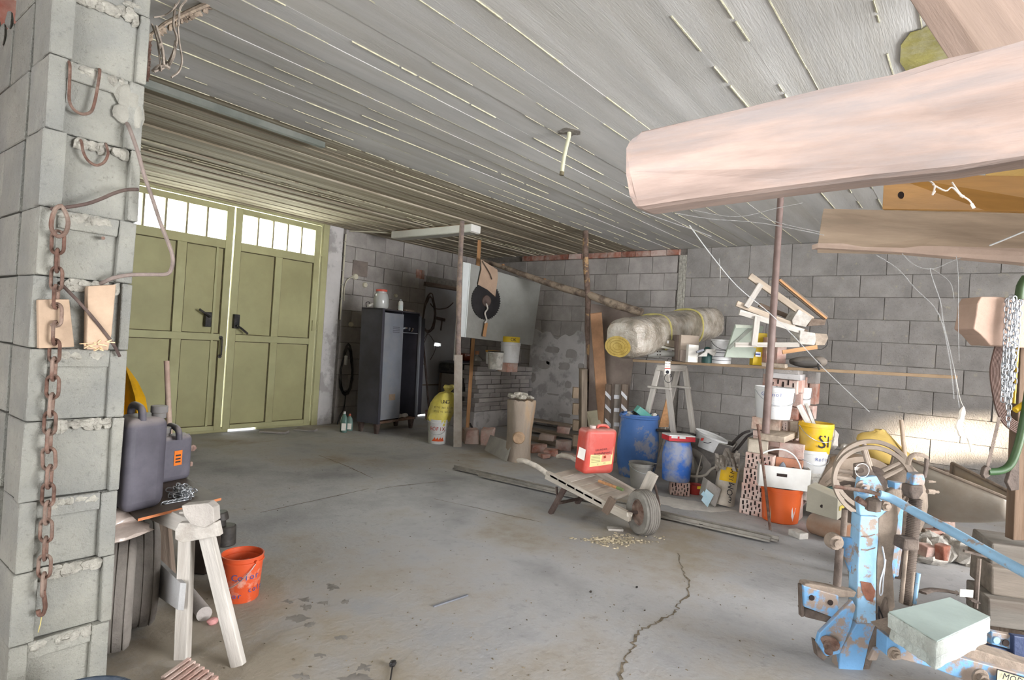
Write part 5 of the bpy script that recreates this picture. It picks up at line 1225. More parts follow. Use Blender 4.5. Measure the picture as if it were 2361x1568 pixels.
# dust and splinters on the floor under the barrow wheel
mb = MB()
for k in range(170):
    px, py = random.gauss(1415, 42), 1246+random.gauss(0, 8)
    if py < 1228: continue
    p = FL(px, py); s = random.uniform(.003, .012); mb.lump(p+V3((0,0,s*.3)), s*random.uniform(1,2.5), s, s*.5, .3, 5, 3, random.uniform(0,3))
o = mb.solo('wood_chips', MT('chips', 'b5a88f', .95, var=.3), 'pale wood chips and crumbs on the floor below the barrow wheel', 'wood chips', FL(1415,1246)); o['kind'] = 'stuff'
mb = MB(); p = FL(1418,1222); mb.obox(p+V3((0,0,.008)), RGT, FWD, (0,0,1), .055, .03, .008, .002); mb.solo('wood_scrap', M_woodw, 'flat pale wood scrap on the floor left of the barrow wheel', 'wood', p)
mb = MB(); p = FL(1616,1217); mb.cyl(p, p+V3((0,0,.03)), .018, .015, 12); mb.solo('bottle_cap', M_black, 'small black cap lying in front of the floor rails', 'cap', p, smooth=True)
for (px, py, lab) in ((1468,1355,'dark screw lying on the floor left of the crack'), (1362,1366,'brown crumb of bark lying on the open floor')):
    p = FL(px, py); mb = MB(); mb.lump(p+V3((0,0,.004)), .012, .007, .005, .3, 7, 4, .4); mb.solo('floor_scrap', M_black, lab, 'scrap', p)
mb = MB(); mb.bar(FL(1000,1398,.004), FL(1078,1372,.004), .012, .006); mb.solo('grey_strip', M_steelblue, 'thin grey strip lying alone on the open floor', 'strip', FL(1040,1384))
mb = MB(); p = FL(905,1537); mb.tube([p+V3((0,0,.006)), FL(899,1575,.006)], .003, 6); mb.lump(p+V3((.0,0,.012)), .02, .012, .012, .3, 8, 4); mb.solo('wire_hook', M_black, 'small black hooked wire at the lower edge of the floor', 'wire', p)

# ------------------------------------------------------------------ blue barrels and the small things beside them
def drum(name, label, basepx, prof, mt, fw, group=None):
    c = FL(*basepx)+FWD*fw; t = thing(name, label, 'barrel', c, group); return t, c
M_blue = MT('blue_barrel', '4a72b0', .5, var=.12, scale=4, dirt='a09a92', amt=.7, dscale=5, dlo=.56, dhi=.62, bump=.1, spec=.4)
t, c = drum('blue_barrel', 'large scuffed open blue plastic barrel filled with scrap', (1475,1106), None, M_blue, .19)
mb = MB(); mb.shell([(.165,0),(.175,.01),(.200,.12),(.212,.28),(.210,.40),(.200,.50),(.192,.58),(.193,.60),(.206,.605),(.208,.625),(.198,.63),(.195,.645)], c, .006, 40); mb.build('body', M_blue, t, smooth=True)
mb = MB(); mb.lathe([(.001,.60),(.185,.60)], c, 24); mb.build('scrap_bed', M_dust, t)
tz = .60
def topof(px, py): d = ray(px, py); return EYEP+d*((tz+.02-EYE)/d[2])
q = c+V3((0,0,tz)); 
tb_ = thing('teal_box', 'turquoise open cardboard box lying tilted on top of the blue barrel', 'box', q)
mb = MB(); bx_ = q+RGT*.02+FWD*-.06+V3((0,0,.055)); ax = unit(RGT*.8-V3((0,0,.55))+FWD*.1); az = unit(V3((0,0,.8))+RGT*.55); ay = unit(np.cross(az, ax)); mb.obox(bx_, ax, ay, az, .085, .05, .035); mb.build('box', MT('teal', '3aa395', .6, var=.08, dirt='bcd0c8', amt=.3), tb_, bevel=.002)
mb = MB(); mb.obox(bx_+az*.037+ax*.01, ax, ay, az, .06, .035, .001); mb.build('pale_window', MT('teal_lt', '8fc9be', .6), tb_)
sc_t = [('crumpled grey paper scrap at the left in the blue barrel', -.12, M_whited), ('white crumpled wrapper on the right in the blue barrel', .13, M_paper), ('black rag scrap at the back of the blue barrel', -.05, M_black), ('blue plastic scrap left of the teal box', -.16, M_blue)]
for lab, u, m_ in sc_t:
    mb = MB(); mb.lump(q+RGT*u+FWD*(.02 if m_ is M_black else -.07)+V3((0,0,.035)), .04, .03, .035, .45, 9, 6); mb.solo('scrap_lump', m_, lab, 'scrap', q+RGT*u, 'scraps in the blue barrel')
# perforated bricks
def holebrick(name, label, c, ax, w_, h, d_, mt, nx=6, ny=3, group=None, top=False, parent_kind=None):
    """a perforated clay brick: its holes on the visible face are dark slots, their colour standing in for shaded depth"""
    az = V3((0,0,1)); ay = unit(np.cross(az, ax)); ay = ay if np.dot(ay, FWD) > 0 else -ay
    t = thing(name, label, 'brick', c, group)
    mb = MB(); mb.obox(V3(c)+az*h/2+ay*d_/2, ax, ay, az, w_/2, d_/2, h/2, .003); mb.build('body', mt, t, bevel=.005, segs=1)
    mb = MB()
    for i in range(nx):
        for j in range(ny):
            px_ = (i+.5)/nx-.5+(.02 if j % 2 else -.02); pz = (j+.5+(.25 if i % 2 else -.1))/ny
            if pz > .93: continue
            o_ = V3(c)+ax*px_*w_*.88+az*h*pz*.92
            s = random.uniform(.7, 1.25)
            mb.obox(o_+ay*.004, ax, ay, az, w_*.026*s, .008, h/ny*.33*s, .0012)
    o = mb.build('holes', M_hole, t); o['kind'] = 'stuff'
    return t
c = FL(1533,1132)+V3((0,0,0)); 
e0, e1 = FL(1518,1132), FL(1588,1146); ax = unit(FL(1586,1146)-FL(1548,1142)); c = (FL(1546,1142)+FL(1588,1146))/2
ax2 = unit(ax); wB = np.linalg.norm(FL(1588,1146)-FL(1546,1142))
holebrick('perforated_brick', 'single perforated brick on the floor carrying the small blue drum', c, ax2, .175, .125, .17, M_pinkbrick, 6, 3)
fb = c+V3((0,0,.127))+FWD*.085-RGT*.02
t = thing('blue_drum', 'small two-tone blue drum with dusty shoulders standing on a perforated brick', 'drum', fb)
mb = MB(); mb.lathe([(.118,0),(.126,.01),(.130,.10),(.128,.11),(.133,.12),(.136,.24),(.125,.31),(.112,.345),(.112,.36),(.09,.365)], fb, 36); mb.build('body', MT('blue_drum', '3c6ab8', .45, var=.08, scale=5, dirt='97979a', amt=.8, dscale=2.4, dlo=.5, dhi=.58, dust='a39d98', dustamt=.8, bump=.08), t, smooth=True)
t = thing('red_white_box', 'flat red and white box lying on the small blue drum', 'box', fb+V3((0,0,.366)))
ax = unit(RGT*.9+FWD*.2-V3((0,0,.02))); ay = unit(np.cross((0,0,1), ax))
mb = MB(); mb.obox(fb+V3((0,0,.366+.024)), ax, ay, (0,0,1), .132, .075, .022); b_ = mb.build('red_base', MT('box_red', 'ad2b33', .5, var=.05, bump=0), t, bevel=.002)
mb = MB(); mb.obox(fb+V3((0,0,.366+.052)), ax, ay, (0,0,1), .130, .073, .006); mb.build('white_lid', M_white, t, bevel=.002)
nf = ay if np.dot(ay, FWD) < 0 else -ay
mb = MB()
for u in (-.08, .0): mb.obox(fb+V3((0,0,.366+.037))+ax*u+nf*.0755, ax, nf, (0,0,1), .03, .001, .009)
mb.build('white_print', M_white, b_)
t, c = bucket('bucket', 'small grey rubber bucket with a spout between the barrel and the drum', (1480,1128), .235, .088, .118, MT('grey_bucket', '85827e', .7, var=.12, dirt='a8a49c', amt=.5, bump=.1), hdown=.25, haz=.3)
mb = MB(); s_c = c+V3((0,0,.225))+RGT*.118; mb.prism([s_c-RGT*.015-FWD*.03, s_c+RGT*.03, s_c-RGT*.015+FWD*.03, s_c-RGT*.01+V3((0,0,-.04))], (0,0,.01)); mb.build('spout', MT('grey_bucket', '85827e'), t)
# ------------------------------------------------------------------ metal wheelbarrow with the tilted tub
wb0 = FL(1640,1135)+FWD*.28; dw = dep(wb0)
t = thing('metal_wheelbarrow', 'dark steel wheelbarrow with a pale tube frame behind the blue drum', 'wheelbarrow', (wb0[0], wb0[1], 0))
M_tray = MT('tray_dark', '5d5854', .75, var=.25, scale=5, dirt='8e867e', amt=.6, dscale=4, bump=.2)
vs = []; fs = []; R0 = [P(1580,1003,dw+.1), P(1690,1030,dw-.1), P(1700,1020,dw+.45), P(1600,1000,dw+.6)]; R1_ = [P(1610,1072,dw+.08), P(1665,1086,dw+.0), P(1672,1075,dw+.35), P(1620,1068,dw+.42)]
mb = MB(); mb.add(R1_+R0, [(0,1,2,3),(0,4,5,1),(1,5,6,2),(2,6,7,3),(3,7,4,0)]); o = mb.build('tray', M_tray, t)
sm = o.modifiers.new('sol', 'SOLIDIFY'); sm.thickness = .006
mb = MB(); mb.tube(R0, .008, 6, closed=True); mb.build('rim_wire', M_whited, t, smooth=True)
M_tubef = MT('frame_tube', 'aaa296', .6, var=.12, dirt='8b8276', amt=.5)
mb = MB(); mb.tube(catmull([P(1585,1096,dw-.02), P(1600,1099,dw-.04), P(1625,1096,dw-.05), P(1640,1082,dw-.04), P(1658,1074,dw-.03), P(1685,1062,dw-.02), P(1700,1040,dw)], 5), .013, 8); mb.build('frame_tube', M_tubef, t, smooth=True)
mb = MB(); mb.tube([P(1618,1050,dw), P(1612,1075,dw-.02), P(1606,1098,dw-.04), P(1606,1112,dw-.04)], [.004,.006,.012,.012], 7); mb.build('stay', M_tubef, t, smooth=True)
wc2 = P(1598,1082,dw+.1); wc2[2] = max(wc2[2], .16)
mb = MB(); mb.lathe([(.09,-.03),(.14,-.04),(.17,-.03),(.178,0),(.17,.03),(.14,.04),(.09,.03)], V3((wc2[0], wc2[1], .18)), 28, axis=unit(RGT*.3+FWD), closed=True); mb.build('wheel', M_rubber, t, smooth=True)
for k, pts in enumerate(([P(1650,1060,dw+.05), P(1690,1020,dw+.2), P(1712,1000,dw+.3), P(1728,994,dw+.35)], [P(1668,1068,dw+.0), P(1700,1035,dw+.1), P(1722,1008,dw+.2), P(1736,1000,dw+.25)])):
    mb = MB(); mb.tube(catmull(pts, 4), .014, 8); mb.build('handle', MT('dark_tube', '4b4543', .7, var=.2), t, smooth=True)
for s in (P(1655,1085,dw+.1), P(1690,1075,dw+.3)):
    mb = MB(); e_ = s.copy(); e_[2] = 0; mb.bar(s, e_, .02, .02); mb.build('leg', M_rustdk, t)
tc2 = P(1634,1014,dw+.12)
t, c = bucket('tub', 'shallow white plastic tub tilted in the steel wheelbarrow', None, .15, .135, .165, M_white, base=tc2+V3((0,0,-.09))-RGT*.015, tilt=unit(V3((0,0,1))+RGT*.28-FWD*.12), handle=False, cat='tub')
tl = unit(V3((0,0,1))+RGT*.28-FWD*.12)
mb = MB(); p = P(1619,1013,dw-.06); mb.obox(p, RGT, FWD, tl, .012, .002, .014); mb.build('red_mark', MT('red_mark', 'c23a30', .6), t)
mb = MB(); mb.tube([P(1622,1020,dw-.062), P(1632,1022,dw-.065), P(1640,1020,dw-.065)], .003, 5); mb.build('ink_scribble', M_ink, t)
mb = MB(); a_, b_ = P(1512,991,dw+.12), P(1602,1002,dw+.12); mb.bar(a_, b_, .10, .02); mb.solo('black_pan', M_black, 'flat black pan with a long rim lying behind the red and white box', 'pan', (a_+b_)/2, bevel=.004)
c = FL(1606,1142)+FWD*.05; t = thing('red_pot', 'small dark red pot with a yellow rim sticker on the floor under the barrow', 'pot', c)
mb = MB(); mb.shell([(.05,0),(.062,.02),(.068,.085),(.070,.09)], c, .004, 24); mb.build('pot', MT('dark_red', '8d2f28', .5, var=.15), t, smooth=True)
mb = MB(); p = c-FWD*.066+V3((0,0,.075))+RGT*.02; mb.obox(p, RGT, FWD, (0,0,1), .024, .003, .014); mb.build('yellow_sticker', M_yel, t, bevel=.002)
# grey block, blue card
c0 = FL(1650,1172); ax = unit(RGT*.75-FWD*.5); 
mb = MB(); q4 = [over(c0,1622,1148), over(c0,1650,1172), over(c0,1664,1128), over(c0,1632,1106)]; q4[1][2] = max(q4[1][2], .0); mb.prism(q4, FWD*.13); mb.solo('grey_stone', MT('grey_stone', '96908a', .95, var=.15, dirt='7a7470', amt=.5, bump=.7), 'rough grey stone block leaning on the cement sack', 'stone', c0, bevel=.01)
q4 = [over(c0,1613,1150)-FWD*.05, over(c0,1627,1166)-FWD*.05, over(c0,1641,1138)-FWD*.05, over(c0,1624,1124)-FWD*.05]
t = thing('blue_card', 'pale blue folded card leaning against the rough grey stone', 'card', q4[0]); mb = MB(); mb.prism(q4, FWD*.004); mb.build('card', MT('pale_blue', 'a9c2cc', .7, var=.05), t)
mb = MB(); mb.prism([over(c0,1611,1136)-FWD*.056, over(c0,1618,1142)-FWD*.056, over(c0,1628,1148)-FWD*.056, over(c0,1618,1128)-FWD*.056], FWD*.003); mb.build('flap', MT('pale_blue2', '9bb8c4', .7), t)
# cement sack
b0 = FL(1682,1170); db = dep(b0)
t = thing('cement_sack', 'half-empty cement sack with a yellow print field leaning by the brick stack', 'sack', b0)
def sackf(u, v):
    xl = 1660+(1-v)*0+ (1652-1660)*0; 
    L_ = (1646+(1662-1646)*v, 1160+(1072-1160)*v); R_2 = (1692+(1706-1692)*v, 1172+(1080-1172)*v)
    x = L_[0]+(R_2[0]-L_[0])*u; y = L_[1]+(R_2[1]-L_[1])*u
    bul = math.sin(math.pi*min(max(u, .02), .98))**.5*(.085+.02*math.sin(v*9))*(1-.4*v)
    return P(x, y, db+.06-bul+.10*v)
mb = MB(); mb.grid(sackf, 14, 14); fr_ = [v for v in mb.v]
mb2 = MB(); mb2.grid(lambda u, v: sackf(u, v)*1.0+FWD*(.02+.12*math.sin(math.pi*min(max(u,.02),.98))**.5), 14, 14)
mb.add(mb2.v, [f[::-1] for f in mb2.f]); n = 15
off_ = len(fr_); bd = [i for i in range(14)]+[14+n*j for j in range(14)]+[n*14+14-i for i in range(14)]+[n*(14-j) for j in range(14)]
mb.f += [(a_, a_+off_, b_+off_, b_) for a_, b_ in zip(bd, bd[1:]+bd[:1])]
for k in range(len(mb.v)): pass
mb.build('paper_sack', MT('cement_paper', 'b8aea0', .9, var=.1, scale=5, dirt='8e857a', amt=.6, dscale=4, bump=.5, bscale=18), t, smooth=True)
def sk(u, v, o_=.004): p = sackf(u, v); return p-FWD*o_
mb = MB(); mb.grid(lambda u, v: sk(.04+.86*u, .62+.36*v), 8, 6); mb.build('yellow_field', MT('sack_yellow', 'd6ac18', .8, var=.08, dirt='b9a070', amt=.3), t, smooth=True)
xd = unit(sk(.7,.9)-sk(.62,.1)); ud = unit(sk(.2,.5)-sk(.8,.5))
text('IBOM', .075, M_ink, t, sk(.66,.36,.014), xd, ud); text('15.M', .055, M_ink, t, sk(.62,.80,.016), xd, ud)
mb = MB(); mb.grid(lambda u, v: P(1656+50*u, 1078-32*v+8*math.sin(u*9)+5*math.sin(u*23), db+.10+.05*math.sin(u*14+v*4)), 12, 5, (0,.03,0)); mb.build('torn_top', MT('torn_paper', '8f877e', .9, var=.25, dirt='b5aa9c', amt=.5), t, smooth=True)

# ------------------------------------------------------------------ brick stack in front of the back wall
axb = unit(FL(1765,1190)-FL(1708,1180)); hB = .128
c0 = (FL(1704,1182)+FL(1768,1196))/2; c0 = c0.copy()
ax = unit(FL(1768,1196)-FL(1704,1182)); wB = np.linalg.norm(FL(1768,1196)-FL(1704,1182)); dstk = dep(c0); ay = unit(np.cross((0,0,1), ax)); ay = ay if np.dot(ay, FWD) > 0 else -ay
ord_ = ['lowest', 'second from the floor', 'third from the floor', 'fourth from the floor']
z = 0
for k in range(4):
    holebrick('perforated_brick', 'perforated brick '+ord_[k]+' in the left front column of the brick stack', c0+V3((0,0,z))+ax*(.006*k)+ay*.004*k, ax, wB, hB-.003, .24, M_pinkbrick, 6, 3, 'perforated bricks in the stack'); z += hB
mb = MB(); mb.obox(c0+V3((0,0,z+.055))+ax*-.02+ay*.10, unit(ax*.9+ay*.3), unit(ay*.9-ax*.3), (0,0,1), .078, .085, .054, .006); mb.solo('concrete_block', MT('yellowish_block', 'b3a898', .95, var=.15, bump=.7, dirt='968a7c', amt=.5), 'rough yellowish block on top of the left front column of the stack', 'block', c0+V3((0,0,z)), bevel=.008)
c1 = c0+ax*(wB*.5+.02)+ay*.10
z1 = 0
labs = ['lowest', 'second', 'third', 'fourth', 'fifth', 'sixth']
for k in range(5):
    mb = MB(); h = .125; w_ = .185+.02*(k % 2)
    mb.obox(c1+ax*.10+V3((0,0,z1+h/2))+ay*(.08+.008*k)+ax*.012*(k%3), ax, ay, (0,0,1), w_/2, .12, h/2-.002, .004)
    mb.solo('clay_brick', M_pinkbrick if k != 3 else MT('salmon_brick', 'bd8469', .93, var=.2, dirt='cdbdae', amt=.5, bump=.5), 'ribbed clay brick, '+labs[k]+' from the floor in the middle column of the stack', 'brick', c1+V3((0,0,z1)), 'clay bricks in the stack', bevel=.005); z1 += h
# the upper courses under and beside the bucket
PZ_ = lambda px, py, d: P(px, py, d)
def box_px(name, mt, label, cat, x0, x1, y0, y1, d, dp, axd=None, group=None, j=.003, bevel=.004, zlow=None):
    w_ = (x1-x0)/FPX*d; h = (y1-y0)/FPX*d; a_ = unit(axd) if axd is not None else RGT; n_ = unit(np.cross((0,0,1), a_)); n_ = n_ if np.dot(n_, FWD) > 0 else -n_
    c = P((x0+x1)/2, (y0+y1)/2, d); mb = MB(); mb.obox(c+n_*dp/2, a_, n_, (0,0,1), w_/2, dp/2, h/2, j)
    return mb.solo(name, mt, label, cat, c-V3((0,0,h/2)), group, bevel=bevel)
d5 = 5.02
G2 = 'bricks of the upper stack'
axs = unit(ax)
box_px('clay_brick', M_pinkbrick, 'small brick under the ribbed brick at the left of the upper stack', 'brick', 1736, 1760, 993, 1006, d5, .2, axs, G2)
box_px('clay_brick', M_pinkbrick, 'lower small brick at the left below the steel prop', 'brick', 1736, 1762, 1007, 1022, d5, .2, axs, G2)
box_px('timber_pad', M_wood, 'split timber pad lying under the foot of the steel prop', 'timber', 1750, 1806, 1003, 1017, d5-.36, .42, axs, None, .004)
box_px('clay_brick', M_pinkbrick, 'brick lying right under the timber pad of the steel prop', 'brick', 1757, 1802, 1018, 1030, d5-.02, .2, axs, G2)
box_px('clay_brick', MT('mortared_brick', 'b7a596', .95, var=.25, scale=14, dirt='a8705c', amt=.6, dscale=8, bump=.8), 'long ribbed mortar-stained brick directly under the big white bucket', 'brick', 1734, 1795, 964, 993, d5, .24, axs, G2, .003)
holebrick('perforated_brick', 'perforated brick end right beside the long ribbed brick under the white bucket', P(1804,1000,d5), axs, 20/FPX*d5, 30/FPX*d5, .2, M_pinkbrick, 3, 5, G2)
box_px('clay_brick', M_pinkbrick, 'tall ribbed brick standing right of the steel prop foot', 'brick', 1800, 1826, 1006, 1040, d5, .24, axs, G2)
box_px('clay_brick', M_pinkbrick, 'tall ribbed brick in the middle column behind the white tote', 'brick', 1796, 1822, 1041, 1085, d5, .24, axs, G2)
box_px('timber_block', M_wood, 'square grey timber block right of the ribbed brick under the bucket', 'timber', 1814, 1838, 972, 1010, d5+.05, .12, axs, None)
d6 = 5.45
t = holebrick('perforated_brick', 'open hollow brick highest in the stack just under the long shelf', P(1803,907,d6), axs, 62/FPX*d6, 32/FPX*d6, .22, M_redbrick, 5, 2, G2)
for o in list(t.children): 
    if o.name.startswith('body'): o.data.materials[0] = M_pinkbrick
box_px('clay_brick', M_pinkbrick, 'pale brick end right of the big white bucket, upper of two', 'brick', 1833, 1848, 876, 905, d6-.03, .2, axs, G2)
box_px('clay_brick', M_pinkbrick, 'pale brick end right of the big white bucket, lower of two', 'brick', 1826, 1846, 906, 938, d6, .2, axs, G2)
box_px('clay_brick', M_redbrick, 'dark red perforated brick behind the right side of the white bucket', 'brick', 1822, 1838, 939, 968, d6, .2, axs, G2)
box_px('clay_brick', M_pinkbrick, 'pale hollow brick behind the mortar gun above the yellow bucket', 'brick', 1850, 1872, 936, 968, d6, .2, axs, G2)
box_px('clay_brick', M_redbrick, 'red brick standing upright at the right rim of the upper stack', 'brick', 1866, 1880, 884, 932, d6+.1, .2, axs, G2)
box_px('concrete_slab', M_blk_l, 'upper grey slab between the shelf and the hollow brick', 'slab', 1772, 1838, 849, 861, d6-.05, .2, axs, None)
box_px('concrete_slab', M_plaster, 'thicker pale slab lying on the hollow brick under the shelf', 'slab', 1772, 1843, 861, 874, d6-.05, .2, axs, None)
box_px('concrete_slab', M_blk, 'darker concrete block behind the slabs at the right under the shelf', 'slab', 1842, 1880, 858, 884, d6+.1, .2, axs, None)
box_px('timber_block', M_wood, 'short timber block packed under the shelf left of the slabs', 'timber', 1757, 1808, 837, 847, d6-.1, .12, axs, None)
mb = MB(); mb.obox(P(1805,1010,d6+.25), axs, ay, (0,0,1), .19, .10, .60); o = mb.solo('brick_core', M_redbrick, 'shadowed bricks at the core of the stack behind the buckets', 'bricks', P(1805,1170,d6+.25)); o['kind'] = 'stuff'
t, c, w_, h = bk('bucket', 'big square-shouldered white bucket with blue print on the brick stack', 1739, 1824, 892, 964, 4.98, M_white, contents=None, taper=.86, handle=True)
wrap_text('Granol', .045, M_inkblue, t, c, w_*.965, h*.78, -.12)
for k in range(5): wrap_text('- - - - -', .03, MT('faint_blue', '93a3b8', .8), t, c, w_*.955, h*(.62-.09*k), .25)
bk('bucket', 'small white bucket half hidden behind the pale bricks of the stack', 1832, 1867, 893, 941, 5.55, M_white, handle=True)
# yellow bucket on white buckets
dyl = 4.86
t, c, w_, h = bk('bucket', 'grey-white empty bucket lowest under the yellow bucket', 1836, 1894, 1086, 1150, dyl, M_whited)
zb0 = c[2]
t, c, w_, h = bk('bucket', 'white bucket with blue print stacked under the yellow bucket', 1835, 1903, 1036, 1092, dyl, M_white, handle=True, taper=.8)
wrap_text('Röfix', .04, M_inkblue, t, c, w_*.97, h*.68, .75)
t, c, w_, h = bk('bucket', 'dirty yellow bucket with a black letter S, full of tools', 1841, 1915, 974, 1044, dyl, MT('yellow_bucket', 'd9ac22', .5, var=.08, dirt='b5a67c', amt=.5, dscale=7, bump=.08), handle=True, taper=.82)
mb = MB(); 
wrap_text('S', .155, M_ink, t, c, w_*.92, h*.42, .42)
wrap_text('I', .13, M_ink, t, c, w_*.92, h*.42, .86)
q = c+V3((0,0,h*.9))
for k, (x0, y0, x1, y1, r, m_, nm, lab) in enumerate(((1842,934,1868,985,.022,M_woodw,'trowel','flat pale board sticking out of the yellow bucket, widest of three'), (1858,930,1878,982,.012,M_whited,'float_handle','thin grey handle sticking out of the yellow bucket'), (1868,944,1880,984,.008,M_rustdk,'iron_rod','short rusty rod at the right in the yellow bucket'))):
    mb = MB(); mb.bar(P(x1,y1,dyl+.01*k), P(x0,y0,dyl+.05), r*2, .012, up=-FWD); mb.solo(nm, m_, lab, 'tool', P(x1,y1,dyl), 'tools in the yellow bucket')
# orange bucket, tote
t, c = bucket('bucket', 'clean orange bucket with a white leaf emblem under the white tote', (1815,1211), .28, .135, .155, MT('orange2', 'c95a28', .45, var=.05, dirt='a5643f', amt=.25, bump=.05), handle=False)
co = c
to = unit(-V3((c[0], c[1], 0))); sd = np.cross(V3((0,0,1)), to)
def onb(a, z, r=.150): n_ = to*math.cos(a)+sd*math.sin(a); return V3(c)+n_*(r*(.88+.12*z/.28)+.002)+V3((0,0,z)), n_, sd*math.cos(a)-to*math.sin(a)
def decal(name, pts, mt, par):
    mb = MB(); P0 = [onb(a, z)[0] for a, z in pts]; n_ = onb(sum(a for a, z in pts)/len(pts), .1)[1]; mb.prism(P0, n_*.0012); return mb.build(name, mt, par)
decal('emblem', [(.75,.03),(.62,.07),(.60,.12),(.66,.18),(.74,.20)], M_white, t); decal('emblem', [(.75,.03),(.74,.20),(.84,.205),(.95,.19),(.93,.14),(.86,.13)], M_white, t)
decal('red_vein', [(.73,.04),(.76,.04),(.80,.19),(.78,.19)], MT('red_vein', 'c04a36', .6), t)
decal('pale_label', [(-.95,.03),(-.50,.03),(-.50,.135),(-.72,.14),(-.72,.19),(-.95,.19)], MT('grey_label', '9f9a86', .8, dirt='b5b09c', amt=.4), t)
mb = MB(); pts = [V3(c)+V3((0,0,.255))+RGT*-.155*math.cos(math.pi*k/14)+V3((0,0,.24*math.sin(math.pi*k/14)))-FWD*.02 for k in range(15)]; pts = catmull([over(c-FWD*.1,x,y) for x,y in ((1757,1046),(1770,1040),(1790,1036),(1810,1038),(1830,1050),(1842,1068),(1847,1085),(1846,1108))], 4); mb.tube(pts, .0065, 8); mb.build('bail', M_white, t, smooth=True)
zt_ = .282
tt = thing('tote_tray', 'white plastic carrying tray with a slotted handle on the orange bucket', 'tray', c+V3((0,0,zt_)))
a_t = unit(RGT*.93-FWD*.30); n_t = unit(np.cross((0,0,1), a_t)); n_t = n_t if np.dot(n_t, FWD) > 0 else -n_t
lc_ = over(c-FWD*.14, 1813, 1128); W_, D2_, H2_ = .185, .125, .085
cc = c+V3((0,0,zt_+H2_))+a_t*.0
M_tote = MT('tote_white', 'cfcdc8', .5, var=.05, dirt='9c958a', amt=.3, bump=.05)
mb = MB(); mb.obox(cc-V3((0,0,H2_-.004)), a_t, n_t, (0,0,1), W_, D2_, .004); mb.build('floor', M_tote, tt).name = 'tray_bottom'
for nm, c_, hx, hy in (('front_wall', cc-n_t*D2_, W_, .003), ('back_wall', cc+n_t*D2_, W_, .003), ('end_wall', cc-a_t*W_, .003, D2_), ('end_wall', cc+a_t*W_, .003, D2_)):
    mb = MB(); mb.obox(c_+V3((0,0,.02 if nm=='back_wall' else 0)), a_t, n_t, (0,0,1), hx, hy, H2_+(.02 if nm=='back_wall' else 0)); mb.build(nm, M_tote, tt, bevel=.002)
mb = MB(); mb.obox(cc-n_t*(D2_+.004)+V3((0,0,.02))-a_t*.02, a_t, n_t, (0,0,1), .038, .0015, .012); mb.build('grip_slot', M_hole, tt, bevel=.001)
for k, (u, v, m_, lab) in enumerate(((-.13,.0,MT('red_tool','a63a36',.5),'red tool body at the left in the white tray'), (.0,.02,M_steelblue,'grey blade-like tool upright in the white tray'), (.08,-.02,M_black,'dark pincers at the right in the white tray'))):
    mb = MB(); p = cc+a_t*u+n_t*v+V3((0,0,.03)); mb.lump(p, .06 if k != 1 else .014, .03, .075 if k == 1 else .045, .25, 9, 6, .5); mb.solo('hand_tool', m_, lab, 'tool', p, 'tools in the white tray', smooth=True)
# carton, cylinder, small wood block
dcy = 4.42
a, b = P(1872,1212,dcy+.1), P(1958,1238,dcy-.15); r = .078; a[2] = b[2] = r+.003
mb = MB(); mb.lathe([(.001,0),(r*.92,0),(r,.012),(r,np.linalg.norm(b-a)-.012),(r*.92,np.linalg.norm(b-a)),(.001,np.linalg.norm(b-a))], a, 30, axis=b-a); mb.solo('brown_cylinder', MT('brown_enam', '8b6349', .6, var=.2, scale=4, dirt='a09080', amt=.6, dust='a2968a', dustamt=.8, bump=.1), 'brown dusty steel cylinder lying on the floor under the grey carton', 'cylinder', (a+b)/2, smooth=True)
ctn = thing('grey_carton', 'closed grey carton with yellow tape lying on the brown cylinder', 'carton', (a+b)/2+V3((0,0,r)))
q4 = [P(1858,1178,4.35), P(1930,1200,4.20), P(1932,1150,4.20), P(1862,1120,4.35)]; M_ct = MT('carton_grey', 'a39d8e', .85, var=.07, scale=5, dirt='b3a56a', amt=.35, dscale=3, dlo=.55, dhi=.65)
k_ = unit(FWD*.75+RGT*.66)*.20; mb = MB(); mb.prism(q4, k_); mb.build('box', M_ct, ctn, bevel=.003)
mb = MB(); p = (q4[0]+q4[1])/2*.6+(q4[2]+q4[3])/2*.4; mb.cyl(p-FWD*.004, p+FWD*.001, .012, n=12); mb.build('hand_hole', M_hole, ctn)
mb = MB(); mb.bar(q4[1]*.5+q4[2]*.5+k_*.2-FWD*.003+RGT*.003, q4[1]*.5+q4[2]*.5+k_*.9-FWD*.003+RGT*.004, .03, .003, up=unit(np.cross(k_, (0,0,1)))); mb.build('tape', MT('yellow_tape', 'b3a04c', .8), ctn)
mb = MB(); p = FL(1840,1238); mb.obox(p+V3((0,0,.022)), unit(RGT*.9+FWD*.3), unit(FWD*.9-RGT*.3), (0,0,1), .04, .055, .022); mb.solo('wood_block', M_woodw, 'small square wood block on the floor right of the thin rusty rod', 'wood', p, bevel=.003)
# steel prop and thin rod
tp3 = FL(1798,485,ZC); bp = P(1765,1003,4.76)
t = thing('steel_prop', 'brown steel tube prop standing on the brick stack up to the ceiling', 'prop', bp)
tp3 = P(1798,485,4.80); zc_ = (ZC-.012-bp[2]); tdir = (tp3-bp)/(tp3[2]-bp[2]); tp3 = bp+tdir*zc_
mb = MB(); mb.cyl(bp, tp3, .030, .024, 18); mb.build('tube', MT('prop_brown', '6d5a54', .6, var=.12, scale=10, dirt='857a74', amt=.4, bump=.08), t, smooth=True)
mb = MB(); mb.obox(tp3-V3((0,0,.004)), RGT, FWD, (0,0,1), .06, .06, .004); mb.build('head_plate', M_rustdk, t)
a, b = FL(1776,1222), P(1747,978,4.72); mb = MB(); mb.tube([a, a+(b-a)*.5+RGT*.004, b], .011, 8); mb.solo('thin_rod', M_rust, 'thin rusty rod leaning from the floor against the brick stack', 'rod', a, smooth=True)
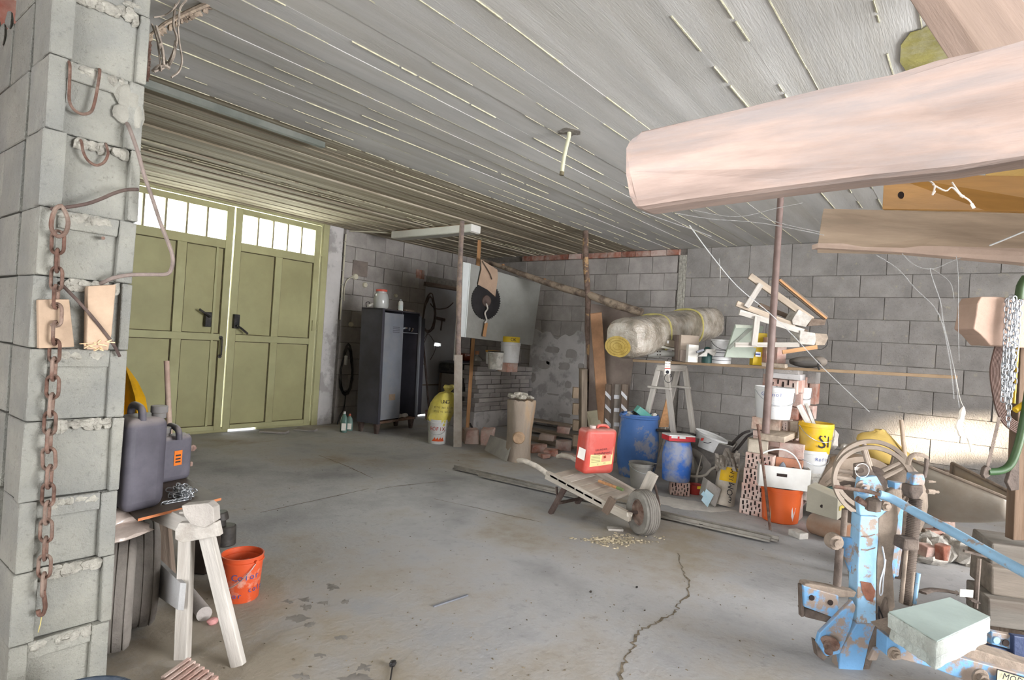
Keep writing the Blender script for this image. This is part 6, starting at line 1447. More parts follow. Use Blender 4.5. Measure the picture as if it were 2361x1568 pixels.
# ------------------------------------------------------------------ shelf plank with its trestle and everything on it
SXp = 5.90; ZS = 1.19
def S(px, x=SXp): p = onX(px, 850, x); return p[1]
yL, yR = S(1470), S(2208)
t0 = V3((SXp, yL, ZS)); t1 = V3((SXp+.0, yR, ZS+.062))
mb = MB(); mb.bar(t0, t1, .26, .026); mb.solo('shelf_plank', MT('shelf_wood', '9b8368', .88, var=.2, scale=6, dirt='7a6754', amt=.5, dscale=3, bump=.3), 'very long thin plank laid as a shelf from the trestle over the brick stack', 'plank', (t0+t1)/2, bevel=.002)
def ZP(px): y = S(px); return ZS+.062*(yL-y)/(yL-yR)+.0135
def trestle(name, label, x0, x1, y, zt, spread, mt, w_=.055):
    t = thing(name, label, 'trestle', ((x0+x1)/2, y, 0))
    for x in (x0, x1):
        for s in (-1, 1):
            mb = MB(); mb.bar((x, y+s*spread, 0), (x, y+s*.035, zt-.03), w_, .032, up=(1,0,0)); mb.build('leg', mt, t, bevel=.003)
        mb = MB(); mb.bar((x-.035, y+.12, zt-.24), (x-.035, y-.12, zt-.24), .06, .02); mb.build('cross_bar', mt, t, bevel=.002)
    mb = MB(); mb.bar((x0-.03, y, zt-.035), (x1+.03, y, zt-.035), .09, .065); mb.build('top_beam', mt, t, bevel=.003)
    return t
trestle('trestle', 'tall whitened timber trestle under the shelf behind the blue barrel', 5.78, 6.30, 2.52, ZS-.016, .26, M_woodw)
mb = MB(); b_ = FL(1556,1085); mb.prism([P(1533,905,6.1), P(1546,903,6.1), P(1545,940,6.05), P(1520,985,6.05), P(1520,952,6.1)][:0]+[P(1541,905,6.2), P(1549,905,6.2), P(1541,985,6.15), P(1519,985,6.15)], FWD*.02); mb.solo('orange_lath', M_woodo, 'tapering orange lath nailed between the legs of the trestle', 'lath', P(1530,985,6.15))
pt = P(1538,838,5.58); tg = thing('hanging_tag', 'white printed tag hanging on a black loop from the shelf edge', 'tag', pt)
mb = MB(); mb.obox(P(1539,842,5.60), RGT, FWD, (0,0,1), .026, .002, .034); mb.obox(P(1539,857,5.60), RGT, FWD, (0,0,1), .027, .0022, .026); mb.build('card', M_paper, tg)
mb = MB(); mb.obox(P(1539,850,5.592), RGT, FWD, (0,0,1), .027, .001, .004); mb.build('red_line', M_inkred, tg)
text('No 14', .02, M_ink, tg, P(1539,838,5.59), RGT, (0,0,1)); text('PLUS', .018, M_ink, tg, P(1539,845,5.59), RGT, (0,0,1))
mb = MB(); mb.lathe([(.013,-.002),(.016,0),(.013,.002)], P(1539,858,5.592), 16, axis=FWD); mb.build('oval_print', M_ink, tg)
mb = MB(); mb.tube([P(1541+9*math.sin(a), 872-10*math.cos(a), 5.60) for a in [2*math.pi*k/18 for k in range(18)]], .003, 5, closed=True); mb.tube([P(1539,832,5.60), P(1541,826,5.62), V3((SXp-.125, P(1541,826,5.62)[1], ZS+.02))], .002, 5); mb.build('loop', M_black, tg, smooth=True)
# wrapped insulation roll
ra, rb_ = P(1458,778,6.05), P(1632,744,7.15)
axr = unit(rb_-ra); upr = unit(V3((0,0,1))-axr*axr[2]); sdr = np.cross(axr, upr)
Lr = np.linalg.norm(rb_-ra)
t = thing('wrapped_roll', 'big roll of yellow insulation wrapped in shiny plastic film on the shelf', 'roll', (ra+rb_)/2+V3((0,0,-.2)))
mb = MB(); n = 40; m_ = 18; vs = []
prof = [(-.20,.001),(-.20,.55),(-.185,.82),(-.13,.97),(-.03,1.0),(.12,.98),(.25,.97),(.4,.99),(.55,.96),(.7,.98),(.85,.97),(1.0,.97),(Lr-.08,.96),(Lr-.02,.93),(Lr+.05,.80),(Lr+.07,.4),(Lr+.07,.001)]
for i, (z, q) in enumerate(prof):
    for k in range(n):
        a_ = 2*math.pi*k/n; ca, sa = math.cos(a_), math.sin(a_); f = 1/((abs(ca)**2.7+abs(sa)**2.7)**(1/2.7))
        w2 = .225; h2 = .205*(1-.02*i/16)
        wob = 1+.02*math.sin(5*a_+i*1.3)+random.uniform(-.012,.012)
        vs.append(ra+axr*z+sdr*ca*w2*f*q*wob+upr*sa*h2*f*q*wob)
fs = [(i*n+k, i*n+(k+1)%n, i*n+n+(k+1)%n, i*n+n+k) for i in range(len(prof)-1) for k in range(n)]
mb.add(vs, fs); mb.build('wrapping', MT('wrap_film', '9d9283', .13, var=.3, scale=5, dirt='b9b4ac', amt=.6, dscale=5, bump=1.0, bscale=8, spec=1.0, bdist=.05, det=2.0), t, smooth=True)
fcn = ra-axr*.203
ring = []
for k in range(26):
    a_ = 2*math.pi*k/26; ring.append(fcn+sdr*math.cos(a_)*.155+sdr*-.04+upr*(math.sin(a_)*.105-.07)*(1+random.uniform(-.04,.04)))
def spiral(s): return [fcn-axr*.002+sdr*math.cos(a_)*.15*s+upr*(math.sin(a_)*.10*s-.07)+sdr*-.04 for a_ in [2*math.pi*k/30 for k in range(30)]]
mb = MB(); mb.prism(ring, -axr*.003); mb.build('yellow_core', MT('insul_yellow', 'b79a4a', .9, var=.2, scale=20, dirt='cbb77c', amt=.5, bump=.5), t)
for s in (.85, .6, .35): mb = MB(); mb.tube(spiral(s), .0028, 5, closed=True); mb.build('layer_line', MT('insul_dark', '93783a', .9), t)
for z in (.38, 1.05):
    w2, h2 = .225*.985, .205*.985
    mb = MB(); mb.tube([ra+axr*(z+.02*math.sin(a_))+sdr*math.cos(a_)*w2/((abs(math.cos(a_))**2.7+abs(math.sin(a_))**2.7)**(1/2.7))+upr*math.sin(a_)*h2/((abs(math.cos(a_))**2.7+abs(math.sin(a_))**2.7)**(1/2.7)) for a_ in [2*math.pi*k/36 for k in range(36)]], .011, 6, closed=True, flat=1); mb.build('strap', MT('yellow_strap', 'b3a765', .7), t, smooth=True)
# small things on the shelf
def shelf_d(px): return dep((SXp-.05, S(px), ZS))
def sbox(name, mt, label, cat, x0, x1, y0, y1=None, dp=.12, dd=0.0, rot=0.0, group=None, bevel=.003, j=.001):
    px = (x0+x1)/2; d = shelf_d(px)-.06+dd; w_ = (x1-x0)/FPX*d; base = P(px, 800, d); base[2] = ZP(px)+.0005
    top = P(px, y0, d)[2]; h = max(.01, top-base[2]) if y1 is None else (y1-y0)/FPX*d
    if y1 is not None: base = P(px, y1, d)
    a_ = unit(RGT*math.cos(rot)+FWD*math.sin(rot)); n_ = unit(np.cross((0,0,1), a_)); n_ = n_ if np.dot(n_, FWD) > 0 else -n_
    mb = MB(); mb.obox(base+n_*dp/2+V3((0,0,h/2)), a_, n_, (0,0,1), w_/2, dp/2, h/2, j); return mb.solo(name, mt, label, cat, base, group, bevel=bevel), base, w_, h
t = thing('angle_grinder', 'grey-green power tool body with round vents lying under the roll', 'power tool', P(1530,818,shelf_d(1530)-.1))
d = shelf_d(1530)-.08
mb = MB(); mb.tube([P(1493,817,d), P(1505,816,d), P(1530,815,d), P(1555,817,d)], [.030,.036,.036,.030], 14); mb.build('body', MT('tool_grey', '86847e', .6, var=.1, dirt='6a6862', amt=.4), t, smooth=True)
for x in (1516, 1522):
    for y in (811, 818): mb = MB(); mb.cyl(P(x,y,d-.034), P(x,y,d-.038), .007, n=10); mb.build('vent', M_hole, t)
mb = MB(); mb.cyl(P(1555,817,d), P(1563,818,d), .022, n=12); mb.build('collar', M_woodo, t, smooth=True)
t = thing('planer', 'brownish electric planer with pale plates above the grinder', 'power tool', P(1535,800,d))
mb = MB(); q4 = [P(1513,778,d), P(1557,785,d), P(1558,803,d), P(1520,795,d), P(1509,786,d)]; mb.prism(q4, FWD*.09); mb.build('body', MT('tool_brown', '7c705f', .6, var=.15, dirt='9a9184', amt=.5), t, bevel=.008)
for x in (1522, 1540): mb = MB(); mb.obox(P(x,785+ (x-1522)*.2,d-.003), RGT, FWD, (0,0,1), .010, .002, .014); mb.build('plate', M_white, t)
mb = MB(); mb.bar(P(1512,797,d), P(1556,806,d), .03, .02); mb.build('sole', MT('tool_grey2', 'a09c90', .5), t)
sbox('cardboard_box', MT('dark_card', '76685f', .85), 'dark upright cardboard piece left of the pale shelf box', 'cardboard', 1559, 1569, 772, dp=.14)
sbox('cardboard_box', MT('pale_card', 'a8998a', .85, var=.08, dirt='8c7f72', amt=.4), 'pale brown open cardboard box standing on the shelf', 'box', 1569, 1611, 773, dp=.16)
sbox('paper_packet', MT('tan_packet', '8f8177', .8), 'small tan packet in front of the pale cardboard box', 'packet', 1570, 1584, 807, dp=.05, dd=-.07)
o, b_, w_, h = sbox('white_packet', M_paper, 'white cardboard packet tilted in front of the pale shelf box', 'packet', 1587, 1612, 795, dp=.05, dd=-.08, rot=.2)
mb = MB(); b2_ = P(1630,822,shelf_d(1630)-.08); b2_[2] = ZP(1630)
t = thing('caulking_cone', 'dark green rounded plastic hood standing on the shelf left of the bucket', 'hood', b2_)
mb.lathe([(.048,0),(.050,.02),(.047,.08),(.038,.13),(.022,.155),(.001,.16)], b2_, 20); mb.build('hood', MT('dark_green', '21403c', .5, var=.1, bump=.03), t, smooth=True)
d = shelf_d(1660)-.02; b2_ = P(1663,820,d); b2_[2] = ZP(1663)
t = thing('striped_bucket', 'white plastic bucket with thin black stripes on the shelf', 'bucket', b2_)
mb = MB(); h = (818-763)/FPX*d; r = 24/FPX*d; mb.shell([(r*.88,0),(r*.9,.005),(r*1.0,h*.93),(r*1.05,h*.94),(r*1.05,h)], b2_, .003, 30); mb.build('body', M_white, t, smooth=True)
for f in (.13, .28, .45, .55): mb = MB(); mb.lathe([(r*(.9+.10*f)+.0012,h*f),(r*(.9+.10*f)+.0016,h*f+.005)], b2_, 30); mb.build('stripe', M_ink, t)
mb = MB(); mb.tube([b2_+V3((0,0,h*.93-math.sin(math.pi*k/12)*h*.35))+RGT*math.cos(math.pi*k/12)*(r+.006)-FWD*math.sin(math.pi*k/12)*(r+.004) for k in range(13)], .0025, 6); mb.build('bail', M_black, t, smooth=True)
d = shelf_d(1635)-.16; t = thing('caulking_gun', 'white and grey hand tool with a grip lying in front of the dark hood', 'tool', P(1632,820,d))
mb = MB(); mb.prism([P(1608,822,d), P(1625,812,d), P(1629,805,d), P(1650,805,d), P(1652,814,d), P(1646,822,d), P(1640,818,d), P(1632,813,d), P(1630,822,d)], FWD*.035); mb.build('body', M_whited, t, bevel=.004)
mb = MB(); mb.bar(P(1606,812,d), P(1622,806,d), .03, .02); mb.build('front', M_steelblue, t)
# glass sheet leaning
d = shelf_d(1710)-.06
t = thing('foam_board', 'pale green insulation board with a grey stripe leaning on the shelf', 'board', P(1715,825,d))
Mg = MT('green_board', '9fa699', .85, var=.06, dirt='87897c', amt=.3, bump=.15)
q4 = [P(1671,824,d-.06), P(1737,826,d-.06), P(1762,752,d+.05), P(1697,748,d+.05)]; mb = MB(); mb.prism(q4, FWD*.035); mb.build('board', Mg, t, bevel=.004)
mb = MB(); mb.prism([P(1695,748,d+.046), P(1728,750,d+.046), P(1732,756,d+.04), P(1697,756,d+.04)], FWD*-.004); mb.build('pale_edge', MT('pale_edge', 'bfc3b4', .85), t)
mb = MB(); mb.prism([P(1725,757,d+.034), P(1738,757,d+.034), P(1682,806,d-.04), P(1677,803,d-.04)], FWD*-.003); mb.build('stripe', MT('grey_stripe', '7f8178', .85), t)  # diagonal stripe in a darker grey than the board
o, b_, w_, h = sbox('yellow_pack', M_yel, 'yellow and white pack with a blue stripe behind the small trestles', 'pack', 1738, 1768, 768, dp=.08, dd=.08)
mb = MB(); mb.obox(P(1748,817,shelf_d(1750)-.02), RGT, FWD, (0,0,1), .025, .004, .022); e_ = mb.build('white_foot', M_white, None); e_.parent = o; e_.matrix_parent_inverse = o.matrix_basis.inverted()
mb = MB(); mb.obox(P(1747,817,shelf_d(1750)-.028), RGT, FWD, (0,0,1), .022, .003, .007); e_ = mb.build('blue_stripe', M_inkblue, None); e_.parent = o; e_.matrix_parent_inverse = o.matrix_basis.inverted()
sbox('brick_piece', M_redbrick, 'red-brown brick piece with a tan face behind the prop on the shelf', 'brick', 1768, 1790, 778, dp=.1, dd=.05)
sbox('tan_brick', M_pinkbrick, 'pale tan brick standing on the shelf right of the prop', 'brick', 1793, 1814, 793, dp=.1, dd=.05)
# mask-like dark housing
d = shelf_d(1860); t = thing('dark_housing', 'dark grey oval machine housing lying at the right on the shelf', 'machine part', P(1860,830,d))
b2_ = P(1860,818,d); b2_[2] = ZP(1860)+.052; mb = MB(); mb.lump(b2_, .165, .09, .050, .08, 20, 8, -.66); mb.build('housing', MT('dark_house', '45413d', .7, var=.15, dust='7d756c', dustamt=.6), t, smooth=True)
mb = MB(); mb.lump(b2_+RGT*.11+V3((0,0,.012)), .055, .075, .048, .05, 14, 7); mb.build('end_cap', MT('end_cap', '7f756b', .8, var=.1), t, smooth=True)
# small sawhorse frames piled on their side
d = 5.32
def tframe(label, bars, blocks, off):
    t = thing('small_trestle', label, 'trestle', P(bars[0][0], bars[0][1], d), 'small trestles piled on the shelf')
    for (x0, y0, x1, y1, wpx, nm, m_, do) in bars:
        mb = MB(); mb.bar(P(x0,y0,d+off+do), P(x1,y1,d+off+do), wpx/FPX*d, .028, up=-FWD); mb.build(nm, m_, t, bevel=.003)
    for (pts, m_, nm, dp_) in blocks:
        mb = MB(); mb.prism([P(x,y,d+off-.03) for x,y in pts], FWD*dp_); mb.build(nm, m_, t, bevel=.004)
    return t
tframe('upper small A-frame trestle lying on its side on the shelf, tip highest', [(1728,636,1872,738,15,'leg',M_wood,0), (1698,700,1832,752,13,'leg',M_wood,0), (1754,655,1720,708,13,'cross_bar',M_woodw,-.03), (1796,646,1905,735,12,'leg',M_wooddk,.18), (1750,703,1830,735,10,'leg',M_wooddk,.2), (1796,645,1905,735,5,'edge_strip',M_woodo,.16)],
       [(((1826,738),(1842,713),(1874,733),(1858,754),(1828,748)), M_woodw, 'top_beam', .16), (((1872,734),(1905,738),(1902,750),(1862,752)), M_wooddk, 'beam_end', .14)], 0)
tframe('lower small A-frame trestle lying level on the shelf under the first', [(1704,720,1852,765,13,'leg',M_woodw,0), (1694,795,1842,795,11,'leg',M_woodw,0), (1746,730,1738,798,13,'cross_bar',M_woodw,-.03), (1802,740,1860,765,8,'leg',M_wooddk,.12)],
       [(((1843,792),(1845,762),(1880,768),(1882,785),(1878,796),(1850,794)), M_woodw, 'top_beam', .18), (((1880,768),(1907,770),(1910,780),(1902,796),(1880,796)), M_wood, 'beam_end', .14)], -.02)
mb = MB(); mb.tube(catmull([P(1906,735,d+.05), P(1909,750,d+.05), P(1908,775,d+.05), P(1907,795,d), P(1895,805,d), P(1885,806,d)], 4), .0025, 5); mb.solo('loose_wire', M_black, 'thin black wire looping at the right ends of the small trestles', 'wire', P(1908,770,d))
mb = MB(); mb.bar(P(1804,812,d-.05), P(1884,800,d-.05), .035, .012, up=-FWD); mb.solo('wood_slip', M_woodo, 'thin split wooden slip lying over the dark housing on the shelf', 'wood', P(1845,806,d-.05))
mb = MB(); mb.tube([P(1886,845,5.2), P(1889,853,5.2)], .008, 6); mb.tube([P(1888,832,5.2), P(1884,845,5.2), P(1889,850,5.2)], .004, 5); mb.solo('cable_end', M_black, 'short black cable end hanging under the shelf right of the stack', 'cable', P(1887,848,5.2))
# ------------------------------------------------------------------ blue implement frame at the lower right
M_bl = MT('blue_paint', '6693ba', .55, var=.12, scale=6, dirt='8a7868', amt=.95, dscale=11, dlo=.49, dhi=.56, bump=.3, bscale=40, spec=.4, dust='94867a', dustamt=.8)
M_bl2 = MT('blue_paint_clean', '86abc6', .5, var=.10, scale=6, dirt='8d7a69', amt=.95, dscale=16, dlo=.55, dhi=.61, bump=.25, bscale=40, spec=.4)
M_dirty = MT('dusty_iron', '85776a', .9, var=.25, scale=14, dirt='a09080', amt=.5, dscale=6, bump=.6)
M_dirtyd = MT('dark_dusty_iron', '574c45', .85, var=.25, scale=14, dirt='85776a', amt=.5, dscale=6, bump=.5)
DM = 2.55
base = FL(1960, 1560)
im = thing('blue_implement', 'old light-blue farm implement with spindle and long lever, rusty and dusty', 'machine', base)
def px(name, pts, th, mt, d=DM, bevel=.004, par=None, dirv=None, **k):
    q = [P(p[0], p[1], d if len(p) < 3 else p[2]) for p in pts]
    mb = MB(); mb.prism(q, (FWD if dirv is None else V3(dirv))*th); return mb.build(name, mt, par or im, bevel=bevel, **k)
def tb(name, pts, r, mt, d=DM, par=None, n=12, cm=True, flat=None):
    q = [P(p[0], p[1], d if len(p) < 3 else p[2]) for p in pts]; mb = MB(); mb.tube(catmull(q, 5) if cm and len(q) > 2 else q, r, n, flat=flat); return mb.build(name, mt, par or im, smooth=True)
def nut(px_, py_, r, th, d=DM, mt=None, par=None, name='bolt', ax=None, n=6, ring=0):
    c = P(px_, py_, d); a = -FWD if ax is None else unit(ax); mb = MB()
    if ring: mb.lathe([(r*1.5,0),(r*1.5,th*.3),(r*1.35,th*.35)], c, 20, axis=a)
    mb.cyl(c, c+a*th, r, n=n); mb.cyl(c+a*th, c+a*th*1.6, r*.55, n=10); return mb.build(name, mt or M_dirty, par or im, bevel=.001)
# column
px('column', [(1984,1190),(2026,1192),(2026,1240),(2021,1300),(2020,1442),(1976,1440),(1978,1300)], .07, M_bl2, DM)
px('side_plate', [(2026,1192),(2068,1150),(2072,1200),(2058,1300),(2064,1400),(2040,1440),(2021,1442),(2022,1300)], .05, M_dirty, DM+.02)
px('column_foot', [(1976,1438),(2020,1440),(2006,1478),(1985,1568),(1932,1568),(1938,1500),(1962,1462)], .06, M_bl, DM-.01)
px('foot_flange', [(2020,1440),(2046,1380),(2052,1420),(2030,1478),(1996,1568),(1983,1568),(2004,1480)], .04, M_dirtyd, DM+.0)
bt = tb('foot_tube', [(1958,1560,DM),(1958,1640,DM+.0)], .04, M_dirty, cm=False)
px('head_plate', [(1983,1102),(2022,1098),(2040,1130),(2048,1180),(2026,1196),(1984,1192),(1976,1140)], .03, M_bl2, DM+.02)
px('head_arm', [(2062,1112),(2100,1118),(2100,1136),(2062,1130)], .05, M_bl, DM+.05)
px('neck_plate', [(2030,1140),(2078,1120),(2082,1165),(2060,1215),(2040,1230),(2026,1192)], .03, M_dirty, DM+.05)
px('back_plate', [(2060,1170),(2085,1160),(2078,1250),(2062,1340),(2050,1300)], .02, M_bl, DM+.09)
px('lower_plate', [(2072,1230),(2085,1240),(2072,1330),(2060,1330),(2055,1290)], .03, M_bl, DM+.12)
nut(1988,1123,.020,.02,DM,M_bl,ring=1); nut(2026,1131,.012,.015,DM); nut(2015,1150,.016,.012,DM)
mb = MB(); c = P(2013,1168,DM-.05); mb.cyl(c-V3((0,0,.018)), c+V3((0,0,.028)), .030, n=6); mb.lathe([(.028,.028),(.018,.036),(.001,.04)], c, 12); mb.build('big_nut', M_dirtyd, im, bevel=.003)
tb('pin', [(1976,1150),(2002,1166)], .013, M_rust, DM-.04, cm=False); nut(2038,1165,.022,.02,DM-.03,M_dirty); tb('pin', [(2022,1142),(2040,1146)], .014, MT('orange_rust','a8653c',.9,var=.3), DM-.04, cm=False)
px('rust_patch', [(1984,1340),(2008,1344),(2018,1362),(2012,1388),(1998,1384),(1988,1364)], -.0015, MT('rust_flat', '7d5342', .9, var=.25, scale=20, bump=.5), DM-.001, 0)
for y in (1231, 1262): px('crack_line', [(1986,y+4),(2000,y+5),(2018,y),(2018,y+2),(2000,y+8),(1986,y+7)], -.0012, M_rust, DM-.001, 0)
# long lever tube
tb('lever', [(2028,1140,DM-.08),(2060,1152,DM-.10),(2120,1186,DM-.2),(2200,1228,DM-.36),(2290,1280,DM-.52),(2400,1340,DM-.70)], .0175, M_bl2, n=14)
tb('lever_rod', [(1924,1122,DM-.02),(1960,1127,DM-.04),(2000,1133,DM-.06),(2030,1141,DM-.08)], [.008]*16, M_rust)
# ring with tag
mb = MB(); c = P(1988,1085,DM-.08); mb.lathe([(.0285,-.0012),(.0300,0),(.0285,.0012),(.0270,0)], c, 30, axis=-FWD, closed=True); rg = mb.build('split_ring', M_white, im, smooth=True)
mb = MB(); mb.obox(P(1976,1081,DM-.085), RGT, FWD, (0,0,1), .010, .003, .006); mb.build('tag', M_paper, rg)
tb('hub_pin', [(1985,1085,DM+.1),(1985,1085,DM-.1)], .011, M_dirtyd, cm=False)
px('hub_strap', [(1972,1070),(2000,1066),(2012,1085),(2044,1130),(2030,1138),(2000,1112),(1972,1105)], .02, M_dirtyd, DM+.05)
# spindle with thread
s0, s1 = P(2111,1150,DM-.02), P(2088,1392,DM-.02); r = .0245
mb = MB(); mb.cyl(s0, s1, r*.86, n=16); th_ = mb.build('spindle', M_dirtyd, im, smooth=True)
mb = MB(); N = 62; ax_ = unit(s1-s0)
prof = []
Ls = np.linalg.norm(s1-s0)
for k in range(N): z = Ls*k/N; prof += [(r*.86, z), (r*1.05, z+Ls/N*.3), (r*1.05, z+Ls/N*.55), (r*.86, z+Ls/N*.85)]
mb.lathe(prof, s0, 14, axis=ax_); mb.build('thread', M_dirtyd, th_, smooth=False)
px('spindle_nut', [(2085,1243),(2122,1246),(2120,1272),(2082,1270)], .07, M_dirtyd, DM-.07, .008)
px('spindle_collar', [(2100,1120),(2130,1120),(2130,1136),(2120,1152),(2104,1152),(2098,1136)], .06, M_dirtyd, DM-.06, .006)
px('spindle_cap', [(2108,1094),(2130,1092),(2134,1108),(2132,1120),(2104,1120),(2106,1108)], .05, M_bl, DM-.05, .005)
nut(2138,1133,.011,.03,DM-.04,ax=RGT); nut(2140,1110,.006,.02,DM-.04,ax=RGT)
tb('crank', [(2093,1072),(2098,1056),(2110,1048),(2125,1049),(2140,1056)], .010, M_dirty, DM-.03, flat=.4)
px('crank_blade', [(2135,1055),(2144,1057),(2141,1085),(2137,1103),(2128,1104),(2133,1085)], .012, M_dirtyd, DM-.03)
for k, (x0, y0, x1, y1) in enumerate(((2118,1322,2108,1392), (2105,1318,2098,1396), (2090,1262,2078,1390))): tb('guide_rod', [(x0,y0),(x1,y1)], .008, M_bl2 if k == 0 else M_dirty, DM-.04, cm=False)
# left bracket and bolt spindle
px('gusset', [(1928,1236),(1978,1242),(1978,1320),(1962,1322)], .02, M_bl, DM+.05)
px('gusset_web', [(1962,1320),(1978,1320),(1976,1360),(1966,1356)], .03, M_dirty, DM+.05)
mb = MB(); c = P(1926,1250,DM); mb.lathe([(.001,.03),(.018,.03),(.018,.014),(.030,.012),(.034,0),(.034,-.03)], c, 22, axis=-FWD); mb.build('pivot_boss', M_dirty, im, smooth=True)
tb('screw_bolt', [(1948,1174),(1944,1235)], .012, M_dirtyd, DM, cm=False)
tb('drop_rod', [(1936,1262),(1930,1350)], .016, M_dirtyd, DM, cm=False)
px('ledge_plate', [(1856,1346),(1868,1346),(1976,1366),(1970,1378),(1935,1378),(1852,1360)], .05, M_dirty, DM-.02)
hp = px('hole_plate', [(1852,1350),(1934,1374),(1934,1418),(1920,1424),(1855,1400)], .018, M_bl, DM-.03)
for x, y in ((1872,1379),(1915,1390)):
    mb = MB(); c = P(x,y,DM-.034); mb.cyl(c, c+FWD*.003, .0115, n=18); mb.build('hole', M_hole, hp)
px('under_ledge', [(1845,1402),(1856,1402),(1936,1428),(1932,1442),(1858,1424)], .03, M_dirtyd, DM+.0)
px('plate_leg', [(1846,1350),(1854,1350),(1856,1422),(1848,1424)], .03, M_dirtyd, DM-.01)  # narrow dark leg at the left end of the hole plate
px('lower_arm', [(1966,1384),(1974,1400),(1962,1450),(1936,1508),(1905,1514),(1884,1482),(1890,1460)], .022, M_bl, DM-.05)
mb = MB(); c = P(1913,1483,DM-.06); mb.lathe([(.001,.05),(.016,.05),(.017,.025),(.022,.024),(.023,.008),(.037,.006),(.038,0)], c, 24, axis=unit(-FWD*.8-RGT*.5-V3((0,0,.4)))); mb.build('roller', M_rust, im, smooth=True)
px('arm_bar', [(1880,1478),(1890,1484),(1908,1516),(1900,1525),(1886,1515)], .04, M_dirtyd, DM)  # short dark bar beside the lower arm
# bottom beam, plates
px('base_beam', [(2046,1468),(2075,1478),(2361,1556),(2430,1574),(2430,1640),(2300,1600),(2150,1540),(2044,1512)], .07, M_bl, DM-.25)
px('beam_top', [(2046,1466),(2100,1452),(2361,1532),(2430,1552),(2430,1572),(2361,1554)], .12, M_dirty, DM-.22)
nut(2060,1506,.017,.02,DM-.27,ring=1); nut(2258,1560,.021,.028,DM-.27,M_dirty,ring=1)
px('base_wedge', [(2034,1494),(2022,1524),(2003,1524),(2018,1496)], .02, M_bl, DM-.12)
px('hole_bracket', [(2286,1456),(2338,1466),(2338,1500),(2286,1486)], .03, M_bl, DM-.1)
mb = MB()
for x, y in ((2297,1476),(2318,1482)):
    mb = MB(); c = P(x,y,DM-.105); mb.cyl(c, c-FWD*.004, .014, n=18); mb.build('hole', M_bl2 if x < 2300 else M_hole, im)
px('dark_panel', [(2338,1466),(2430,1480),(2430,1545),(2338,1526)], .03, MT('dark_blue_panel', '343f5c', .5, var=.2), DM-.12)
px('dark_panel', [(2286,1490),(2345,1504),(2345,1528),(2286,1510)], .03, MT('dark_blue_panel', '343f5c'), DM-.10)
pl = px('type_plate', [(2299,1543),(2380,1568),(2372,1612),(2296,1590)], -.002, MT('type_plate', 'b9b69a', .7), DM-.262, 0)
c_ = P(2335,1566,DM-.27); xd = unit(P(2380,1568,DM)-P(2299,1543,DM)); text('MOD', .035, M_ink, pl, c_, xd, (0,0,1))
for a_, b_ in (((2299,1543),(2380,1568)), ((2299,1543),(2296,1590))):
    mb = MB(); mb.bar(P(*a_,DM-.266), P(*b_,DM-.266), .003, .003); mb.build('plate_border', M_ink, pl)
# wire loops hanging on the column
tb('wire_loop', [(2034,1260),(2040,1300),(2030,1340),(2028,1370),(2034,1368),(2036,1340),(2042,1290)], .003, M_galv, DM-.03, n=6)
tb('wire_loop', [(2026,1398),(2026,1420),(2032,1450),(2028,1470),(2036,1478),(2044,1470),(2044,1450),(2036,1425),(2026,1400)], .003, M_black, DM-.04, n=6)
# stone block resting on the beam
Q0 = [(2047,1412),(2190,1378),(2285,1424),(2160,1482)]
D0 = [2.22, 2.42, 2.36, 2.14]
q = [P(x, y, d) for (x, y), d in zip(Q0, D0)]; zt_ = (q[0][2]+q[1][2]+q[2][2]+q[3][2])/4
q = [FL(x, y, zt_) for x, y in Q0]
t = thing('cut_stone', 'heavy pale aqua cut block with rough broken faces lying on the blue beam', 'block', (q[0]+q[2])/2-V3((0,0,.10)))
M_cut = MT('aqua_block', 'a3b0aa', .85, var=.06, scale=5, dirt='8d968e', amt=.4, dscale=3, bump=.15); M_cutr = MT('aqua_rough', 'adb3ac', .9, var=.16, scale=10, dirt='8f8d84', amt=.6, dscale=6, bump=1.0, bscale=35)
mb = MB(); mb.prism(q, (0,0,-.058)); mb.build('upper_layer', M_cutr, t, bevel=.006, subd=4, disp=(.010, .035))
q2 = [p+V3((0,0,-.057)) for p in q]; cq = sum(q2)/4; q2 = [cq+(p-cq)*.95+(q[2]-q[1])*0.0 for p in q2]; mb = MB(); mb.prism(q2, (0,0,-.045)); mb.build('lower_layer', M_cutr, t, bevel=.006, subd=4, disp=(.012, .035))
cq = sum(q)/4; mb = MB(); mb.prism([cq+(p-cq)*.985+V3((0,0,.004)) for p in q], (0,0,-.004)); mb.build('smooth_top', M_cut, t, bevel=.002)

# ------------------------------------------------------------------ flywheels behind the implement
DW = 3.15
def wheelrim(label, cx_, cy_, rpx, d, ax, wd, mt, spokes, nm='flywheel', tube=False):
    c = P(cx_, cy_, d); R_ = rpx/FPX*d; t = thing(nm, label, 'wheel', c, 'flywheels')
    a = unit(ax); mb = MB(); w2 = wd/2
    mb.lathe([(R_*.90,-w2*.8),(R_,-w2),(R_*1.01,0),(R_,w2),(R_*.90,w2*.8),(R_*.885,0)], c, 56, axis=a, closed=True); mb.build('rim', mt, t, smooth=True)
    mb = MB(); mb.lathe([(.02,-.05),(.05,-.045),(.055,.045),(.02,.05)], c, 20, axis=a, closed=True); mb.build('hub', M_dirtyd, t, smooth=True)
    mb = MB(); mb.cyl(c, c+a*-.22, .02, n=12); g_ = c-a*.2; f_ = g_.copy(); f_[2] = 0; mb.bar(f_, g_, .05, .04); mb.build('stand', M_dirtyd, t)
    x, y = MB().frame(a)
    for k in range(spokes):
        an = 2*math.pi*k/spokes+.6; mb = MB(); dd = x*math.cos(an)+y*math.sin(an); mb.tube([c+dd*.045, c+dd*R_*.91], [.014, .011], 8); mb.build('spoke', mt, t, smooth=True)
    return t
M_rim = MT('rim_dusty', '9a8c7f', .8, var=.14, scale=9, dirt='b3a496', amt=.5, dscale=4, bump=.2)
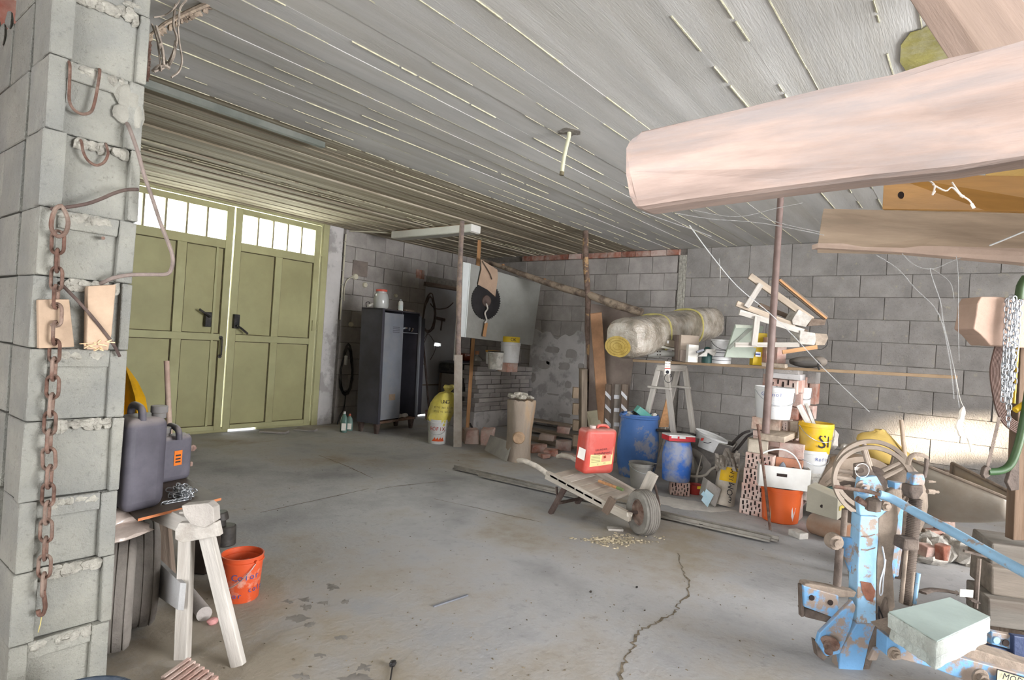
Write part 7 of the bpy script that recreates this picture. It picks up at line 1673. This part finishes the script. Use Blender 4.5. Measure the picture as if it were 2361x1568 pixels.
wheelrim('rear one of two big dusty flywheels behind the blue implement', 2012, 1096, 82, 3.45, -FWD*.95-RGT*.30+V3((0,0,.05)), .05, M_rim, 5)
wheelrim('front one of two big dusty flywheels behind the blue implement', 2012, 1112, 84, 3.15, -FWD*.95-RGT*.28+V3((0,0,.05)), .045, M_rim, 5)
mg = thing('guard_drum', 'round rusty-brown machine guard and belt drum behind the flywheels', 'machine', FL(1985, 1330))
c = P(1985,1150,4.75)
mb = MB(); ring = [P(1985+108*math.cos(a), 1165-112*math.sin(a), 4.75) for a in [math.pi*(k/24)*1.0 for k in range(25)]]+[P(1985-86*math.cos(a), 1165-70*math.sin(a), 4.75) for a in [math.pi*k/24 for k in range(25)]]
mb.prism(ring, FWD*.16); mb.build('guard_arch', MT('guard_brown', '8f7f70', .85, var=.18, scale=6, dirt='a9998a', amt=.6, bump=.3), mg)
mb = MB(); cc = P(1990,1165,4.85); mb.cyl(cc, cc+FWD*.22, .30, n=40); mb.build('drum', M_dirtyd, mg, bevel=.01, smooth=True)
for k, (x0, y0, x1, y1) in enumerate(((1905,1115,1960,1085),(1900,1130,1962,1100),(1908,1145,1960,1120))):
    mb = MB(); mb.tube(catmull([P(x0,y0,4.6), P((x0+x1)/2,(y0+y1)/2-5,4.58), P(x1,y1,4.6)], 4), .012, 8); mb.build('pipe', M_dirty, mg, smooth=True)
mb = MB(); mb.bar(P(1900,1128,4.55), P(1935,1122,4.55), .03, .02); mb.build('green_lever', MT('dark_teal', '33504b', .7), mg)
for s in (-1, 1): mb = MB(); e_ = P(1990+s*70,1195,4.85); f_ = e_.copy(); f_[2] = 0; mb.bar(f_, e_, .08, .05); mb.build('stand', M_dirtyd, mg)
# big dark casing right of the wheels, sunlit sack, stick
t = thing('engine_casing', 'dull brown curved engine casing between flywheels and spindle', 'machine part', FL(2060,1280))
c = P(2075,1160,3.75); mb = MB(); mb.lump(c, .16, .14, .26, .04, 20, 10, q=3); mb.build('casing', M_dirty, t, smooth=True)
mb = MB(); e_ = c.copy(); e_[2] = 0; mb.cyl(e_, c, .10, n=12); mb.build('pedestal', M_dirtyd, t)
dsk = 5.1; sb_ = P(2035,1040,dsk)
mb = MB(); vs = []
n = 18
for i, (r, z) in enumerate(((.24,-.13),(.25,-.03),(.22,.05),(.15,.11),(.07,.15),(.045,.165),(.055,.19))):
    for k in range(n):
        a = 2*math.pi*k/n; q_ = 1+random.uniform(-.10,.10); vs.append(sb_+RGT*(math.cos(a)*r*q_-.03+.10*(z < .0))+FWD*math.sin(a)*r*.6*q_+V3((0,0,z+random.uniform(-.015,.015)-.04*math.cos(a)*(r > .1))))
mb.add(vs, [(i*n+k, i*n+(k+1)%n, i*n+n+(k+1)%n, i*n+n+k) for i in range(6) for k in range(n)]+[tuple(range(n))[::-1], tuple(range(6*n, 7*n))])
mb.solo('sunlit_sack', MT('yellowish_sack', 'c2a55c', .75, var=.15, scale=5, dirt='8e7848', amt=.5, bump=.5, bscale=16), 'yellowish tied sack in the sun behind the flywheels', 'sack', sb_, smooth=True, subd=1)
mb = MB(); q_ = FL(2050,1200); bb_ = P(2060,1100,5.2); mb.obox((bb_[0], bb_[1], .22), RGT, FWD, (0,0,1), .42, .2, .22, .02); mb.solo('dusty_crate', M_wooddk, 'dusty low wooden crate under the sunlit sack, mostly hidden by the wheels', 'crate', (bb_[0], bb_[1], 0), bevel=.01)
a, b = P(2090,1085,4.95), P(2078,968,5.0); e_ = a+(a-b)*1.0; e_ = FL(2097,1160) if False else a+(a-b)*.9
mb = MB(); mb.cyl(P(2092,1110,4.95), b, .018, .016, 12); mb.solo('round_stake', MT('stake_wood', 'b3a08e', .85, var=.15), 'round pale stake standing up behind the flywheels beside the sack', 'stake', a, smooth=True)
lumps = [(1915,1012,'pale torn sack corner behind the yellow bucket', .06, M_woodw), (1948,1030,'crumpled pale paper beside the torn sack corner', .05, M_whited)]
for x, y, lab, r, m_ in lumps: mb = MB(); p = P(x, y, 5.2); mb.lump(p, r*1.3, r, r*1.6 if x < 1930 else r*.6, .3, 10, 6); mb.solo('paper_sack', m_, lab, 'sack', p, smooth=True)
mb = MB(); p = P(1930,1060,5.25); mb.box((p[0]-.2, p[1]-.22, 0), (p[0]+.25, p[1]+.30, p[2]+.01), .02); mb.solo('dusty_mound', M_dust, 'dusty brown heap of boards behind the grey carton', 'heap', (p[0], p[1], 0), bevel=.02)

# ------------------------------------------------------------------ galvanised trough and rubble at the right
ta, tb_2 = P(2122,1122,4.35), P(2342,1188,3.75)
t = thing('sheet_trough', 'long dusty galvanised sheet trough lying obliquely at the back right', 'trough', (ta[0], ta[1], 0))
axt = unit(tb_2-ta); Lt = np.linalg.norm(tb_2-ta); upt = unit(V3((0,0,1))-axt*axt[2]); sdt = np.cross(axt, upt)
if np.dot(sdt, FWD) > 0: sdt = -sdt
M_tr = MT('trough_sheet', '9d9488', .45, metal=.25, var=.12, scale=3, dirt='8b7a68', amt=.6, dscale=2, bump=.1, spec=.6)
def trf(u, v):
    r = .30*(1-u)**.8+.10; a = -.35+v*(math.pi+.5)
    p = ta+axt*Lt*u+upt*(.12-.05*u)
    return p+sdt*math.cos(a)*r*.75-upt*math.sin(a)*r*(.9 if True else 1)
mb = MB(); mb.grid(trf, 16, 18); o = mb.build('shell', M_tr, t, smooth=True); sm = o.modifiers.new('s', 'SOLIDIFY'); sm.thickness = .006
mb = MB(); mb.tube([trf(k/16, 1) for k in range(17)], .012, 8); mb.build('rolled_rim', M_dirty, t, smooth=True)
mb = MB(); mb.tube([trf(k/16, 0) for k in range(17)], .012, 8); mb.build('rolled_rim', M_dirty, t, smooth=True)
mb = MB(); mb.tube([trf(0, k/18) for k in range(19)], .012, 8); mb.build('end_bead', M_dirty, t, smooth=True)
# rubble
RB = [(2180,1145,30,58,'upright orange-red brick standing in the rubble before the trough',M_redbrick,4.25,.0),(2150,1180,46,22,'long reddish brick lying left in the rubble before the trough',M_redbrick,4.2,.4),(2205,1186,34,18,'broken pinkish brick right of the upright one',M_pinkbrick,4.2,.2),(2248,1190,36,13,'rounded pale stone on the right of the rubble before the trough',M_pinkbrick,4.1,.1),(2215,1208,60,20,'wide grey mortar lump in the middle of the rubble',M_dust,4.1,-.3),(2240,1222,40,20,'grey-brown stone below the rounded one',M_dirty,4.05,.2),(2135,1186,16,26,'small brown chunk beside the spindle in the rubble',M_dirty,4.15,.6),
      (2160,1238,22,12,'dark red half brick above the two loose bricks by the spindle',M_redbrick,3.9,-.3),(2172,1262,22,34,'long red brick lying nearest on the floor right of the spindle',M_redbrick,3.75,1.2),(2138,1262,30,26,'tan brick left of the long red one beside the spindle',M_pinkbrick,3.8,.3),(2134,1240,16,16,'small grey brick chunk behind the tan one by the spindle',M_dust,3.9,.1),(2268,1224,50,14,'flat brown board fragment at the right end of the rubble',M_wooddk,3.9,-.5)]
for x, y, w_, h, lab, m_, d, rt in RB:
    c = P(x, y, d); hh_ = h/FPX*d/2; c[2] = min(max(c[2], hh_), hh_+.11); ax = unit(RGT*math.cos(rt*.4)+FWD*math.sin(rt*.4)); az = unit(V3((0,0,1))-ax*.15*rt); ay = unit(np.cross(az, ax)); ww = w_/FPX*d/2
    mb = MB(); mb.obox(c, ax, ay, unit(np.cross(ax, ay)), ww, min(.05, ww), hh_, .008); mb.solo('broken_brick' if m_ in (M_redbrick, M_pinkbrick) else 'rubble_chunk', m_, lab, 'brick' if m_ in (M_redbrick, M_pinkbrick) else 'rubble', c, 'rubble before the trough', bevel=.006)
mb = MB()
for k in range(60):
    p = P(random.uniform(2120,2290), random.uniform(1195,1240), random.uniform(4.0,4.3)); r = random.uniform(.03,.07); p[2] = random.uniform(0, .10)*1.0
    mb.lump(p, r*1.4, r*1.2, max(r*.8, p[2]), .3, 7, 4, random.uniform(0,3))
o = mb.solo('rubble_bed', M_dust, 'fine grey rubble and dust heaped under the broken bricks at the right', 'rubble', FL(2200,1235)); o['kind'] = 'stuff'

# ------------------------------------------------------------------ stacked heavy timbers, right edge
labs = ['uppermost heavy grey timber of the pile at the right edge', 'middle heavy grey timber of the pile at the right edge', 'lowest heavy grey timber of the pile at the right edge']
for k, (yt, yb, x0) in enumerate(((1232,1282,2262),(1284,1352,2260),(1356,1420,2252))):
    d = 3.0-.05*k; mb = MB(); A = P(x0, (yt+yb)/2, d); Bd = unit(P(2361,(yt+yb)/2+14,d-.06)-A); h = (yb-yt)/FPX*d*.93
    mb.bar(A, A+Bd*1.3, .26, h, up=(0,0,1), j=.004); mb.solo('heavy_timber', MT('grey_timber%d' % (k % 2), '7e7870' if k != 1 else '877d72', .9, var=.25, scale=16, stretch=(.10,1,1), dirt='6b6056', amt=.7, dscale=7, bump=.6, bscale=40), labs[k], 'timber', A, 'heavy timbers at the right edge', bevel=.008)
mb = MB(); A = P(2300,1395,2.92); mb.bar(V3((A[0],A[1],0.0)), V3((A[0],A[1],max(.12, P(2300,1418,2.92)[2]))), .2, .3); mb.solo('timber_rest', M_wooddk, 'dark block carrying the pile of heavy timbers at the right edge', 'timber', (A[0],A[1],0))
tb2 = thing('iron_spike', 'thin dark iron spike leaning against the heavy timbers', 'spike', FL(2250,1450)); mb = MB(); mb.tube([P(2249,1402,2.66), P(2254,1330,2.68), P(2257,1288,2.7)], .010, 6); mb.build('shaft', M_dirtyd, tb2, smooth=True)
mb = MB(); mb.bar(P(2222,1270,2.7), P(2275,1284,2.7), .012, .010); mb.build('cross_nail', M_dirtyd, tb2)
mb = MB(); mb.obox(P(2228,1368,2.62), RGT, FWD, unit(V3((0,0,1))), .029, .002, .016); mb.solo('white_label', M_paper, 'small white paper label behind the pale cut block', 'label', P(2228,1368,2.62))
mb = MB(); mb.tube(catmull([P(2125,1366,2.6), P(2150,1360,2.66), P(2190,1364,2.68), P(2225,1374,2.66), P(2250,1388,2.6)], 4), .022, 8, flat=.25); mb.solo('bent_band', M_dirtyd, 'bent grey steel band behind the cut block', 'band', P(2190,1364,2.68), smooth=True)
# brown post standing on the timbers
a = P(2352,1243,2.88); b = P(2374,680,2.88); mb = MB(); mb.bar(a, b, .11, .05, up=-FWD); mb.solo('brown_post', MT('brown_post', '64503f', .85, var=.2, scale=22, stretch=(.1,1,1), dirt='a09080', amt=.4, bump=.3), 'brown wooden post standing on the heavy timbers at the right edge', 'post', a, bevel=.004)
mb = MB(); mb.prism(damp[0], (0,0,.004)); mb.build('damp_stain', MT('damp_stain', '8f8850', .8, var=.25, scale=6, dirt='a5a088', amt=.6, dscale=9), ceiling)
# ------------------------------------------------------------------ beams overhead
def wmat(key, col, dirt_, **k): return MT(key, col, .85, var=.13, scale=3.5, dirt=dirt_, amt=.55, dscale=3, bump=.4, bscale=35, **k)
bm = thing('big_beam', 'large pale pinkish timber beam crossing the upper right, closest to the camera', 'beam', P(1900,320,.85))
L0, L1 = P(1446,396,1.02), P(2750,175,.60)
q0 = [P(1480,300,1.02), P(1447,318,1.03), P(1434,350,1.03), P(1434,400,1.03), P(1440,450,1.02), P(1456,492,1.01)]
q1 = [P(1500,296,1.0), P(1480,300,1.0)]
fa = [P(1436,340,1.0), P(1448,315,1.0), P(1478,300,1.0), P(1700,245,.90), P(1900,195,.83), P(2060,163,.78), P(2160,130,.75), P(2361,92,.70), P(2760,20,.60), P(2760,322,.60), P(2361,360,.70), P(2200,388,.74), P(2000,408,.79), P(1800,434,.86), P(1600,461,.93), P(1460,482,1.0), P(1444,450,1.0), P(1436,400,1.0)]
beamdir = unit(np.cross(unit(L1-L0), (0,0,1))); beamdir = beamdir if np.dot(beamdir, FWD) > 0 else -beamdir
mb = MB(); mb.ax = unit(L1-L0); mb.prism(fa, beamdir*.065); beamo = mb.build('timber', MT('near_timber', 'ab968b', .85, var=.22, scale=22, stretch=(.12,1,1), dirt='918a88', amt=.75, dscale=12, dlo=.45, dhi=.60, bump=.35, bscale=40), bm, bevel=.013)
for (x, y, l, w_) in ((1710,300,16,3),(1762,318,14,3),(1781,305,16,3),(1888,250,28,5),(1912,245,24,6),(1930,248,30,5),(1965,250,24,5),(2030,262,16,4),(2158,196,14,5),(2186,181,5,4),(1875,270,22,4),(2140,222,12,4)):
    dd = 1.0-(x-1446)*.0003; dd = 1.0-(x-1478)/(2361-1478)*.30
    mb = MB(); mb.tube([P(x,y-l/2,dd-.003), P(x-2,y+l/2,dd-.003)], [w_*.0006, w_*.0003], 6, flat=.4); mb.build('dropping', M_paper, bm, smooth=True)
for pts in (((1630,300),(1640,318),(1655,330)),((1995,300),(2000,308),(1985,318))):
    mb = MB(); mb.tube([P(x,y,1.0-(x-1478)/883*.30-.0005) for x,y in pts], .0009, 5); mb.build('check_crack', M_wooddk, bm)
ba, bb2 = P(2180,-60,.92), P(2345,175,.845); bd_ = unit(ba-bb2); ba = bb2+bd_*((ZC-.02-bb2[2])/bd_[2]); mb = MB(); mb.bar(ba, bb2, .098, .05, up=-FWD); mb.solo('brace_timber', MT('brace_pink', 'a08b7e', .85, var=.2, scale=22, stretch=(.12,1,1), dirt='94806f', amt=.5, dscale=5, bump=.3), 'pinkish diagonal brace timber coming down behind the big beam, top right', 'timber', P(2260,50,.95), bevel=.003)
# boards on the rack
def rack(name, label, pts, d0, d1, th, mt, x0, x1, bevel=.003):
    q = [P(x, y, d0+(d1-d0)*(x-x0)/(x1-x0)) for x, y in pts]; n_ = unit(np.cross(q[1]-q[0], q[2]-q[1])); n_ = n_ if np.dot(n_, FWD) > 0 else -n_
    mb = MB(); mb.ax = unit(q[1]-q[0]); mb.prism(q, n_*th); return mb.solo(name, mt, label, 'board', q[0], 'boards on the rack under the ceiling', bevel=bevel)
rack('rack_board', 'lower grey-brown plank of the boards stored under the ceiling, its bottom edge lit', [(1898,480),(2361,492),(2600,498),(2600,596),(2361,572),(2070,562),(1886,560)], 2.3, 1.9, .04, MT('rack_plank', '998672', .85, var=.22, scale=20, stretch=(.10,1,1), dirt='7d6b5a', amt=.6, dscale=9, bump=.25), 1886, 2361)
mb = MB(); q = [P(1886,560,2.3), P(2083,562,2.14), P(2361,572,1.9), P(2600,596,1.72), P(2600,636,1.70), P(2361,606,1.88), P(2083,582,2.12), P(1886,571,2.28)]; mb.prism(q, V3((0,0,-.004))*0+FWD*.05); mb.solo('rack_board', MT('painted_lit_edge', 'b39d8e', .85, var=.12, scale=6, bump=.25), 'pale pink strip with painted light for the lit lower edge of the stored boards', 'board', q[0], 'boards on the rack under the ceiling', bevel=.003)  # paler colour paints the light on the plank's lower edge
rack('rack_board', 'orange-brown lacquered board lying on top of the grey-brown plank', [(2038,400),(2600,410),(2600,498),(2361,492),(2270,487),(2034,483)], 2.35, 2.05, .05, MT('orange_board', 'a87a3c', .5, var=.18, scale=18, stretch=(.10,1,1), dirt='8b612c', amt=.5, dscale=8, bump=.15, spec=.5), 2034, 2361)
mb = MB(); c = P(2078,450,2.303); mb.lathe([(.001,.003),(.010,.003),(.014,.0)], c, 14, axis=-FWD); o = mb.build('knot_hole', M_hole, None); pr = bpy.data.objects['rack_board.002']; o.parent = pr; o.matrix_parent_inverse = Matrix.LocRotScale(pr.location, pr.rotation_euler, None).inverted()
rack('rack_board', 'darker reddish board behind the orange-brown one at the right edge', [(2272,380),(2600,380),(2600,408),(2272,412)], 2.35, 2.1, .05, MT('yellow_board', 'b89a5c', .7, var=.15), 2034, 2361)
for n_, (x, y, d) in (('rack_post', (2640, 500, 1.80)), ('beam_post', (2790, 200, .66))):    # posts outside the frame that carry the stored boards and the big beam
    p = P(x, y, d); mb = MB(); mb.bar((p[0], p[1], 0), (p[0], p[1], ZC), .14, .14); struct(mb.build(n_, M_wood))
# ------------------------------------------------------------------ hanging block with chains, wire coil, saw
DH = 2.70
hb = thing('timber_end', 'pinkish broken timber end at the right edge draped with bright chains', 'timber', P(2300,740,DH))
mb = MB(); mb.prism([P(x,y,DH) for x,y in ((2262,684),(2300,684),(2361,690),(2480,694),(2480,806),(2361,802),(2300,797),(2284,797),(2262,772),(2244,758),(2250,728),(2253,700))], FWD*.12); mb.build('timber', MT('timber_pink', 'a98f7f', .85, var=.15, scale=5, dirt='9a8474', amt=.5, bump=.3), hb, bevel=.005)
dc = thing('draped_chains', 'bundle of bright galvanised chain strands draped over the timber end', 'chain', P(2332,690,DH-.03))
lk3 = link_mesh('link', .031, .019, .0028, M_galv, 8, 5)
for k, (x0, x1, y0, y1) in enumerate(((2322,2312,694,925),(2332,2316,686,905),(2340,2326,684,930),(2348,2330,686,915),(2352,2338,692,895),(2342,2325,700,978))):
    q_ = [P(x0,y0,DH-.025-.006*(k%3)), P((x0+x1)/2+2,(y0+y1)/2-40,DH-.03-.006*(k%3)), P(x1+3,(y0+y1)/2+40,DH-.03), P(x1,y1,DH-.03)]; chain(dc, q_, lk3, .0252, random.random(), math.pi/2, .3)
q_ = [P(2318,694,DH-.02), P(2335,684,DH), P(2355,692,DH-.02)]; chain(dc, q_, lk3, .024, .4)
wc3 = thing('wire_bundle', 'big coil of reddish-brown wire hanging behind the draped chains', 'wire coil', P(2350,900,DH+.1))
for k in range(7):
    o_ = k*2.2; mb = MB(); mb.tube(catmull([P(2298+o_*1.3,790,DH+.08), P(2284+o_*1.5,850,DH+.08), P(2290+o_*1.5,910,DH+.08), P(2304+o_*1.2,960-o_,DH+.08), P(2330+o_*.6,990-o_*1.5,DH+.08), P(2372,1004-o_*1.7,DH+.08), P(2420,980,DH+.1)], 5), .0045, 6); mb.build('strand', MT('copper_brown', '543f36', .7, var=.2), wc3, smooth=True)
sw = thing('bow_saw', 'green tubular bow saw hanging at the right edge with its blade upright', 'saw', P(2340,1000,DH-.05))
M_grn = MT('saw_green', '2f4a29', .5, var=.12, dirt='6a6a52', amt=.3, bump=.1)
mb = MB(); mb.tube(catmull([P(2382,830,DH-.06), P(2372,900,DH-.06), P(2362,960,DH-.06), P(2352,1010,DH-.06), P(2340,1050,DH-.06), P(2326,1075,DH-.06), P(2305,1086,DH-.06), P(2277,1088,DH-.06)], 5), .016, 10); mb.build('bow', M_grn, sw, smooth=True)
mb = MB(); mb.prism([P(x,y,DH-.07) for x,y in ((2270,1080),(2277,1074),(2286,1080),(2284,1098),(2272,1104),(2266,1095))], FWD*.02); mb.build('tensioner', M_dirtyd, sw, bevel=.003)
mb = MB(); A, Bq = P(2277,1076,DH-.06), P(2304,962,DH-.06); mb.bar(A, Bq, .014, .0015, up=-FWD); ax_ = Bq-A
for k in range(34): 
    p = A+ax_*(k+.5)/34; s = unit(np.cross(ax_, FWD)); mb.prism([p-s*.006, p-s*.0125+unit(ax_)*.002, p-s*.006+unit(ax_)*.005], FWD*.0015)
mb.build('blade', M_dirtyd, sw)
mb = MB(); mb.tube(catmull([P(2366,640,DH-.03), P(2354,660,DH-.03), P(2350,690,DH-.03)], 4), .018, 10); mb.solo('green_tube', M_grn, 'short piece of dark green tube above the draped chains', 'tube', P(2356,660,DH), smooth=True)
mb = MB(); mb.tube([P(2347,800,DH+.02), P(2342,870,DH+.02), P(2338,930,DH+.02)], .006, 7); mb.tube([P(2340,946,DH-.04), P(2372,926,DH-.04)], .014, 10); mb.solo('yellow_grip', MT('yellow_grip', 'c9a21f', .5, var=.1), 'yellow grip and strap hanging beside the draped chains', 'grip', P(2350,930,DH), smooth=True)
mb = MB(); mb.prism([P(x,y,DH-.02) for x,y in ((2344,1040),(2352,1020),(2350,1130),(2332,1132),(2322,1112))], FWD*.02); mb.solo('dark_bracket', M_dirtyd, 'dark steel bracket hanging below the green bow saw', 'bracket', P(2340,1090,DH), bevel=.003)
# ------------------------------------------------------------------ cobwebs on the right
M_wb = glass('web_thread', (.70,.69,.67), .9, .22)
def wline(pts, d, r): return ([P(x, y, d if not hasattr(d, '__len__') else d[0]+(d[1]-d[0])*i/(len(pts)-1)) for i, (x, y) in enumerate(pts)], r)
web('long slack cobweb thread from the big beam across the steel prop towards the floor', [wline([(1590,520),(1640,588),(1700,660),(1770,718),(1830,775),(1900,850),(2005,950)], (1.6,2.2), .0013), wline([(1658,596),(1661,625),(1660,648)], 1.62, .0008)], M_wb)
web('web strands fanning out below the stored boards at the right', [wline([(2020,588),(2070,620),(2110,665),(2165,725),(2190,830),(2200,920)], 2.0, .0016), wline([(2080,585),(2110,612),(2150,620),(2200,600),(2230,590)], 2.0, .0013), wline([(2145,618),(2150,640),(2170,700),(2175,740),(2200,850),(2212,940)], 1.95, .0013), wline([(2205,590),(2210,640),(2210,760),(2212,830)], 1.95, .0010), wline([(2150,620),(2190,650),(2200,690)], 1.95, .0009)], M_wb)
web('thick dusty web threads hanging under the big beam before the prop', [wline([(1480,488),(1540,510),(1600,530),(1640,545)], 1.2, .0008), wline([(1560,492),(1640,505),(1760,515),(1900,542)], 1.25, .0009), wline([(1600,485),(1700,500),(1790,480),(1850,468)], 1.3, .0006), wline([(1750,500),(1820,520),(1890,535)], 1.3, .0008)], M_wb)
web('white dust-coated web clump hanging under the right part of the big beam', [wline([(2140,415),(2155,428),(2150,450)], .86, .0013), wline([(2150,425),(2180,440),(2195,432),(2215,450),(2222,452)], .86, .0012), wline([(2195,420),(2215,448),(2235,462),(2245,478)], .86, .0012), wline([(2240,470),(2246,480)], .86, .0021), wline([(2155,440),(2152,446)], .86, .0020), wline([(2215,450),(2222,454)], .86, .0020)], MT('white_web', 'd8d0c6', .95, bump=0))
web('bright sunlit white web flake hanging free before the block wall at the right', [wline([(2222,938),(2218,960),(2214,985),(2222,1000)], 2.5, [.003,.007,.011,.013,.010,.013,.009,.014,.010,.012,.007,.006,.003]), wline([(2214,965),(2208,980),(2216,1002),(2228,1010)], 2.5, [.003,.006,.009,.006,.010,.011,.007,.010,.011,.008,.006,.005,.002]), wline([(2224,990),(2230,1005),(2236,1020),(2241,1042)], 2.5, .006), wline([(2222,938),(2214,920),(2206,880),(2200,850)], 2.5, .0007)], MT('white_web2', 'eee4d6', .95, bump=0))
web('slanting bright web thread at the right edge before the stored boards', [wline([(2282,566),(2310,555),(2361,534),(2400,518)], 1.3, .0018)], M_wb)
